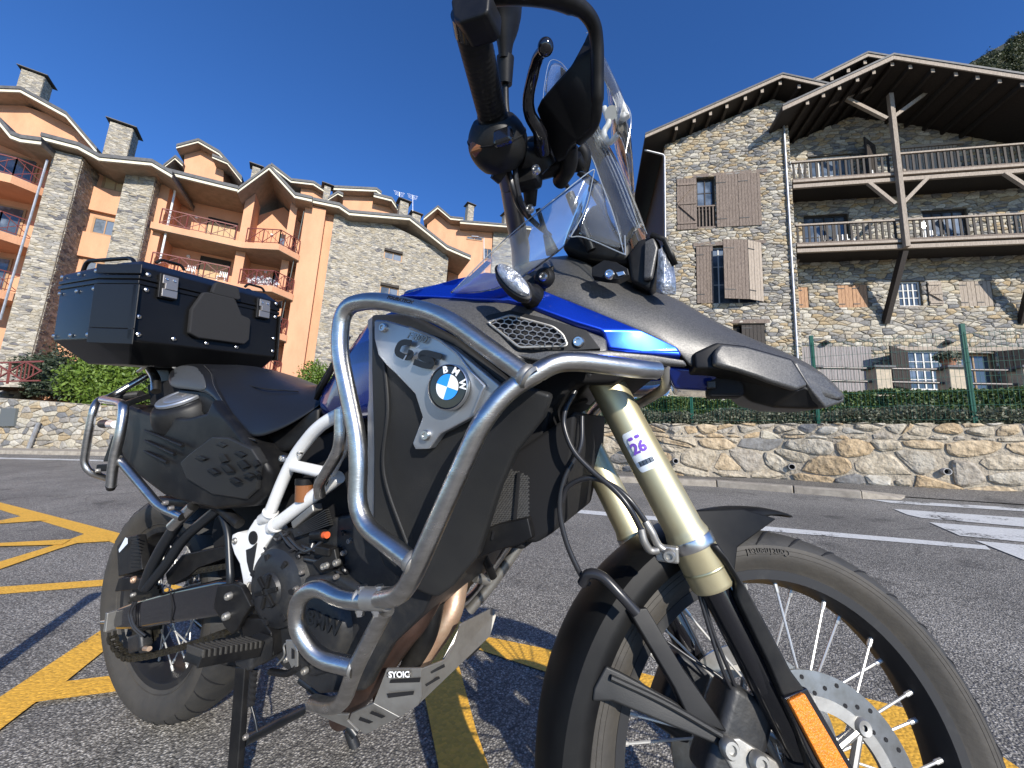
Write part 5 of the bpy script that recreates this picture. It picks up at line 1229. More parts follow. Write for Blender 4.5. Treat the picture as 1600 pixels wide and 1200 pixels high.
# ---------------------------------------------------------------- fork
FD_ = V((-math.sin(RK), 0, math.cos(RK)))
for s in (-1, 1):
    base = V((1.562, s*.108, .345))
    def fp(t): return base+FD_*t
    lg = part('fork_leg', st(MB().tube([fp(-.02), fp(.36)], .0235, 24)), m_gloss, smooth=True)
    part('outer_tube', st(MB().lathe([(.0235, .292), (.030, .293), (.0325, .298), (.0325, .350), (.0335, .352), (.0335, .364), (.0325, .366), (.0325, .372), (.031, .376), (.0295, .384), (.0295, .80), (.024, .80)], base, FD_, 40)), m_gold, lg, smooth=True)
    part('polished_ring', st(MB().lathe([(.0336, .3515), (.0342, .353), (.0342, .366), (.0336, .3675)], base, FD_, 40)), m_chr, lg, smooth=True)
    part('collar_ring', st(MB().lathe([(.0327, .318), (.0333, .319), (.0333, .321), (.0327, .322)], base, FD_, 40)), m_gold_d, lg, smooth=True)
    part('axle_clamp', st(MB().tube([fp(-.07), fp(-.05), fp(.06), fp(.08)], [.02, .032, .030, .026], 20)), m_eng, lg, smooth=True)
for t, nm in ((.66, 'lower_triple_clamp'), (.84, 'upper_triple_clamp')):
    c = V((1.562, 0, .345))+FD_*t; q = MB(); X = FD_.cross(V((0, 1, 0))); R_ = Matrix((X, V((0, 1, 0)), FD_)).transposed()
    q.box(c-X*.0, .085, .29, .035, R_); part(nm, st(q), m_eng, bevel=.01, smooth=True)
q = MB().tube([V((1.562, 0, .345))+FD_*.62+V((-.04, 0, 0)), V((1.562, 0, .345))+FD_*.86+V((-.04, 0, 0))], .035, 16); part('steering_stem', st(q), m_void, smooth=True)
part('axle', st(MB().tube([FAX+V((0, -.15, 0)), FAX+V((0, .15, 0))], .012, 14)), m_alu, smooth=True)
bolt(FAX+V((0, -.145, 0)), OUT, .02, .012, m_alu, name='axle_nut', steered=True)
# brake caliper behind the leg
q = MB(); q.box(V((1.45, -.075, .42)), .07, .055, .12, Matrix.Rotation(.5, 3, 'Y')); part('brake_caliper', st(q), m_eng, bevel=.012, smooth=True)
q = MB(); q.box(V((1.45, .075, .42)), .07, .055, .12, Matrix.Rotation(.5, 3, 'Y')); part('brake_caliper', st(q), m_eng, bevel=.012, smooth=True)
# inspection sticker wrapped on the right outer tube
def forkpt(s, t, ang, r):
    base = V((1.562, s*.108, .345)); u = V((math.cos(RK), 0, math.sin(RK))); w = V((0, -1, 0)); return base+FD_*t+(u*math.sin(ang)+w*math.cos(ang))*r
def wrap(name, s, t0, t1, a0, a1, r, m, parent, rnd=.35, n=16, th=.0004):
    q = MB(); rows = []
    for i in range(n+1):
        x = i/n; e = abs(2*x-1); ins = 0 if e < 1-rnd else (1-math.sqrt(max(0, 1-((e-(1-rnd))/rnd)**2)))*rnd*.5
        rows.append([forkpt(s, t0+(t1-t0)*(ins+(1-2*ins)*j/8), a0+(a1-a0)*x, r) for j in range(9)])
    q.grid(rows); return part(name, st(q), m, parent, solid=.0006, solid_off=1)
def fork_find(u, v):
    best = None
    for i in range(60):
        for j in range(40):
            t = .38+.4*i/60; a = -1.2+2.4*j/40; p = RB @ (ST(forkpt(-1, t, a, .0297))-CB); e = (800+FPX*p.x/p.z-u)**2+(600+FPX*p.y/p.z-v)**2
            if best is None or e < best[0]: best = (e, t, a)
    return best
s1_, s2_ = fork_find(990, 680), fork_find(1012, 730)
tS, aS = (s1_[1]+s2_[1])/2, (s1_[2]+s2_[2])/2; hT = abs(s1_[1]-s2_[1])/2+.006; aH = .62
stk = wrap('inspection_sticker', -1, tS-hT, tS+hT, aS-aH, aS+aH, .0298, m_stk, bike)
wrap('sticker_panel', -1, tS-hT*.15, tS+hT*.7, aS-aH*.6, aS+aH*.6, .0306, m_wtext, stk, .3)
for k in range(13): wrap('barcode_bar', -1, tS-hT*.72, tS-hT*.48, aS-aH*.62+k*aH*.1, aS-aH*.62+k*aH*.1+aH*(.03 if k % 3 else .055), .0308, m_btext, stk, .01, 2)
for a0, a1 in ((-.5, -.08), (.08, .5)): wrap('sticker_arc', -1, tS+hT*.56, tS+hT*.72, aS+aH*a0, aS+aH*a1, .0310, m_pur, stk, .6, 8)
tx = text('26', 'sticker_number', V((0, 0, 0)), V((1, 0, 0)), V((0, 1, 0)), hT*.72, m_pur, stk, .0003, bold=.0008)
for v in tx.data.vertices:
    x, y, z = v.co; v.co = ST(forkpt(-1, tS+hT*.12+y, aS+x/.03, .0312+z))
# ---------------------------------------------------------------- front mudguard
def fender(th0, th1, n, rf, wf, skf, name, m, parent=None):
    rows = []
    for i in range(n+1):
        t = i/n; th = math.radians(th0+(th1-th0)*t); r = rf(t); w = wf(t); sk = skf(t); er = V((math.cos(th), 0, math.sin(th)))
        row = []
        for (k, dr) in ((-1, -sk), (-1.0, -sk*.5), (-.97, -.004), (-.8, .004), (-.4, .010), (0, .012), (.4, .010), (.8, .004), (.97, -.004), (1.0, -sk*.5), (1, -sk)):
            row.append(FAX+er*(r+dr*min(1, w/.06))+V((0, w*k, 0)))
        rows.append(row)
    return part(name, st(MB().grid(rows)), m, parent, smooth=True, solid=.004, solid_off=1)
def th_of(u, v, Yl=0.):
    q = PS('Z', u, v, Yl)-FAX; return math.degrees(math.atan2(q.z, q.x)), q.xz.length if hasattr(q, 'xz') else math.hypot(q.x, q.z)
def wf(t): return .074*min(1, (t/.3)**.85+.012)
fm = fender(76, 205, 60, lambda t: .372+.012*max(0, 1-t/.25), wf, lambda t: (.002+.036*min(1, t/.16)+.012*max(0, 1-abs(t-.2)/.12)), 'front_mudguard', m_fen)
def pls(name, pts, m, th=.01, parent=None, bevel=.003, bulge=.002, **k):
    """panel on the turned fork side; pts (view, x, y, Y in unturned fork coordinates)"""
    return panel(name, [PS(*q) for q in pts], m, parent, th=th, bulge=bulge, bevel=bevel, steered=True, **k)
pls('mudguard_cheek', [('G', 700, 1130, -.078), ('E', 455, 445, -.078), ('E', 600, 440, -.07), ('E', 700, 470, -.05), ('E', 585, 555, -.078), ('E', 575, 640, -.08), ('E', 540, 600, -.08)][1:], m_fen, .006, fm)
pls('mudguard_stay', [('E', 165, 965, -.08), ('E', 200, 900, -.08), ('E', 235, 915, -.082), ('E', 400, 1005, -.09), ('E', 545, 1100, -.10), ('E', 590, 1150, -.10), ('E', 560, 1165, -.10), ('E', 520, 1130, -.10), ('E', 350, 1060, -.092), ('E', 220, 1005, -.082), ('E', 160, 1005, -.08)], m_dplas, .012, fm)
tubep('stay_rib', [ST(PS('E', 215, 935, -.087)), ST(PS('E', 380, 1010, -.097)), ST(PS('E', 540, 1105, -.106))], .004, m_dplas, fm, n=8)
pls('mudguard_stay', [('E', 262, 735, -.085), ('E', 318, 728, -.085), ('E', 415, 890, -.092), ('E', 500, 1010, -.098), ('E', 560, 1100, -.10), ('E', 440, 1055, -.098), ('E', 395, 960, -.092), ('E', 330, 850, -.088)], m_plas, .014, fm)
bolt(PS('E', 562, 1143, -.112), OUT, .012, .007, m_alu, fm, steered=True); bolt(PS('E', 650, 1185, -.112), OUT, .012, .007, m_alu, fm, steered=True)
pls('caliper_bracket', [('E', 540, 1115, -.104), ('E', 590, 1110, -.104), ('E', 700, 1180, -.104), ('E', 760, 1300, -.104), ('E', 620, 1300, -.104), ('E', 545, 1165, -.104)], m_alu, .012)
# fork guard with amber reflector
fg = pls('fork_guard', [('E', 505, 548, -.142), ('E', 528, 542, -.145), ('E', 560, 590, -.148), ('E', 605, 660, -.150), ('E', 660, 760, -.150), ('E', 745, 920, -.150), ('E', 790, 980, -.150), ('E', 900, 1180, -.150), ('E', 1010, 1400, -.150), ('E', 850, 1400, -.144), ('E', 775, 1130, -.144), ('E', 678, 900, -.144), ('E', 598, 735, -.143), ('E', 582, 700, -.142), ('E', 580, 655, -.142), ('E', 545, 600, -.140)], m_plas, .014)
pls('reflector', [('E', 738, 1005, -.158), ('E', 783, 982, -.158), ('E', 915, 1205, -.158), ('E', 1010, 1370, -.158), ('E', 950, 1380, -.158), ('E', 830, 1180, -.158)], m_amber, .007, fg, bevel=.0015, bulge=0)
pls('reflector_holder', [('E', 722, 995, -.152), ('E', 790, 965, -.152), ('E', 935, 1215, -.152), ('E', 1030, 1380, -.152), ('E', 930, 1400, -.152), ('E', 810, 1190, -.152)], m_gloss, .008, fg, bevel=.002, bulge=0)
# brake hoses and wheel sensor cable
def hose(pts, r, m=None, steered=False, name='brake_hose', **k):
    p_ = [PS(*q) if steered else P(*q) for q in pts]; mb = MB().tube(spline(p_, 8), r, 10)
    if steered: st(mb)
    return part(name, mb, m or m_plas, smooth=True, **k)
m_hose = mat('hose_rubber', (.02, .02, .022), .3)
hose([('E', 110, 95, -.14), ('E', 82, 150, -.155), ('E', 78, 200, -.16), ('E', 105, 270, -.165), ('E', 160, 330, -.165), ('E', 225, 385, -.165), ('E', 270, 440, -.165), ('E', 305, 505, -.16)], .0042, m_hose)
hose([('E', 130, 170, -.13), ('E', 125, 260, -.14), ('E', 80, 350, -.15), ('E', 65, 440, -.155), ('E', 85, 540, -.155), ('E', 130, 640, -.15), ('E', 150, 660, -.14)], .0042, m_hose)
hose([('E', 72, 420, -.15), ('E', 90, 375, -.155), ('E', 150, 350, -.16), ('E', 215, 370, -.16), ('E', 270, 415, -.16), ('E', 318, 480, -.155)], .0042, m_hose)
hose([('E', 303, 500, -.16), ('E', 312, 535, -.16), ('E', 330, 562, -.155), ('E', 355, 562, -.152)], .0055, m_alu, name='hose_fitting')
hose([('E', 316, 478, -.155), ('E', 335, 510, -.155), ('E', 352, 545, -.152), ('E', 375, 565, -.150)], .0055, m_alu, name='hose_fitting')
q = MB(); c = P('E', 380, 572, -.148); q.box(c, .03, .012, .022); part('hose_bracket', q, m_alu, bevel=.003); bolt(P('E', 386, 578, -.156), OUT, .009, .006, m_alu)
hose([('E', 130, 660, -.155), ('E', 150, 632, -.16), ('E', 190, 640, -.16), ('E', 240, 690, -.16), ('E', 290, 745, -.155)], .0075, m_hose)
for dx in (0, 9): hose([('E', 470+dx, 680, -.10), ('E', 505+dx, 800, -.10), ('E', 545+dx*2, 920, -.10), ('E', 585+dx, 1000, -.09)], .0028, m_hose, True, 'sensor_cable')
hose([('E', 380, 830, -.05), ('E', 450, 880, -.06), ('E', 530, 930, -.07), ('E', 590, 985, -.08)], .0025, m_hose, True, 'sensor_cable')
# ---------------------------------------------------------------- inner mass of the bike: frame spine, engine, radiator
def ibox(name, x0, x1, y0, y1, z0, z1, m, bevel=.01, R=None, parent=None, label=None):
    return part(name, MB().box(((x0+x1)/2, (y0+y1)/2, (z0+z1)/2), x1-x0, y1-y0, z1-z0, R), m, parent, bevel=bevel, smooth=True, label=label)
def side(name, pts, y, m, th, parent=None, **k): return panel(name, [P(a, b, c, y) for a, b, c in pts], m, parent, th=th, **k)
# side-on silhouettes extruded right through the bike (mirrored thickness)
def core(name, pts, y, m, parent=None, bevel=.008, bulge=.003): return panel(name, [P(*q, y) for q in pts], m, parent, th=-2*y, dirv=(0, 1, 0), bevel=bevel, bulge=bulge)
core('frame_spine', [('Z', 560, 520), ('Z', 800, 480), ('Z', 1010, 560), ('Z', 960, 600), ('Z', 900, 600), ('Z', 860, 640), ('Z', 820, 860), ('Z', 740, 850), ('Z', 700, 700), ('Z', 600, 700), ('Z', 540, 640)], -.12, m_void)
rad = core('radiator', [('R', 330, 430), ('R', 800, 100), ('R', 780, 420), ('R', 640, 1050), ('R', 480, 1150), ('R', 20, 1060)], -.135, m_void)
core('engine_block', [('Z', 430, 830), ('Z', 560, 800), ('Z', 620, 850), ('Z', 690, 900), ('Z', 660, 960), ('Z', 610, 1010), ('Z', 570, 1080), ('Z', 500, 1085), ('Z', 440, 1040), ('Z', 395, 960), ('Z', 400, 880)], -.15, m_eng)
core('airbox', [('Z', 470, 690), ('Z', 560, 660), ('Z', 590, 860), ('Z', 540, 850), ('Z', 480, 830), ('Z', 430, 830), ('Z', 440, 760)], -.10, m_void)
core('shock_mount', [('Z', 350, 760), ('Z', 440, 740), ('Z', 430, 860), ('Z', 400, 930), ('Z', 340, 900), ('Z', 330, 830)], -.06, m_void)
# clutch cover with its star, round alternator cover with raised letters
def facing(name, c, r, m, prof, parent=None, ax=OUT, n=48): return part(name, MB().lathe(prof, c, ax, n), m, parent, smooth=True)
cc = P('C', 800, 430, -.165); cv = facing('clutch_cover', cc, 0, m_eng, [(.001, .022), (.030, .022), (.034, .016), (.058, .016), (.066, .010), (.078, .004), (.088, -.02)])
for i in range(6):
    th = 2*PI*i/6+.3; d = V((math.cos(th), 0, math.sin(th))); part('cover_rib', MB().bar(cc+OUT*.024+d*.008, cc+OUT*.024+d*.034, .008, .006, up=OUT), m_plas, cv, bevel=.001)
for i in range(7):
    th = 2*PI*i/7+.1; d = V((math.cos(th), 0, math.sin(th))); part('cover_slot', MB().box(cc+OUT*.013+d*.062, .016, .006, .010, Matrix.Rotation(-th, 3, 'Y')), m_void, cv, bevel=.001)
ac = P('D', 185, 720, -.165); av = facing('alternator_cover', ac, 0, m_eng, [(.001, .020), (.056, .019), (.064, .014), (.072, .002), (.080, -.02)])
text('BMW', 'cover_lettering', P('D', 182, 715, -.188), V((1, 0, -.10)), V((.1, 0, 1)), .036, m_sub, av, .002, bold=.0009)
eng_low = side('engine_cover', [('D', 110, 560), ('D', 230, 545), ('D', 400, 640), ('D', 330, 800), ('D', 250, 870), ('D', 150, 900), ('D', 60, 860)], -.160, m_eng, .05, bevel=.012)
for k, xy in enumerate(((185, 525), (228, 512), (60, 835), (120, 875))): bolt(P('D', xy[0], xy[1], -.170), OUT, .0065, .005, m_alu)
side('engine_bracket', [('K', 200, 790), ('K', 430, 640), ('K', 470, 830), ('K', 290, 900)], -.168, m_plas, .02); bolt(P('K', 340, 822, -.172), OUT, .0065, .005, m_alu); bolt(P('K', 437, 795, -.172), OUT, .0065, .005, m_alu)
# regulator with fins, connectors, wires
rg = side('regulator', [('D', 78, 375), ('D', 150, 315), ('D', 155, 340), ('D', 85, 400)], -.172, m_alu, .02, bevel=.003)
for i in range(8): part('cooling_fin', MB().bar(P('D', 85+i*1, 402+i*3.2, -.165), P('D', 195+i*2, 335+i*7.0, -.165), .010, .0022), m_eng, rg)
for a, b in (((100, 480), (190, 430)), ((110, 455), (230, 470)), ((60, 420), (140, 480)), ((120, 500), (230, 490)), ((40, 410), (100, 470))):
    tubep('cable', spline([P('D', a[0], a[1], -.16), P('D', (a[0]+b[0])/2, (a[1]+b[1])/2+12, -.168), P('D', b[0], b[1], -.16)]), .0035, m_hose, n=8, flt=False)
part('connector', MB().tube([P('D', 150, 420, -.165), P('D', 185, 418, -.17)], .010, 14), m_plas, smooth=True); part('connector_seal', MB().tube([P('D', 183, 420, -.170), P('D', 196, 420, -.172)], .0065, 12), m_conn, smooth=True)
part('connector', MB().box(P('D', 190, 470, -.168), .04, .02, .016), m_plas, bevel=.003)
for i in range(16):
    x, y = random.uniform(20, 250), random.uniform(395, 540); dx_, dy_ = random.uniform(-60, 60), random.uniform(-30, 50)
    tubep('cable', spline([P('D', x, y, -.150), P('D', x+dx_*.4, y+dy_*.2+8, -.166), P('D', x+dx_, y+dy_, -.150)]), random.choice((.0025, .0035, .005)), m_hose, n=8, flt=False)
for x, y in ((40, 560), (110, 545), (250, 480), (270, 440), (225, 560), (90, 600), (30, 640)): bolt(P('D', x, y, -.176), OUT, .005, .004, m_gpipe)
for i in range(9): tubep('cylinder_fin', [P('D', 255+i*2, 400+i*14, -.15), P('D', 330+i*2, 440+i*14, -.14)], .0022, m_eng, n=6, flt=False)
# brake fluid reservoir
fl = part('fluid_reservoir', MB().lathe([(.001, -.022), (.016, -.022), (.017, .012), (.001, .012)], P('D', 118, 270, -.165), V((0, 0, 1)), 20), m_fluid, smooth=True); part('reservoir_cap', MB().lathe([(.018, .012), (.018, .024), (.001, .024)], P('D', 118, 270, -.165), V((0, 0, 1)), 20), m_plas, fl, smooth=True)
# ---------------------------------------------------------------- exhaust headers
tubep('exhaust_header', spline([P('Z', 700, 880, -.07), P('D', 505, 690, -.10), P('D', 455, 755, -.11), P('D', 385, 850, -.11), P('D', 300, 960, -.10), P('D', 240, 1030, -.08)]), .0235, m_brn, n=24, flt=False)
tubep('exhaust_header', spline([P('D', 640, 480, .02), P('D', 628, 600, .01), P('D', 605, 690, -.01), P('D', 545, 780, -.03), P('D', 470, 880, -.05), P('D', 380, 980, -.06)]), .0235, m_cop, n=24, flt=False)
tubep('exhaust_header', spline([P('D', 560, 640, -.05), P('D', 530, 760, -.06), P('D', 470, 860, -.07)]), .019, m_plas, n=18, flt=False)
# ---------------------------------------------------------------- skid plate
sk1 = panel('skid_plate', [P('D', 395, 868, -.165), P('D', 510, 866, -.15), P('D', 512, 960, -.15), P('D', 500, 990, -.15), P('D', 440, 1030, -.155), P('D', 350, 982, -.17), P('D', 372, 930, -.168)], m_alu, th=.004, bulge=0, bevel=.0012)
panel('front_face', [P('D', 511, 868, -.149), P('D', 590, 838, -.10), P('D', 622, 780, -.07), P('D', 642, 718, -.05), P('D', 752, 664, .06), P('D', 762, 690, .06), P('D', 742, 758, .04), P('D', 500, 990, -.148)], m_alu, sk1, th=.004, bulge=0, bevel=.0012)
panel('lower_face', [P('D', 350, 984, -.17), P('D', 438, 1031, -.155), P('D', 322, 1090, -.15), P('D', 268, 1040, -.165), P('D', 275, 1020, -.17)], m_alu, sk1, th=.004, bulge=0, bevel=.0012)
panel('rear_face', [P('D', 125, 990, -.17), P('D', 200, 1020, -.17), P('D', 268, 1022, -.17), P('D', 262, 1042, -.165), P('D', 300, 1080, -.15), P('D', 180, 1030, -.165)], m_alu, sk1, th=.004, bulge=0, bevel=.001)
def slot(pts, y0=-.17): panel('slot', [P('D', a, b, c) for a, b, c in pts], m_void, sk1, th=.001, bulge=0, bevel=0)
slot([(408, 905, -.1665), (508, 898, -.1525), (505, 913, -.1525), (404, 916, -.1665)]); slot([(395, 952, -.169), (486, 943, -.156), (484, 955, -.156), (400, 966, -.169)])
slot([(540, 878, -.130), (588, 852, -.104), (590, 862, -.103), (545, 884, -.128)]); slot([(525, 920, -.139), (570, 893, -.112), (574, 900, -.110), (528, 927, -.138)])
slot([(672, 800, -.018), (728, 738, .036), (732, 745, .038), (680, 806, -.014)]); slot([(662, 832, -.026), (708, 790, .012), (710, 797, .014), (664, 840, -.024)])
slot([(305, 1030, -.166), (350, 1046, -.158), (336, 1052, -.158), (300, 1040, -.166)]); slot([(345, 1010, -.170), (390, 1028, -.160), (378, 1034, -.160), (338, 1018, -.170)])
tg_ = panel('maker_plate', [P('D', 396, 880, -.1685), P('D', 474, 878, -.1585), P('D', 474, 896, -.1585), P('D', 396, 896, -.1685)], m_btext, sk1, th=.001, bulge=0, bevel=.0004)
a_, b_ = P('D', 400, 888, -.172), P('D', 470, 887, -.162); text('SYOIC', 'plate_lettering', P('D', 436, 888, -.1665), (b_-a_), V((0, 0, 1)), .0135, m_wtext, tg_, .0003, bold=.0004)
for xx in (401, 468): bolt(P('D', xx, 888, -.1685 if xx < 430 else -.1605), OUT, .0025, .001, m_alu, tg_)
# ---------------------------------------------------------------- crash bars
RT = .0137
Y1 = [('Z', 1026, 578, -.150), ('Z', 1000, 577, -.175), ('Z', 905, 565, -.235), ('Z', 868, 566, -.255), ('Z', 792, 610, -.285), ('Z', 752, 660, -.300), ('Z', 650, 890, -.300), ('Z', 628, 930, -.290), ('Z', 588, 937, -.275)]
cb = tubep('crash_bar', [P(*q) for q in Y1], RT, m_steel, fr=.035, both=True)
tubep('crash_bar_loop', [P('Z', 824, 588, -.283), P('Z', 690, 491, -.290), P('Z', 585, 468, -.292), P('Z', 536, 478, -.292), P('Z', 529, 545, -.292), P('Z', 562, 700, -.292), P('Z', 556, 812, -.295), P('Z', 646, 880, -.298)], RT, m_steel, cb, fr=.045, both=True)
for c, d, r0 in ((P('Z', 821, 586, -.284), (P('Z', 821, 586, -.284)-P('Z', 690, 491, -.29)), .0155), (P('Z', 643, 877, -.298), (P('Z', 643, 877, -.298)-P('Z', 560, 814, -.295)), .0155)):
    d = d.normalized(); part('weld_bead', MB().lathe([(RT, -.006), (r0, -.003), (r0+.0005, .0), (r0, .003), (r0+.002, .006), (RT, .010)], c, d, 24), m_alu, cb, smooth=True)
part('bar_end', MB().lathe([(.001, .006), (.010, .004), (RT, -.002), (RT, -.01)], P('Z', 1029, 579, -.148), V((.9, .4, -.1)), 20), m_steel, cb, smooth=True)
# bent end of the left bar seen behind the beak, bolt plate of the right bar
tubep('front_bracket_tube', [P('Q', 1475, 60, -.10), P('Q', 1500, 250, -.08), P('Q', 1400, 320, -.04), P('Q', 1210, 430, .06)], .0085, m_alu, fr=.02)
tubep('crash_bar_brace', [P('Z', 532, 640, -.235), P('Z', 532, 700, -.235), P('Z', 498, 758, -.20), P('Z', 500, 775, -.19)], .0105, m_steel, fr=.03)
bolt(P('D', 178, 237, -.19), OUT, .013, .01, m_plas); bolt(P('D', 178, 237, -.197), OUT, .006, .005, m_chr)
part('weld_bead', MB().lathe([(RT, -.004), (.0155, 0), (RT, .004)], P('Z', 562, 935, -.27), V((1, 0, .05)), 24), m_alu, cb, smooth=True)
el = tubep('engine_bar', [P('D', 372, 640, -.272), P('D', 250, 638, -.272), P('D', 165, 590, -.272), P('D', 100, 625, -.272), P('D', 88, 720, -.270), P('D', 155, 830, -.262), P('D', 288, 862, -.245)], RT, m_steel, fr=.04, both=True)
tubep('engine_bar_leg', [P('D', 392, 668, -.262), P('D', 290, 862, -.245), P('D', 250, 980, -.22), P('D', 205, 995, -.20), P('D', 150, 980, -.17)], RT*.96, m_steel, el, fr=.04, both=True)
part('weld_bead', MB().lathe([(RT, -.004), (.0155, 0), (RT, .004)], P('D', 287, 862, -.246), V((1, 0, -.15)), 24), m_alu, el, smooth=True)
cl_ = part('bar_clamp', MB().tube([P('D', 325, 632, -.274), P('D', 400, 634, -.274)], RT*1.18, 24), m_alu, el, smooth=True)
for xx in (316, 371):
    part('clamp_bolt', MB().tube([P('D', xx, 588, -.272), P('D', xx-10, 690, -.272)], .0035, 10), m_chr, cl_, smooth=True)
    for yy, rr in ((594, .0066), (606, .0085), (672, .0085), (684, .006)): part('nut', MB().tube([P('D', xx-(yy-588)*.1, yy-6, -.272), P('D', xx-(yy-588)*.1, yy+6, -.272)], rr, 6), m_chr, cl_)
def along(a, b, t): return P(*a).lerp(P(*b), t)
# maker lettering on the bar
a_, b_ = P('Z', 600, 467, -.295), P('Z', 660, 478, -.295); c_ = P('Z', 637, 466.5, -.304)
o = text('TOURATECH', 'bar_lettering', V((0, 0, 0)), V((1, 0, 0)), V((0, 1, 0)), .0085, m_btext, cb, .0002, bold=.0002)
A_, B_ = P('Z', 585, 468, -.292), P('Z', 690, 491, -.290); dx = (B_-A_).normalized(); vw = (CB-A_.lerp(B_, .5)).normalized(); up_ = dx.cross(vw).normalized()*-1
if up_.z < 0: up_ = -up_
nn = dx.cross(up_).normalized()
if nn.dot(vw) < 0: nn = -nn
for v in o.data.vertices:
    x, y, z = v.co; an = .62+y/RT; v.co = A_.lerp(B_, .46)+dx*x+(nn*math.cos(an)+up_*math.sin(an))*(RT+.0004+z)
# left side stainless stays seen under the engine
tubep('left_bar_stay', [P('D', 850, 440, .12), P('D', 745, 590, .10), P('D', 672, 672, .08)], .0115, m_alu); tubep('left_bar_stay', [P('D', 742, 575, .10), P('D', 690, 560, .06)], .0115, m_alu)
tubep('left_bar_stay', [P('D', 720, 490, .05), P('D', 752, 560, .08)], .009, m_plas)
# ---------------------------------------------------------------- side cowl, radiator shroud
sc_ = panel('side_cowl', [P('Z', x, y, Y) for x, y, Y in ((583, 492, -.235), (640, 490, -.24), (715, 530, -.245), (800, 598, -.245), (862, 616, -.235), (850, 652, -.225), (808, 705, -.215), (782, 762, -.20), (748, 868, -.17), (709, 915, -.175), (686, 932, -.18), (663, 925, -.19), (640, 915, -.20), (600, 880, -.215), (584, 840, -.22), (586, 700, -.232), (583, 580, -.235))], m_dplas, th=.02, bulge=.006, bevel=.006)
panel('cowl_rear_edge', [P('Z', x, y, Y) for x, y, Y in ((574, 500, -.215), (584, 492, -.236), (584, 580, -.236), (587, 700, -.233), (585, 838, -.221), (572, 815, -.20), (574, 700, -.212))], m_silver, sc_, th=.004, bulge=0, bevel=.002)
panel('shroud_lower', [P('R', x, y, Y) for x, y, Y in ((600, 0, -.20), (590, 50, -.20), (470, 230, -.19), (330, 440, -.185), (270, 560, -.18), (150, 810, -.175), (20, 1060, -.17), (10, 900, -.18), (100, 330, -.20), (300, 160, -.205), (520, 20, -.21))], m_dplas, sc_, th=.012, bulge=.003, bevel=.004)
# crease running down the cowl
tubep('cowl_crease', spline([P('Z', 600, 560, -.243), P('Z', 606, 640, -.245), P('Z', 600, 740, -.240), P('Z', 640, 860, -.222)]), .003, m_dplas, sc_, n=8, flt=False)
gr = side('grille_frame', [('R', 20, 1060), ('R', 200, 990), ('R', 320, 965), ('R', 430, 940), ('R', 465, 1100), ('R', 380, 1150), ('R', 200, 1195), ('R', -120, 1320), ('R', -170, 1290)], -.150, m_plas, .02)
mg = MB()
for i in range(26):
    for j in range(34):
        x = 20+i*22+(j % 2)*11; y = 560+j*16
        if inpoly((x, y), [(270, 560), (430, 620), (430, 945), (320, 965), (20, 1060), (60, 960)]):
            a = P('R', x-9, y+2, -.138); b = P('R', x+8, y-7, -.138); mg.bar(a, b, .0016, .003)
part('grille_mesh', mg, m_gplas, gr, stuff=True)
part('grille_bar', MB().bar(P('R', 355, 590, -.142), P('R', 322, 970, -.142), .006, .004), m_void, gr); part('grille_slot', MB().bar(P('R', 165, 1045, -.152), P('R', 150, 1110, -.152), .010, .003), m_void, gr)
# ---------------------------------------------------------------- silver badge plate
sp_ = panel('badge_plate', [P('B', x, y, Y) for x, y, Y in ((344, 492, -.252), (356, 478, -.252), (420, 484, -.254), (560, 524, -.258), (700, 580, -.26), (840, 650, -.262), (930, 725, -.264), (1140, 900, -.262), (1132, 935, -.262), (1040, 1020, -.258), (960, 1085, -.254), (840, 1150, -.25), (760, 1190, -.248), (690, 1285, -.245), (600, 1288, -.245), (582, 1250, -.245), (645, 1085, -.25), (600, 945, -.254), (480, 820, -.255), (420, 765, -.255), (368, 700, -.254), (345, 600, -.252))], m_silver, th=.014, bulge=.0025, bevel=.003)
tubep('plate_ridge', [P('B', x, y, Y) for x, y, Y in ((560, 528, -.262), (740, 600, -.264), (860, 690, -.266), (940, 800, -.268), (1030, 895, -.268), (1020, 912, -.268), (960, 1060, -.262))], .0022, m_silver, sp_, n=8, fr=.01)
def bolt_px(k, x, y, Y, r, parent=None, m=None): return bolt(P(k, x, y, Y), OUT, r, r*.55, m or m_chr, parent)
bolt_px('B', 397, 528, -.259, .0078, sp_); bolt_px('D', 526, 86, -.252, .0085, sp_)
tx_ = P('B', 760, 715, -.262)-P('B', 470, 625, -.262)
PD = V((1, .0, -.34)).normalized(); PU = V((.34, 0, 1)).normalized()
for strokes in ([(572, 625), (530, 618), (500, 630), (482, 672), (490, 692), (530, 712), (560, 716), (578, 690), (552, 682)], [(760, 712), (680, 688), (640, 688), (628, 704), (650, 722), (690, 732), (706, 748), (690, 768), (650, 764), (590, 742)]):
    q = MB(); cpt = [P('B', x, y, -.268) for x, y in strokes]; pts_ = fillet(cpt, .004, 4); L2 = []; R2 = []
    for i, p in enumerate(pts_):
        d = (pts_[min(i+1, len(pts_)-1)]-pts_[max(i-1, 0)]).normalized(); n2 = d.cross(OUT).normalized(); L2.append(p+n2*.0047); R2.append(p-n2*.0047)
    for i in range(len(pts_)-1): q.prism([L2[i], L2[i+1], R2[i+1], R2[i]], OUT*.0016)
    part('emblem_letter', q, m_btext, sp_, stuff=False)
for a, b in (((600, 655), (622, 640)), ((520, 735), (540, 700))): part('emblem_split', MB().bar(P('B', a[0], a[1], -.2705), P('B', b[0], b[1], -.2705), .0022, .0006, up=OUT), m_silver, sp_)
text('F 800', 'emblem_number', P('B', 603, 590, -.2665), P('B', 690, 640, -.262)-P('B', 520, 590, -.262), V((0, 0, 1)), .0170, m_alu, sp_, .0010, shear=.3)
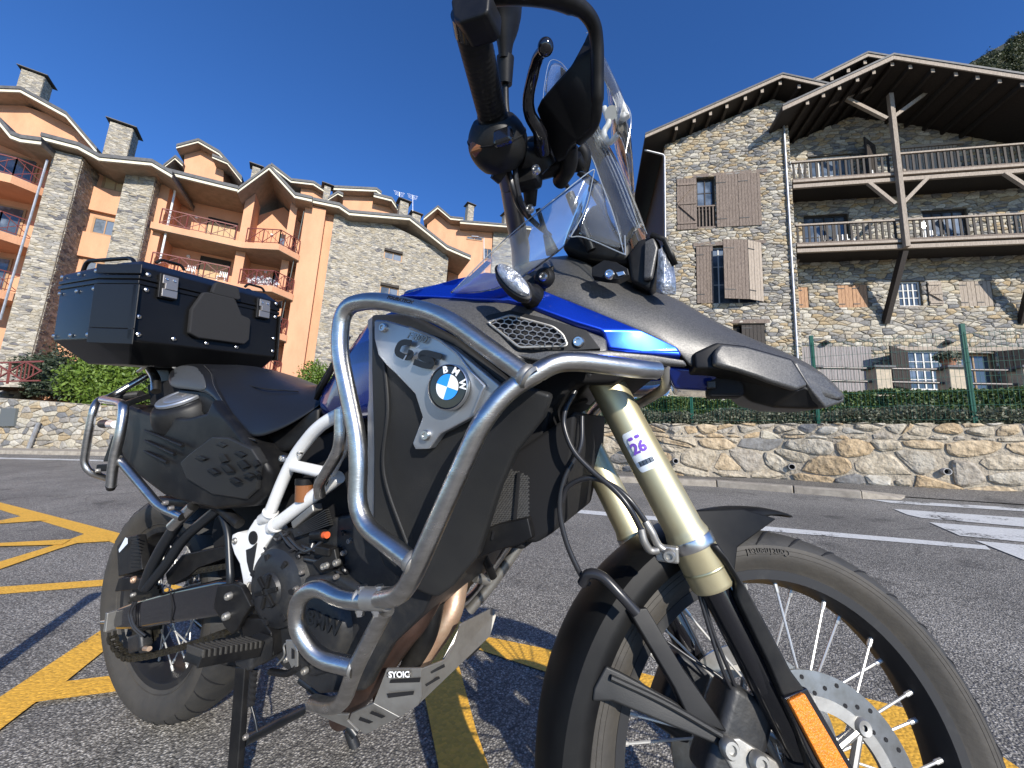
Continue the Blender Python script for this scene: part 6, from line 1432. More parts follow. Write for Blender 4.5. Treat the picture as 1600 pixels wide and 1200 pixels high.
# roundel
rc = P('B', 805, 900, -.266); RX = V((1, 0, 0)); r0 = .0335
vx = (P('B', 930, 900, -.266)-P('B', 680, 900, -.266)).length/2; r0 = vx*.98
rd = part('roundel', MB().lathe([(.001, .0035), (r0*.90, .0035), (r0*.93, .002), (r0, .001), (r0, -.004)], rc, OUT, 64), m_gloss, sp_, smooth=True)
part('roundel_ring', MB().lathe([(r0*.95, .002), (r0*.97, .0045), (r0, .004), (r0*1.02, -.002)], rc, OUT, 64), m_chr, rd, smooth=True)
tilt = math.atan2(tx_.z, tx_.x)
for i in range(4):
    n = 12; a0 = tilt+PI/2*i; pts = [rc+OUT*.0042]+[rc+OUT*.0042+V((math.cos(a0+PI/2*k/n), 0, math.sin(a0+PI/2*k/n)))*r0*.56 for k in range(n+1)]
    part('roundel_quarter', MB().prism(pts, OUT*.0006), m_ltblue if i % 2 else m_rwhite, rd)
for ch, an in (('B', 108), ('M', 66), ('W', 14)):
    a = math.radians(an)+tilt*.5; d = V((math.cos(a), 0, math.sin(a))); text(ch, 'roundel_letter', rc+OUT*.0045+d*r0*.75, V((math.sin(a), 0, -math.cos(a))), d, r0*.42, m_rwhite, rd, .0004, bold=.0005)
# ---------------------------------------------------------------- upper grey fairing with vent
vs_ = panel('side_fairing', [P('B', x, y, Y) for x, y, Y in ((560, 372, -.235), (700, 352, -.225), (980, 362, -.205), (1180, 380, -.195), (1290, 400, -.19), (1620, 535, -.17), (1790, 600, -.16), (1800, 690, -.17), (1600, 712, -.19), (1240, 735, -.235), (1190, 720, -.24), (1060, 610, -.25), (900, 480, -.255), (740, 400, -.252))], m_gplas, th=.02, bulge=.004, bevel=.005)
panel('vent_recess', [P('G', x, y, Y) for x, y, Y in ((25, 322, -.238), (60, 298, -.236), (150, 278, -.230), (300, 312, -.215), (470, 362, -.200), (530, 440, -.196), (350, 452, -.215), (170, 455, -.236))], m_plas, vs_, th=.01, bulge=0, bevel=.001)
tubep('vent_surround', [P('G', x, y, Y) for x, y, Y in ((60, 330, -.244), (155, 300, -.238), (330, 348, -.222), (372, 380, -.218), (392, 428, -.219), (190, 434, -.239), (60, 330, -.244), (100, 318, -.241))], .0020, m_alu, vs_, n=8, fr=.006)
part('vent_depth', MB().prism([P('G', x, y, Y+.0005) for x, y, Y in ((66, 330, -.238), (155, 304, -.233), (328, 350, -.218), (370, 382, -.214), (386, 426, -.215), (192, 430, -.235))], OUT*.0005), m_void, vs_)
hc = MB(); poly_ = [(66, 330), (155, 304), (330, 352), (370, 384), (388, 426), (192, 430)]
def Yv(x, y): return -.2465+(x-60)*(.0215/330)
HXW, HXH = 34, 19
for i in range(-1, 13):
    for j in range(-1, 9):
        cx_ = 60+i*HXW+(j % 2)*HXW/2; cy_ = 300+j*HXH+(cx_-60)*.10
        vtx = [(cx_+HXW*.5, cy_-HXH*.30), (cx_, cy_-HXH*.62), (cx_-HXW*.5, cy_-HXH*.30), (cx_-HXW*.5, cy_+HXH*.38)]
        for a, b in zip(vtx, vtx[1:]):
            if inpoly(((a[0]+b[0])/2, (a[1]+b[1])/2), poly_): hc.bar(P('G', a[0], a[1], Yv(*a)), P('G', b[0], b[1], Yv(*b)), .0013, .0013, up=OUT)
part('vent_honeycomb', hc, m_plas if 0 else m_gpipe, vs_, stuff=True)
bolt_px('G', 437, 411, -.206, .0085, vs_)
panel('fairing_edge', [P('G', x, y, Y) for x, y, Y in ((150, 468, -.238), (320, 447, -.225), (560, 446, -.19), (740, 465, -.16), (880, 488, -.14), (892, 512, -.14), (800, 505, -.15), (620, 482, -.18), (400, 478, -.22), (260, 490, -.23))], m_gplas, vs_, th=.01, bulge=.001, bevel=.003)
# blue tank / fairing panels
bl = panel('blue_fairing', [P('Z', x, y, Y) for x, y, Y in ((622, 464, -.225), (660, 452, -.215), (715, 437, -.20), (760, 427, -.185), (790, 431, -.18), (841, 452, -.175), (935, 490, -.15), (1002, 518, -.135), (1058, 544, -.12), (1066, 556, -.12), (1000, 553, -.145), (950, 546, -.16), (940, 518, -.168), (900, 506, -.18), (834, 482, -.195), (795, 471, -.205), (740, 470, -.215), (680, 466, -.225))], m_blue, th=.03, bulge=.004, bevel=.004, both=True)
panel('fairing_crease', [P('G', x, y, Y) for x, y, Y in ((555, 440, -.163), (860, 445, -.128), (866, 472, -.128), (640, 458, -.155))], m_blue, bl, th=.01, bulge=.0, bevel=.003)
tnk = MB(); rows = []
for (ys, pts) in ((None, None),): pass
tk = panel('fuel_tank', [P('Z', x, y, Y) for x, y, Y in ((640, 470, -.20), (585, 492, -.215), (574, 500, -.212), (545, 540, -.20), (500, 612, -.165), (498, 650, -.16), (520, 660, -.18), (575, 650, -.21), (620, 640, -.21), (700, 560, -.21), (720, 490, -.20))], m_blue2, th=.4, dirv=(0, 1, 0), bulge=.008, bevel=.03)
panel('tank_cover', [P('B', x, y, Y) for x, y, Y in ((500, 330, -.18), (560, 295, -.16), (640, 280, -.15), (740, 262, -.14), (960, 205, -.14), (1110, 190, -.15), (1180, 260, -.16), (900, 340, -.18), (700, 345, -.2))], m_blue2, th=.28, dirv=(0, 1, 0), bulge=.004, bevel=.02)
panel('lower_blue_nose', [P('G', x, y, Y) for x, y, Y in ((790, 510, -.10), (900, 518, -.10), (1000, 530, -.09), (1090, 545, -.075), (1095, 600, -.07), (1000, 615, -.075), (830, 605, -.09))], m_blue2, th=.15, dirv=(0, 1, 0), bulge=.002, bevel=.006)
# ---------------------------------------------------------------- beak
def loft(name, cols, m, parent=None, sub=1, solid=.004, both=True, steered=False):
    """cols: columns of points from ridge to lower edge; mirrored across the centre plane to close the shell"""
    rows = []
    for c in cols:
        c = [V(p) for p in c]; rows.append(c+[]) if not both else rows.append([V((p.x, -p.y, p.z)) for p in reversed(c[1:])]+[V((c[0].x, 0, c[0].z))]+c[1:])
    return part(name, MB().grid(rows), m, parent, smooth=True, sub=sub, solid=solid, solid_off=0)
bk = loft('beak', [[P('G', *a) for a in c] for c in (
    ((150, 95, 0), (165, 95, -.06), (180, 130, -.135), (170, 170, -.155), (260, 205, -.155)),
    ((330, 52, 0), (330, 56, -.06), (330, 100, -.125), (330, 160, -.145), (330, 222, -.148)),
    ((455, 42, 0), (455, 47, -.06), (448, 105, -.118), (440, 180, -.14), (440, 268, -.145)),
    ((510, 100, 0), (512, 108, -.05), (510, 165, -.112), (520, 230, -.133), (530, 308, -.140)),
    ((620, 158, 0), (622, 162, -.05), (620, 200, -.105), (640, 280, -.125), (650, 352, -.132)),
    ((820, 213, 0), (820, 218, -.05), (790, 260, -.10), (770, 330, -.118), (790, 418, -.125)),
    ((930, 282, 0), (930, 288, -.045), (880, 335, -.095), (850, 400, -.112), (858, 455, -.118)),
    ((1030, 338, 0), (1030, 343, -.04), (970, 375, -.088), (915, 440, -.108), (900, 522, -.11)),
    ((1120, 382, 0), (1120, 386, -.035), (1040, 400, -.082), (960, 445, -.10), (925, 524, -.105)),
    ((1230, 428, 0), (1230, 431, -.03), (1130, 424, -.072), (1060, 450, -.092), (1030, 500, -.10)),
    ((1350, 478, 0), (1350, 481, -.026), (1270, 462, -.06), (1220, 490, -.08), (1180, 540, -.09)),
    ((1460, 543, 0), (1460, 546, -.022), (1420, 540, -.045), (1380, 560, -.06), (1340, 600, -.068)),
    ((1552, 643, 0), (1550, 645, -.015), (1545, 648, -.025), (1540, 656, -.03), (1530, 664, -.03)))], m_gplas)
bs_ = panel('beak_side_block', [P('G', x, y, Y) for x, y, Y in ((918, 455, -.115), (1012, 411, -.108), (1130, 424, -.095), (1330, 480, -.07), (1397, 592, -.064), (1350, 612, -.078), (1240, 580, -.098), (1190, 560, -.105), (1100, 534, -.115), (1000, 523, -.12), (926, 521, -.12))], m_plas, bk, th=.03, bulge=.0, bevel=.004, both=True)
panel('beak_side_facet', [P('G', x, y, Y) for x, y, Y in ((1005, 455, -.126), (1030, 420, -.118), (1130, 430, -.103), (1325, 484, -.076), (1394, 592, -.072), (1348, 610, -.086), (1240, 576, -.106), (1190, 556, -.113), (1100, 528, -.123), (1005, 505, -.128))], m_gplas, bk, th=.01, bulge=.001, bevel=.004, both=True)
panel('beak_nose', [P('G', x, y, Y) for x, y, Y in ((1330, 482, -.062), (1460, 548, -.04), (1551, 646, -.022), (1545, 662, -.026), (1470, 687, -.045), (1440, 650, -.055), (1397, 592, -.064))], m_gplas, bk, th=.02, bulge=0, bevel=.004, both=True)
panel('beak_underside', [P('G', x, y, Y) for x, y, Y in ((925, 520, -.10), (1100, 538, -.10), (1190, 562, -.095), (1350, 614, -.075), (1397, 594, -.06), (1470, 687, -.04), (1400, 692, -.04), (1250, 686, -.05), (1150, 660, -.06), (1110, 625, -.065), (1010, 590, -.07), (935, 560, -.08))], m_plas, bk, th=.13, dirv=(0, 1, 0), bulge=0, bevel=.006)
part('beak_bracket', MB().box(P('G', 990, 590, -.09), .012, .01, .012), m_eng, bk, bevel=.002); part('bracket_block', MB().box(P('G', 1040, 580, -.06), .05, .05, .05), m_void, bk, bevel=.006)
# ---------------------------------------------------------------- cockpit: headlight, dash, screen brackets
hl = core('headlight', [('H', 835, 1040), ('H', 880, 980), ('H', 940, 962), ('H', 968, 985), ('H', 972, 1020), ('H', 945, 1150), ('H', 930, 1190), ('H', 850, 1150)], -.10, m_plas, bevel=.006)
panel('headlight_trim', [P('H', x, y, Y) for x, y, Y in ((905, 985, -.108), (945, 965, -.108), (960, 1010, -.112), (935, 1135, -.115), (900, 1140, -.112))], m_gplas, hl, th=.01, bulge=.001, bevel=.004)
part('headlight_visor', MB().grid([[P('H', 930, 955, -.11), P('H', 985, 975, -.112), P('H', 1010, 1030, -.11), P('H', 1032, 1080, -.105)], [P('H', 930, 955, .03), P('H', 985, 975, .03), P('H', 1010, 1030, .03), P('H', 1032, 1080, .03)]]), m_plas, hl, smooth=True, solid=.008)
part('headlight_lens', MB().grid([[P('H', x, y, -.10) for x, y in ((978, 1000), (1000, 1030), (1020, 1085), (1030, 1140), (1030, 1200))], [P('H', x, y, -.112) for x, y in ((972, 1015), (980, 1050), (985, 1090), (985, 1140), (985, 1200))], [P('H', x, y, -.11) for x, y in ((962, 1020), (962, 1060), (958, 1100), (955, 1150), (955, 1190))]]), m_lens, hl, smooth=True, solid=.004)
core('dash', [('H', 560, 1010), ('H', 620, 930), ('H', 690, 830), ('H', 740, 830), ('H', 800, 920), ('H', 850, 1000), ('H', 850, 1080), ('H', 640, 1050)], -.085, m_plas, bevel=.02)
sb = panel('screen_bracket', [P('H', x, y, -.155) for x, y in ((690, 1090), (740, 1060), (790, 1068), (838, 1095), (842, 1120), (800, 1140), (740, 1135), (690, 1125))], m_plas, th=.02, bulge=0, bevel=.006)
bolt_px('H', 762, 1118, -.160, .0075, sb); panel('bracket_slot', [P('H', x, y, -.1575) for x, y in ((790, 1110), (820, 1104), (826, 1118), (798, 1126))], m_chr, sb, th=.001, bulge=0, bevel=.0005)
sb2 = panel('screen_bracket', [P('G', x, y, Y) for x, y, Y in ((205, 165, -.175), (270, 115, -.175), (335, 88, -.165), (325, 150, -.170), (305, 172, -.175), (280, 182, -.178))], m_plas, th=.008, bulge=0, bevel=.003)
facing('bracket_boss', P('G', 290, 140, -.182), 0, m_plas, [(.001, .004), (.012, .004), (.016, 0), (.018, -.006)], sb2); bolt_px('G', 290, 140, -.187, .0075, sb2)
# indicator
ind = P('G', 165, 160, -.27); A0_, A1_ = P('G', 112, 105, -.275), P('G', 232, 222, -.27); ax_ = (A1_-A0_); L_ = ax_.length; ax_.normalize(); nn = V((.55, -.78, .1)); nn = (nn-ax_*nn.dot(ax_)).normalized(); bb_ = ax_.cross(nn)
def ell(c, a, b, h, m, name, parent=None):
    q = MB(); rows = []
    for j, (s, z) in enumerate(((1, 0), (.95, h*.5), (.7, h*.9), (.3, h), (.01, h*1.02))): rows.append([c+(ax_*math.cos(2*PI*i/28)*a*(1+.15*math.cos(2*PI*i/28)*0)+bb_*math.sin(2*PI*i/28)*b)*s+nn*z for i in range(29)])
    q.grid(rows); return part(name, q, m, parent, smooth=True)
ib = ell(ind, L_*.60, L_*.24, -.022, m_plas, 'indicator'); ell(ind, L_*.60, L_*.24, .002, m_plas, 'indicator_rim', ib); ell(ind+nn*.002, L_*.54, L_*.195, .010, m_lens, 'indicator_lens', ib)
stalk = [P('G', 205, 195, -.262), P('G', 225, 215, -.235), P('G', 248, 228, -.20)]
part('indicator_stalk', MB().tube(spline(stalk, 10), [.012+.0022*(i % 2) for i in range(21)], 16), m_plas, ib, smooth=False); facing('stalk_foot', P('G', 235, 215, -.20), 0, m_plas, [(.001, .012), (.014, .010), (.02, 0), (.02, -.01)], ib, ax=V((-.3, -.8, .3)))
# ---------------------------------------------------------------- windscreen
def clear(name, rows, parent=None, th=.003, sub=1): return part(name, MB().grid(rows), m_clear, parent, smooth=True, sub=sub, solid=th, solid_off=0)
def arcrow(c, e, n=8, k=2.0):
    """row from the right edge point e across the centre silhouette point c to the mirrored left edge"""
    out = []
    for i in range(-n, n+1):
        t = i/n; y = e.y*-t if e.y < 0 else e.y*t; w = abs(t)**k; out.append(V((c.x+(e.x-c.x)*w, -e.y*t*-1 if 0 else e.y*-t, c.z+(e.z-c.z)*w)))
    return out
ws_rows = []
for (cx_, cy_), (ex, ey), ye in (((915, 955), (822, 1035), -.155), ((870, 840), (795, 930), -.16), ((830, 745), (770, 850), -.16), ((790, 660), (735, 760), -.155), ((735, 565), (690, 640), -.14), ((715, 500), (640, 560), -.11)):
    ws_rows.append(arcrow(P('H', cx_, cy_, 0), P('H', ex, ey, ye)))
ws = clear('windscreen', ws_rows, th=.0035)
def edge(name, pts, parent, r=.0009): return tubep(name, spline(pts), min(r, .0009), mat('polished_edge', (.45, .5, .55), .15, trans=.5, coat=1), parent, n=6, flt=False)
edge('screen_edge', [r[0] for r in ws_rows], ws); edge('screen_edge', [r[-1] for r in ws_rows], ws); edge('screen_edge', ws_rows[-1], ws); edge('screen_rib', [r[8] for r in ws_rows], ws, .0014); edge('screen_rib', [r[4] for r in ws_rows], ws, .0012); edge('screen_rib', [r[12] for r in ws_rows], ws, .0012)
sdp = [P('H', x, y, Y) for x, y, Y in ((118, 1195, -.235), (200, 1110, -.23), (300, 1010, -.225), (420, 905, -.22), (560, 795, -.205), (690, 695, -.185), (698, 712, -.18), (665, 850, -.175), (604, 966, -.18))]
sdl = [P('H', x, y, Y) for x, y, Y in ((118, 1200, -.235), (240, 1198, -.232), (350, 1175, -.225), (420, 1130, -.22), (480, 1090, -.21), (520, 1060, -.205), (560, 1030, -.20), (585, 1000, -.19), (606, 968, -.18))]
dfl = clear('wind_deflector', [sdp, [a.lerp(b, .5)+V((0, -.01, 0)) for a, b in zip(sdp, sdl)], sdl], sub=1)
edge('deflector_edge', sdp[:7], dfl); edge('deflector_edge', sdp[6:], dfl)
df2 = clear('wind_deflector', [[P('H', 604, 966, -.178), P('H', 665, 850, -.172), P('H', 698, 712, -.165)], [P('H', 720, 1000, -.17), P('H', 740, 880, -.16), P('H', 740, 740, -.15)], [P('H', 828, 1038, -.16), P('H', 825, 960, -.15), P('H', 790, 860, -.14)]], sub=1)
edge('deflector_edge', [P('H', 604, 966, -.18), P('H', 665, 970, -.175), P('H', 830, 1040, -.16)], df2); edge('deflector_edge', [P('H', 828, 1040, -.16), P('H', 825, 960, -.155)], df2)
# clip-on spoiler with its white clamps
spo = clear('screen_spoiler', [arcrow(P('H', 828, 625, 0), P('H', 790, 560, -.13), 6), arcrow(P('H', 850, 470, 0), P('H', 800, 420, -.145), 6), arcrow(P('H', 795, 380, 0), P('H', 735, 340, -.15), 6), arcrow(P('H', 735, 240, 0), P('H', 668, 135, -.14), 6)])
edge('spoiler_edge', arcrow(P('H', 828, 625, 0), P('H', 790, 560, -.13), 6), spo); edge('spoiler_edge', arcrow(P('H', 735, 240, 0), P('H', 668, 135, -.14), 6), spo); edge('spoiler_edge', [P('H', 828, 625, 0), P('H', 850, 470, 0), P('H', 795, 380, 0), P('H', 735, 240, 0)], spo)
m_clamp = mat('pale_clamp_plastic', (.55, .55, .52), .35)
for y in (-.06, .07):
    cl_ = part('spoiler_clamp', MB().tube(fillet([P('H', 740, 440, y), P('H', 765, 500, y), P('H', 735, 540, y), P('H', 760, 590, y), P('H', 800, 545, y)], .01), .0055, 10), m_clamp, spo, smooth=True)
    part('clamp_arm', MB().bar(P('H', 790, 500, y), P('H', 842, 462, y), .014, .012), m_clamp, spo, bevel=.003); part('clamp_arm', MB().bar(P('H', 800, 385, y), P('H', 838, 475, y), .016, .006), m_clamp, spo, bevel=.002); part('clamp_knob', MB().tube([P('H', 770, 460, y-.01), P('H', 770, 460, y+.02)], .012, 14), m_clamp, spo, smooth=True)
# far left hand shield of clear plastic
lh = clear('hand_deflector', [[P('H', 490, 410, .36), P('H', 500, 330, .36), P('H', 520, 250, .36)], [P('H', 560, 420, .37), P('H', 560, 340, .37), P('H', 560, 250, .37)], [P('H', 620, 420, .36), P('H', 610, 360, .36), P('H', 592, 290, .36)]])
edge('hand_deflector_edge', [P('H', 490, 415, .36), P('H', 500, 330, .36), P('H', 520, 250, .36), P('H', 560, 252, .37), P('H', 595, 290, .36)], lh, .002)
# ---------------------------------------------------------------- handlebar (right side drawn at its real place, already turned)
YG0, YG1 = -.43, -.315
hb = part('handlebar', MB().tube(fillet([P('H', 190, 80, YG0), P('H', 300, 540, YG1), P('H', 345, 760, -.23), P('H', 400, 1000, -.11)], .05), [.0110]*8+[.0135]*8 if 0 else .0115, 20), m_gpipe, smooth=True)
part('handlebar_taper', MB().tube([P('H', 350, 760, -.23), P('H', 375, 880, -.17), P('H', 400, 1010, -.10), P('H', 400, 1080, -.02)], [.013, .0165, .018, .018], 18), m_gpipe, hb, smooth=True)
g0, g1 = P('H', 205, 130, -.425), P('H', 292, 500, -.325)
gp_ = [g0.lerp(g1, i/60) for i in range(61)]; part('grip', MB().tube(gp_, [.0186+(.0005 if i % 3 else 0)+(.001 if i > 52 else 0) for i in range(61)], 32), m_plas, hb, smooth=True)
part('grip_flange', MB().tube([g1, g1+(g1-g0).normalized()*.012], [.021, .023], 24), m_plas, hb, smooth=True)
part('bar_end_weight', MB().tube([P('H', 196, 55, -.44), g0], [.021, .0205], 24), m_gloss, hb, smooth=True)
s0_, s1_ = P('H', 292, 500, -.325), P('H', 322, 665, -.285)
sw = part('switch_housing', MB().tube([s0_.lerp(s1_, -.1+1.2*t/18) for t in range(19)], [.021+.0205*math.sin(PI*(.06+.88*t/18))**.7 for t in range(19)], 40), m_plas, hb, smooth=True); part('housing_seam', MB().tube([s0_.lerp(s1_, t) for t in (.30, .33)], .0412, 40), m_void, sw, smooth=True)
part('switch_button', MB().box(P('H', 228, 605, -.33), .02, .015, .016), m_fluid, sw, bevel=.004); part('switch_rocker', MB().box(P('H', 330, 560, -.345), .025, .012, .02), m_gloss, sw, bevel=.004)
part('switch_lower', MB().tube([P('H', 300, 690, -.29), P('H', 330, 715, -.28)], .014, 12), m_plas, sw, smooth=True)
# brake master cylinder and lever
mc = part('brake_master_cylinder', MB().tube([P('H', 400, 640, -.27), P('H', 470, 660, -.25), P('H', 500, 700, -.24)], [.020, .027, .020], 16), m_plas, smooth=True)
part('cylinder_clamp', MB().box(P('H', 430, 700, -.255), .04, .03, .05), m_plas, mc, bevel=.008); part('cylinder_body', MB().tube([P('H', 440, 690, -.25), P('H', 440, 840, -.22)], [.014, .009], 14), m_plas, mc, smooth=True)
part('banjo_fitting', MB().tube([P('H', 415, 590, -.27), P('H', 455, 585, -.26)], .010, 10), m_plas, mc, smooth=True); bolt_px('H', 462, 690, -.29, .006, mc); bolt_px('H', 437, 850, -.235, .0065, mc)
part('mirror_clamp', MB().box(P('H', 520, 655, -.22), .05, .03, .045), m_plas, mc, bevel=.008); part('dash_mount', MB().tube([P('H', 500, 640, -.22), P('H', 600, 650, -.20)], .013, 12), m_plas, mc, smooth=True)
lv = part('brake_lever', MB().tube(spline([P('H', 490, 620, -.27), P('H', 478, 540, -.30), P('H', 440, 470, -.32), P('H', 432, 400, -.335), P('H', 450, 310, -.355), P('H', 470, 240, -.375), P('H', 498, 200, -.39)], 8), [.012, .012, .0115, .011, .011, .0105, .010, .010, .0095, .009, .009, .009, .0088, .0086, .0086, .0084, .0082, .008, .008, .008, .0078, .0078, .0076, .0076, .0075, .0075, .0072, .0072, .007, .007, .007, .007, .007, .007, .0068, .0066, .0065, .0065, .0065, .0065, .0065, .0065, .0065, .0065, .0065, .0065, .0065, .0065, .0065][:49], 14, flat=.8), m_gloss, smooth=True)
bm_ = bmesh.new(); bmesh.ops.create_uvsphere(bm_, u_segments=18, v_segments=12, radius=.0088); q = MB(); q.v = [tuple(v.co+P('H', 502, 192, -.392)) for v in bm_.verts]; q.f = [tuple(v.index for v in f.verts) for f in bm_.faces]; bm_.free(); part('lever_ball', q, m_gloss, lv, smooth=True)
# hand guard: plate and wrap-round bar
hgd = panel('hand_guard', [P('H', x, y, Y) for x, y, Y in ((675, 165, -.33), (700, 110, -.34), (722, 200, -.33), (722, 420, -.31), (700, 520, -.29), (650, 565, -.27), (620, 590, -.26), (600, 640, -.24), (565, 655, -.24), (548, 625, -.245), (515, 530, -.27), (482, 440, -.30), (500, 400, -.31), (560, 330, -.32), (620, 265, -.33))], m_plas, th=.012, bulge=.012, bevel=.004)
tubep('guard_bar', spline([P('H', 130, 20, -.44), P('H', 250, -20, -.43), P('H', 400, -30, -.42), P('H', 540, -12, -.40), P('H', 640, 30, -.38), P('H', 695, 95, -.36), P('H', 711, 180, -.345), P('H', 713, 300, -.33), P('H', 712, 420, -.315), P('H', 696, 510, -.295), P('H', 640, 572, -.27)]), [.0105]*30+[.0095, .009, .0085]+[.0078]*31+[.007]*20, m_plas, hgd, n=16, flt=False)
part('guard_end_block', MB().prism([P('H', x, y, -.455) for x, y in ((112, 0), (140, -40), (275, -45), (268, 40), (245, 62), (150, 92), (122, 70))], (0, .03, 0)), m_plas, hgd, bevel=.008, smooth=True)
tubep('guard_tail', [P('H', 600, 600, -.25), P('H', 600, 680, -.23), P('H', 560, 740, -.2)], .012, m_plas, hgd)
# mirror seen from behind, with its stem
mr = part('mirror', MB().tube(spline([P('H', 345, -90, -.31), P('H', 335, 20, -.31), P('H', 335, 90, -.305), P('H', 336, 160, -.30), P('H', 338, 245, -.29)], 4), [.036, .037, .038, .038, .038, .037, .036, .034, .032, .029, .026, .023, .020, .018, .016, .015, .014], 28, flat=.6), m_plas, smooth=True)
part('mirror_boot', MB().tube([P('H', 338, 235, -.29), P('H', 338, 345, -.28)], [.013, .010], 16), m_plas, mr, smooth=True); part('mirror_stem', MB().tube(fillet([P('H', 338, 340, -.28), P('H', 340, 470, -.27), P('H', 400, 640, -.25)], .03), .005, 12), m_plas, mr, smooth=True)
# cables from the bar
for pts in ([(375, 660, -.28), (385, 760, -.27), (410, 840, -.25), (450, 900, -.2), (520, 960, -.15)], [(350, 690, -.28), (372, 780, -.27), (400, 850, -.24), (470, 920, -.18)], [(520, 690, -.22), (560, 720, -.2), (590, 760, -.17)], [(470, 850, -.2), (500, 940, -.18), (530, 1010, -.16)]):
    tubep('control_cable', spline([P('H', *q) for q in pts]), .0042, m_hose, n=8, flt=False)
part('cable_boot', MB().tube([P('H', 505, 955, -.17), P('H', 530, 1030, -.165)], [.006, .011], 12), m_plas, smooth=True)
for pts in ([(640, 600, -.15), (660, 640, -.14), (650, 700, -.13)], [(620, 640, -.16), (640, 680, -.14)]): tubep('coiled_hose', spline([P('H', *q) for q in pts], 10), .012, m_plas, n=12, flt=False)
tubep('screen_stay', [P('H', 600, 790, -.12), P('H', 690, 1020, -.10)], .008, m_plas); tubep('screen_stay', [P('H', 690, 760, -.12), P('H', 790, 930, -.10)], .008, m_plas); tubep('screen_stay', [P('H', 640, 700, -.1), P('H', 760, 800, -.08)], .007, m_plas)
# ---------------------------------------------------------------- seat
def A_(x, y, Y): return P('A', x, y, Y)
scol = [
 [(655, 745, 0), (655, 745, -.10), (657, 752, -.135), (660, 780, -.14)],
 [(670, 690, 0), (670, 692, -.09), (668, 735, -.145), (690, 792, -.15)],
 [(720, 664, 0), (720, 668, -.085), (730, 722, -.15), (760, 798, -.155)],
 [(830, 672, 0), (810, 680, -.085), (835, 735, -.15), (855, 812, -.158)],
 [(930, 668, 0), (900, 690, -.09), (885, 770, -.15), (900, 870, -.162)],
 [(1020, 664, 0), (985, 700, -.10), (940, 830, -.155), (950, 930, -.17)],
 [(1090, 676, 0), (1060, 730, -.11), (1010, 900, -.165), (1010, 1000, -.178)],
 [(1160, 692, 0), (1130, 770, -.115), (1080, 960, -.168), (1075, 1048, -.182)],
 [(1230, 718, 0), (1200, 800, -.11), (1160, 930, -.162), (1170, 1020, -.175)],
 [(1300, 755, 0), (1280, 810, -.10), (1260, 900, -.145), (1280, 965, -.158)],
 [(1370, 775, 0), (1350, 815, -.09), (1345, 870, -.125), (1390, 890, -.135)],
 [(1420, 745, 0), (1415, 790, -.08), (1415, 830, -.11), (1440, 850, -.12)]]
seat = loft('seat', [[A_(*q) for q in c] for c in scol], m_seat, sub=2, solid=.01)
sg = loft('seat_rear_panel', [[A_(q[0], q[1], q[2]-.004) for q in c[1:]] for c in scol[:4]], m_seatg, seat, sub=2, solid=.006, both=False)
stp = [A_(835, 680, -.095), A_(870, 720, -.13), A_(885, 780, -.156), A_(930, 860, -.166), A_(985, 950, -.178), A_(1050, 1035, -.186), A_(1090, 1052, -.188)]
sp_s = spline(stp, 14); tubep('piping', sp_s, .0024, m_plas, seat, n=8, flt=False)
sm = MB()
for i in range(len(sp_s)-1):
    for t in (.2, .7): a = sp_s[i].lerp(sp_s[i+1], t)+V((-.004, -.002, .003)); b = sp_s[i].lerp(sp_s[i+1], t+.25)+V((-.004, -.002, .003)); sm.bar(a, b, .0006)
part('stitching', sm, m_gpipe, seat, stuff=True)
tubep('seat_seam', spline([A_(1020, 768, -.118), A_(1120, 790, -.125), A_(1220, 800, -.11), A_(1300, 806, -.098)]), .0016, m_plas, seat, n=6, flt=False)
core('seat_base', [('A', 700, 790), ('A', 860, 800), ('A', 960, 920), ('A', 1080, 1040), ('A', 1280, 960), ('A', 1400, 880), ('A', 1400, 960), ('A', 1260, 1100), ('A', 1100, 1130), ('A', 1000, 1090), ('A', 900, 950), ('A', 700, 850)], -.14, m_plas)
part('tank_side_trim', MB().grid([[P('Z', 498, 606, -.155), P('Z', 520, 570, -.155), P('Z', 545, 525, -.16)], [P('Z', 494, 625, -.165), P('Z', 512, 590, -.168), P('Z', 535, 545, -.175)]]), m_plas, smooth=True, solid=.01)
# ---------------------------------------------------------------- tail side cover with fuel cap and knee pad
tc_ = panel('tail_side_cover', [P('Z', x, y, Y) for x, y, Y in ((199, 640, -.165), (204, 630, -.165), (228, 640, -.17), (262, 650, -.175), (300, 652, -.178), (330, 644, -.178), (340, 622, -.175), (352, 640, -.18), (372, 664, -.188), (395, 694, -.192), (416, 716, -.185), (432, 738, -.17), (424, 772, -.165), (404, 790, -.165), (345, 796, -.17), (300, 786, -.175), (262, 773, -.18), (225, 745, -.18), (197, 712, -.175))], m_plas, th=.33, dirv=(0, 1, 0), bulge=.012, bevel=.012)
pad = panel('knee_pad', [P('Z', x, y, Y) for x, y, Y in ((285, 722, -.196), (300, 708, -.198), (335, 682, -.198), (360, 683, -.20), (396, 700, -.20), (410, 722, -.196), (404, 765, -.185), (388, 780, -.182), (335, 772, -.188), (295, 748, -.195))], m_dplas, tc_, th=.016, bulge=.006, bevel=.004)
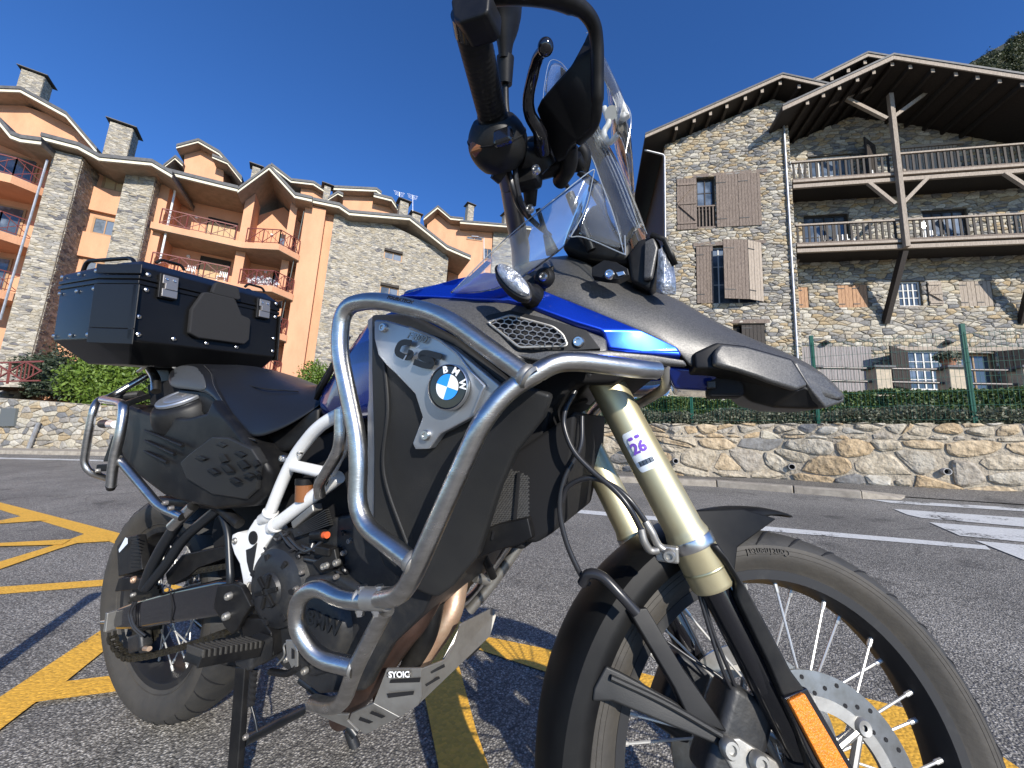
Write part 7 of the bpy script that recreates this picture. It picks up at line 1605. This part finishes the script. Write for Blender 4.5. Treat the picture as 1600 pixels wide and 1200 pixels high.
for (x, y, w, h, r) in ((915, 1072, 30, 14, .1), (1008, 1118, 34, 15, .2), (920, 1140, 30, 22, .6), (810, 1140, 32, 13, .1), (1020, 1170, 36, 22, .4), (940, 1190, 40, 18, .5), (1085, 1165, 18, 18, .4), (1050, 1225, 30, 14, .1), (870, 1205, 34, 14, .3), (980, 1250, 34, 14, .3), (1090, 1215, 18, 14, .3)):
    ca, sa = math.cos(r), math.sin(r); pts = [(-w, 0), (-w*.2, -h), (w, -h*.2), (w*.3, h)]
    panel('raised_grip', [A_(x+a*ca-b*sa, y+a*sa+b*ca, -.206) for a, b in pts], m_plas, pad, th=.006, bulge=.001, bevel=.0015)
for (x0, y0, x1, y1) in ((535, 1000, 722, 1078), (532, 1050, 682, 1120), (530, 1103, 645, 1160)): part('raised_rib', MB().tube([A_(x0, y0, -.193), A_(x1, y1, -.200)], [.0028, .0042], 10), m_plas, tc_, smooth=True)
capn = V((.07, -.54, .84)).normalized(); cc = A_(722, 836, -.150)
cp = part('filler_neck', MB().lathe([(.092, -.075), (.086, -.035), (.078, -.012), (.072, -.004), (.062, 0), (.001, 0)], cc-capn*.004, capn, 48), m_plas, tc_, smooth=True)
part('fuel_cap', MB().lathe([(.060, -.002), (.060, .004), (.057, .007), (.046, .0072), (.044, .0055), (.040, .0055), (.038, .0072), (.001, .0075)], cc, capn, 64), m_silver, tc_, smooth=True)
xa = capn.cross(V((0, 1, 0))).normalized(); ya = capn.cross(xa); q = MB(); q.box(cc+capn*.0085, .030, .012, .003, Matrix((xa, ya, capn)).transposed()); part('cap_lock_cover', q, m_gpipe, tc_, bevel=.001)
# ---------------------------------------------------------------- pannier rack and tail
def J_(x, y, Y): return P('J', x, y, Y)
rk = tubep('pannier_rack', [J_(1225, 140, -.10), J_(920, 325, -.17), J_(820, 345, -.21), J_(780, 420, -.225), J_(735, 640, -.225), J_(700, 870, -.22), J_(745, 950, -.21), J_(900, 1000, -.17)], .0092, m_steel, fr=.03)
tubep('rack_loop', [J_(860, 345, -.215), J_(1010, 372, -.235), J_(1035, 400, -.245), J_(1005, 620, -.25), J_(945, 850, -.25), J_(925, 1075, -.245)], .0105, m_steel, rk, fr=.03)
part('rack_end_cap', MB().tube([J_(927, 1060, -.246), J_(922, 1090, -.244)], [.0108, .008], 16), m_plas, rk, smooth=True)
tubep('rack_brace', [J_(1225, 318, -.16), J_(1040, 385, -.235)], .008, m_steel, rk); tubep('rack_stay', [J_(975, 815, -.24), P('C', 300, 90, -.215), P('C', 395, 130, -.20)], .0098, m_steel, rk, fr=.03)
part('weld_bead', MB().lathe([(.01, -.004), (.0125, 0), (.01, .004)], J_(972, 830, -.245), V((.6, 0, -1)), 20), m_alu, rk, smooth=True)
q = MB().tube([P('C', 352, 172, -.195), P('C', 440, 85, -.185)], .0125, 18); part('stay_clamp', q, m_steel, rk, smooth=True)
for x, y in ((323, 70), (347, 93)): bolt(P('C', x, y, -.225), OUT, .0055, .005, m_gpipe, rk)
tubep('rack_post', [J_(1255, 95, -.10), J_(1300, 170, -.11), J_(1300, 275, -.12)], .0125, m_steel, rk, fr=.03)
tubep('rack_rail', [J_(1150, 110, -.05), J_(1240, 45, -.06), J_(1330, 50, -.08), J_(1450, 70, -.10)], .005, m_steel, rk, fr=.02)
ind2 = part('rear_indicator', MB().tube([J_(860, 545, -.14), J_(930, 545, -.17)], [.014, .012], 14), m_plas, smooth=True); part('indicator_lens', MB().tube([J_(928, 548, -.17), J_(965, 550, -.185)], [.014, .011], 16), m_rwhite, ind2, smooth=True)
part('rack_spring', MB().tube([J_(980+i*4.5, 325-i*.5, -.13) for i in range(44)], [.010+.004*(i % 3 == 0) for i in range(44)], 12), m_plas)
panel('number_plate_holder', [J_(935, 640, -.03), J_(960, 640, -.03), J_(905, 860, -.03), J_(855, 860, -.03)], m_plas, th=.06, dirv=(0, 1, 0), bulge=0)
panel('rack_bracket', [J_(800, 885, -.19), J_(895, 880, -.18), J_(895, 940, -.18), J_(795, 945, -.19)], m_plas, rk, th=.006, bulge=0); bolt(J_(815, 935, -.2), OUT, .006, .004, m_alu, rk)
core('tail_section', [('Z', 230, 600), ('Z', 300, 585), ('Z', 420, 600), ('Z', 440, 700), ('Z', 380, 760), ('Z', 300, 770), ('Z', 250, 720)], -.09, m_void)
core('top_case_carrier', [('A', 560, 645), ('A', 660, 650), ('A', 720, 665), ('A', 660, 690), ('A', 560, 690)], -.06, m_plas)
core('carrier_leg', [('A', 560, 690), ('A', 660, 690), ('A', 680, 800), ('A', 600, 800)], -.06, m_plas)
# ---------------------------------------------------------------- top case
Z0, ZM, ZL, Z1 = 1.060, 1.095, 1.262, 1.330
FX, SX, BX = .100, -.02, -.27; HF, HS = .200, .235; YO = -.027
def tl(p): return V((p.x, p.y+YO, p.z+.075*(.1-p.x)+.06*(p.y+.2)))
def plan(z, k=0., kx=0.): return [tl(p) for p in plan0(z, k)]
def plan0(z, k=0.): return [V((FX-k, -HF+k*.4, z)), V((SX, -HS+k, z)), (V((BX+k, -HS+k, z))), V((BX+k, HS-k, z)), V((SX, HS-k, z)), V((FX-k, HF-k*.4, z))]
def shell(name, levels, m, parent=None, bevel=.004):
    q = MB(); k = 0; n = 6
    for L_ in levels: q.v += [tuple(p) for p in L_]
    for i in range(len(levels)-1):
        for j in range(n): q.f.append((i*n+j, (i+1)*n+j, (i+1)*n+(j+1) % n, i*n+(j+1) % n))
    q.f.append(tuple(range(n))); q.f.append(tuple(reversed(range((len(levels)-1)*n, len(levels)*n))))
    return part(name, q, m, parent, bevel=bevel, smooth=True, recalc=True)
tcase = shell('top_case', [plan(Z0-.03, .06), plan(ZM), plan(ZL-.004)], m_case)
shell('case_rim', [plan(ZL-.010, -.004), plan(ZL+.002, -.004)], m_case, tcase, .002); shell('lid_rim', [plan(ZL+.005, -.004), plan(ZL+.016, -.004)], m_case, tcase, .002)
shell('lid', [plan(ZL+.002), plan(Z1-.03, .002), plan(Z1, .045)], m_case, tcase)
def onface(a, b, s, z, d=.0):
    """point on a vertical case face between plan corners a and b"""
    p, q = plan(z)[a], plan(z)[b]; e = (q-p); n = V((e.y, -e.x, 0)).normalized()
    mid = (p+q)/2
    if n.dot(mid-V((-.14, YO, z))) < 0: n = -n
    return p+e*s+n*d, n, e.normalized()
# corner casings on the chamfer (corners 0-1 right, 5-4 left)
for a, b in ((0, 1), (5, 4)):
    for z0, z1 in ((ZM-.012, ZM+.03), (ZM+.0305, ZL-.012), (ZL+.018, ZL+.045)):
        q = MB(); pts = [onface(a, b, s, z, .003)[0] for s, z in ((-.10, z0), (1.06, z0), (1.06, z1), (-.10, z1))]; n = onface(a, b, .5, ZM)[1]; q.prism(pts, n*.004); part('case_corner', q, m_casec, tcase, bevel=.004, smooth=True)
    q = MB(); pts = [onface(a, b, s, z, .002)[0] for s, z in ((-.06, ZM), (.06, ZM), (.06, ZL-.012), (-.06, ZL-.012))]; q.prism(pts, onface(a, b, .5, ZM)[1]*.005); part('corner_profile', q, m_casec, tcase, bevel=.003, smooth=True)
    q = MB(); pts = [onface(a, b, s, z, .002)[0] for s, z in ((.96, ZM), (1.0, ZM), (1.0, ZL-.012), (.96, ZL-.012))]; q.prism(pts, onface(a, b, .5, ZM)[1]*.004); part('corner_profile', q, m_casec, tcase, bevel=.002, smooth=True)
def rivet(a, b, s, z): p, n, e = onface(a, b, s, z, .003); part('rivet', MB().lathe([(.001, .004), (.0035, .0035), (.006, .0015), (.0062, 0)], p, n, 14), m_chr, tcase, smooth=True)
for s in (.03, .23, .44, .66): rivet(0, 5, s, ZM+.018)
for s, z in ((.045, ZL-.022), (.045, ZL+.022), (.02, ZL-.1), (.97, ZL-.02), (.97, ZL+.03), (.97, ZM+.02), (.97, ZL-.1)): rivet(0, 5, s, z)
for s in (.08, .5, .95):
    for z in (ZM+.012, ZL-.024, ZL+.028): rivet(1, 2, s, z)
# back-rest pads and latches on the front face
def fpoly(name, pts, d0, th, m, bevel=.006):
    q = MB(); P_ = [onface(0, 5, s, z, d0)[0] for s, z in pts]; q.prism(P_, onface(0, 5, .5, ZM)[1]*th); return part(name, q, m, tcase, bevel=bevel, smooth=True)
fpoly('backrest_pad', [(.30, ZM+.040), (.36, ZM+.028), (.70, ZM+.028), (.735, ZM+.045), (.735, ZM+.112), (.72, ZM+.120), (.66, ZM+.125), (.60, ZM+.172), (.585, ZM+.176), (.40, ZM+.176), (.365, ZM+.172), (.31, ZM+.122), (.30, ZM+.112)], .002, .018, m_foam)
fpoly('backrest_pad', [(.42, ZL+.012), (.44, ZL+.006), (.62, ZL+.006), (.64, ZL+.012), (.62, ZL+.044), (.60, ZL+.050), (.46, ZL+.050), (.44, ZL+.044)], .002, .018, m_foam)
for s in (.155, .84):
    lt_ = fpoly('latch', [(s-.055, ZL-.038), (s+.055, ZL-.038), (s+.055, ZL+.034), (s-.055, ZL+.034)], .003, .010, m_plas, .002)
    def lb(x0, x1, z0, z1, d, th, m, nm):
        q = MB(); P_ = [onface(0, 5, u_, z_, d)[0] for u_, z_ in ((s+x0, z0), (s+x1, z0), (s+x1, z1), (s+x0, z1))]; q.prism(P_, onface(0, 5, .5, ZM)[1]*th); part(nm, q, m, lt_, bevel=.0015)
    lb(-.042, .05, ZL+.004, ZL+.030, .0135, .004, m_gpipe, 'latch_plate'); lb(-.042, .05, ZL-.034, ZL-.010, .0135, .006, m_gpipe, 'latch_plate'); lb(-.03, .045, ZL-.012, ZL+.006, .0135, .009, m_gpipe, 'latch_hook')
    for dx in (-.02, .025): p, n, e = onface(0, 5, s+dx, ZL+.018, .018); bolt(p, n, .004, .002, m_chr, lt_)
    for dx in (-.03, .03):
        p, n, e = onface(0, 5, s+dx, Z1-.006, -.02); pass
# lid loops and carrying rail
tubep('lid_rail', [tl(V((-.0, -.17, Z1-.01))), tl(V((-.03, -.17, Z1+.022))), tl(V((-.23, -.2, Z1+.022))), tl(V((-.26, -.2, Z1-.035)))], .0055, m_case, tcase, fr=.02); tubep('lid_rail', [tl(V((-.0, .17, Z1-.01))), tl(V((-.03, .17, Z1+.022))), tl(V((-.23, .2, Z1+.022))), tl(V((-.26, .2, Z1-.035)))], .0055, m_case, tcase, fr=.02)
for s in (.2, .82): p, n, e = onface(0, 5, s, Z1+.004, -.03); tubep('lid_loop', [p-e*.035, p-e*.025+V((0, 0, .014)), p+e*.025+V((0, 0, .014)), p+e*.035], .004, m_case, tcase, fr=.01)
core('lower_mount', [('A', 590, 622), ('A', 640, 622), ('A', 640, 655), ('A', 590, 655)], -.06, m_plas)
# ---------------------------------------------------------------- frame: white tubes and pivot plate
fr_ = panel('pivot_plate', [P('C', x, y, -.150) for x, y in ((608, 205), (632, 194), (655, 205), (668, 225), (672, 190), (705, 138), (760, 128), (800, 190), (770, 225), (742, 262), (735, 370), (738, 425), (728, 460), (690, 500), (662, 455), (650, 380), (640, 330), (618, 290), (604, 245))], m_white, th=.03, bulge=.002, bevel=.005)
part('plate_hole', MB().disc(P('C', 700, 218, -.1515), OUT, .0145, .003, 24), m_void, fr_); part('plate_hole', MB().prism([P('C', x, y, -.1528) for x, y in ((668, 270), (690, 262), (715, 240), (700, 330), (694, 380), (682, 360), (672, 320))], OUT*.0012), m_eng, fr_)
facing('pivot_boss', P('C', 692, 430, -.152), 0, m_white, [(.013, .004), (.019, .004), (.022, 0)], fr_); part('pivot_bolt', MB().lathe([(.001, .003), (.010, .003), (.013, 0)], P('C', 692, 430, -.153), OUT, 6), m_gpipe, fr_); bolt(P('C', 620, 232, -.153), OUT, .0075, .004, m_alu, fr_)
bolt(P('C', 745, 290, -.150), OUT, .006, .005, m_alu)
def D_(x, y, Y): return P('D', x, y, Y)
tubep('frame_tube', [D_(255, 5, -.20), D_(165, 55, -.19), D_(90, 150, -.175), D_(50, 230, -.165), D_(0, 355, -.155), P('C', 738, 140, -.148)], .0128, m_white, fr=.04)
tubep('frame_tube', [D_(300, 60, -.19), D_(250, 110, -.185), D_(195, 225, -.175)], .014, m_white, fr=.03)
tubep('frame_tube', [D_(85, 188, -.176), D_(205, 215, -.176)], .012, m_white); tubep('frame_tube', [D_(235, 225, -.165), D_(25, 385, -.155), P('C', 775, 175, -.15)], .0138, m_white)
for c, d in ((D_(22, 388, -.156), D_(235, 225, -.165)), (D_(5, 345, -.156), D_(50, 230, -.165))):
    dd = (d-c).normalized(); part('weld_bead', MB().lathe([(.0130, -.005), (.0162, -.002), (.0162, .003), (.0130, .006)], c, dd, 24), m_white, fr_, smooth=True)
bolt(D_(50, 163, -.175), OUT, .008, .007, m_chr); bolt(D_(103, 147, -.185), OUT, .005, .004, m_chr)
# peg bracket, footpeg
pb = panel('peg_bracket', [P('C', x, y, -.185) for x, y in ((545, 422), (620, 414), (645, 425), (688, 512), (655, 560), (635, 605), (608, 632), (575, 600), (555, 560), (528, 520), (535, 470))], m_plas, th=.012, bulge=.001, bevel=.003); bolt(P('C', 593, 468, -.190), OUT, .008, .006, m_alu, pb); bolt(P('C', 582, 554, -.190), OUT, .008, .006, m_alu, pb)
core_ = MB(); pa, pb_ = P('C', 705, 690, -.205), P('C', 440, 735, -.315); dv = (pb_-pa)
pg = part('footpeg', MB().bar(pa, pb_, .044, .018), m_plas, bevel=.004, smooth=True)
xx = dv.normalized().cross(V((0, 0, 1))).normalized()
for i in range(12):
    c = pa+dv*(i+.6)/12; part('peg_tread', MB().box(c+V((0, 0, .012)), .006, .046, .014, Matrix((dv.normalized(), xx, V((0, 0, 1)))).transposed()), m_rub, pg, bevel=.002)
part('peg_edge', MB().bar(pa+V((.02, 0, .004)), pb_+V((.02, 0, .004)), .004, .026), m_plas, pg, bevel=.001); part('peg_edge', MB().bar(pa-V((.02, 0, -.004)), pb_-V((.02, 0, -.004)), .004, .026), m_plas, pg, bevel=.001)
part('peg_hinge', MB().box(P('C', 705, 700, -.195), .05, .05, .045), m_eng, pg, bevel=.008, smooth=True); panel('peg_mount', [P('C', x, y, -.170) for x, y in ((655, 560), (740, 560), (780, 620), (790, 720), (740, 760), (660, 660))], m_plas, pg, th=.03)
# rear brake pedal
tubep('brake_pedal', [P('C', 770, 790, -.19), P('C', 850, 800, -.20), P('C', 885, 770, -.205)], .006, m_plas, fr=.02); pp_ = panel('pedal_plate', [P('C', x, y, -.208) for x, y in ((835, 655), (865, 655), (885, 700), (885, 770), (860, 775), (840, 730))], m_alu, th=.004, bulge=0, bevel=.001); panel('pedal_slot', [P('C', x, y, -.2095) for x, y in ((860, 690), (872, 700), (872, 735), (860, 735))], m_void, pp_, th=.0008, bulge=0, bevel=0)
tubep('pedal_wire', spline([P('C', 800, 760, -.2), P('C', 830, 720, -.205), P('C', 828, 680, -.205), P('C', 845, 665, -.205)]), .0016, m_alu, n=6, flt=False)
# ---------------------------------------------------------------- swingarm, chain, hugger
sa = panel('swingarm', [P('C', x, y, Y) for x, y, Y in ((118, 520, -.135), (200, 488, -.135), (360, 442, -.14), (545, 402, -.145), (640, 400, -.145), (640, 500, -.145), (575, 552, -.145), (365, 583, -.14), (200, 612, -.135), (112, 612, -.135), (105, 560, -.135))], m_gloss, th=.032, bulge=.004, bevel=.010, both=True)
part('axle_adjuster', MB().box(P('C', 97, 570, -.140), .012, .03, .05), m_alu, sa, bevel=.002); part('adjuster_bolt', MB().tube([P('C', 90, 575, -.135), P('C', 50, 578, -.135)], [.007, .004], 10), m_chr, sa, smooth=True)
part('cable_tie', MB().tube([P('C', 345, 450, -.1455), P('C', 352, 520, -.1475), P('C', 348, 580, -.145)], .0018, 6), m_void, sa); tubep('hose', spline([P('C', 190, 490, -.143), P('C', 168, 540, -.147), P('C', 185, 600, -.143), P('C', 225, 640, -.13)]), .003, m_hose, sa, n=8, flt=False); tubep('hose', spline([P('C', 200, 490, -.143), P('C', 178, 540, -.147), P('C', 195, 598, -.143), P('C', 238, 635, -.13)]), .003, m_hose, sa, n=8, flt=False)
# rear caliper, sensor and hanger
part('rear_caliper', MB().box(P('C', 215, 660, -.11), .07, .03, .045, Matrix.Rotation(-.4, 3, 'Y')), m_eng, bevel=.008, smooth=True); part('caliper_pin', MB().tube([P('C', 235, 690, -.12), P('C', 255, 692, -.125)], .006, 10), m_cop, smooth=True)
chp = []; pts_c = [P('C', 590, 625, -.100), P('C', 560, 628, -.1), P('C', 450, 668, -.1), P('C', 360, 695, -.1), P('C', 250, 722, -.1), P('C', 165, 728, -.1), P('C', 120, 690, -.1), P('C', 95, 640, -.1), P('C', 100, 600, -.1)]
sp_c = spline(pts_c, 12); Lc = [0]
for a, b in zip(sp_c, sp_c[1:]): Lc.append(Lc[-1]+(b-a).length)
def at_len(s):
    for i in range(len(Lc)-1):
        if s <= Lc[i+1]: return sp_c[i].lerp(sp_c[i+1], (s-Lc[i])/(Lc[i+1]-Lc[i]))
    return sp_c[-1]
ch = MB(); nl = int(Lc[-1]/.0159)
for i in range(nl):
    a, b = at_len(i*.0159), at_len((i+1)*.0159); w = .009 if i % 2 else .0065; ch.bar(a+V((0, -w, 0)), b+V((0, -w, 0)), .003, .014); ch.bar(a+V((0, w, 0)), b+V((0, w, 0)), .003, .014); ch.tube([a+V((0, -.011, 0)), a+V((0, .011, 0))], .0045, 8)
part('drive_chain', ch, m_chain, stuff=True)
ch = MB(); a, b = P('C', 440, 362, -.10), P('C', 600, 335, -.10); n_ = int((b-a).length/.0159)
for i in range(n_): p, q_ = a.lerp(b, i/n_), a.lerp(b, (i+1)/n_); ch.bar(p+V((0, -.008, 0)), q_+V((0, -.008, 0)), .003, .014); ch.tube([p+V((0, -.011, 0)), p+V((0, .009, 0))], .0045, 8)
part('drive_chain', ch, m_chain, stuff=True)
panel('chain_guard', [P('C', x, y, -.11) for x, y in ((330, 370), (400, 290), (520, 265), (600, 250), (600, 300), (470, 345), (430, 380), (360, 420), (340, 415))], m_plas, th=.03)
hg_ = panel('rear_mudguard', [P('C', x, y, Y) for x, y, Y in ((118, 255, -.10), (152, 215, -.10), (205, 205, -.12), (218, 290, -.13), (225, 355, -.135), (190, 368, -.135), (125, 385, -.12))], m_plas, th=.02, bulge=.002, bevel=.004)
for i in range(9): part('mudguard_slit', MB().bar(P('C', 176, 215+i*16, -.137), P('C', 214, 218+i*16, -.137), .0015, .002), m_void, hg_)
panel('white_sticker', [P('C', x, y, -.125) for x, y in ((124, 270), (152, 218), (160, 222), (160, 245), (126, 282))], m_stk, hg_, th=.001, bulge=0, bevel=0)
panel('mudguard_foot', [P('C', x, y, -.14) for x, y in ((112, 448), (130, 390), (200, 385), (240, 395), (232, 430), (185, 440))], m_plas, hg_, th=.02); bolt(P('C', 188, 398, -.145), OUT, .009, .005, m_cop, hg_); bolt(P('C', 186, 462, -.14), OUT, .006, .005, m_alu, hg_)
panel('mudguard_clamp', [P('C', x, y, -.143) for x, y in ((110, 450), (135, 392), (160, 388), (168, 405), (160, 430), (130, 440))], m_alu, hg_, th=.006, bulge=0)
tubep('subframe_strut', [P('C', 372, 165, -.17), P('C', 320, 240, -.165), P('C', 262, 350, -.155), P('C', 235, 430, -.145)], .0135, m_sub, fr=.04); tubep('subframe_strut', [P('C', 555, 90, -.15), P('C', 400, 220, -.15), P('C', 330, 330, -.148), P('C', 245, 430, -.145)], .0125, m_sub, fr=.04); tubep('subframe_strut', [P('C', 545, 85, -.14), P('C', 590, 180, -.14), P('C', 600, 380, -.15), P('C', 600, 410, -.15)], .008, m_sub, fr=.03)
tubep('frame_rail', [P('C', 300, 60, -.16), P('C', 540, 75, -.155), P('C', 640, 160, -.15)], .012, m_plas, fr=.03)
# ---------------------------------------------------------------- centre stand
def low(u, v, Y): return P('Z', u, v, Y)
cs = part('centre_stand', MB().bar(low(380, 1040, -.12), low(367, 1215, -.14), .034, .016, up=OUT), m_plas, bevel=.003, smooth=True); tubep('stand_crossbar', [low(382, 1158, -.12), low(472, 1112, .10)], .0105, m_sub, cs); tubep('stand_leg', [low(470, 1060, .10), low(520, 1100, .12), low(556, 1148, .14)], .012, m_sub, cs, fr=.02)
part('stand_foot', MB().tube([low(545, 1140, .14), low(562, 1188, .15)], [.012, .016], 12), m_eng, cs, smooth=True); bolt(P('C', 664, 1068, -.13), OUT, .006, .004, m_gpipe, cs)
sa_, sb_ = P('C', 700, 785, -.14), P('C', 688, 930, -.14); part('stand_spring', MB().tube([sa_.lerp(sb_, i/160)+V((math.cos(i*1.3)*.0065, math.sin(i*1.3)*.0065, 0)) for i in range(161)], .0018, 6), m_void, cs, smooth=True); tubep('spring_hook', [P('C', 688, 930, -.14), P('C', 705, 990, -.14), P('C', 715, 1045, -.14)], .0025, m_sub, cs)
q = MB(); foot = V((P('Z', 366, 1215, -.14).x, -.14, 0)); q.tube([P('Z', 366, 1213, -.14), foot+V((0, 0, .012))], .013, 14); q.box(foot+V((0, 0, .009)), .07, .05, .016); part('stand_foot', q, m_sub, cs)
# left half of the handlebar: the right half mirrored in the unturned bike, then turned with the fork
def mirror_turned(names):
    for ob in [o for o in bpy.data.objects if o.name in names]:
        me = ob.data.copy()
        for v in me.vertices:
            u = SR.transposed() @ (v.co-SA0)+SA0; v.co = ST(V((u.x, -u.y, u.z)))
        me.flip_normals(); c = ob.copy(); c.data = me; COL.objects.link(c); c.parent = ob.parent
mirror_turned([o.name for o in bpy.data.objects if o.name in ('handlebar', 'grip', 'grip_flange', 'bar_end_weight', 'switch_housing', 'brake_lever', 'hand_guard', 'guard_bar', 'guard_end_block', 'mirror_boot', 'mirror_stem')])
for o in bpy.data.objects:
    if o.name == 'brake_lever.001': o.name = 'clutch_lever'
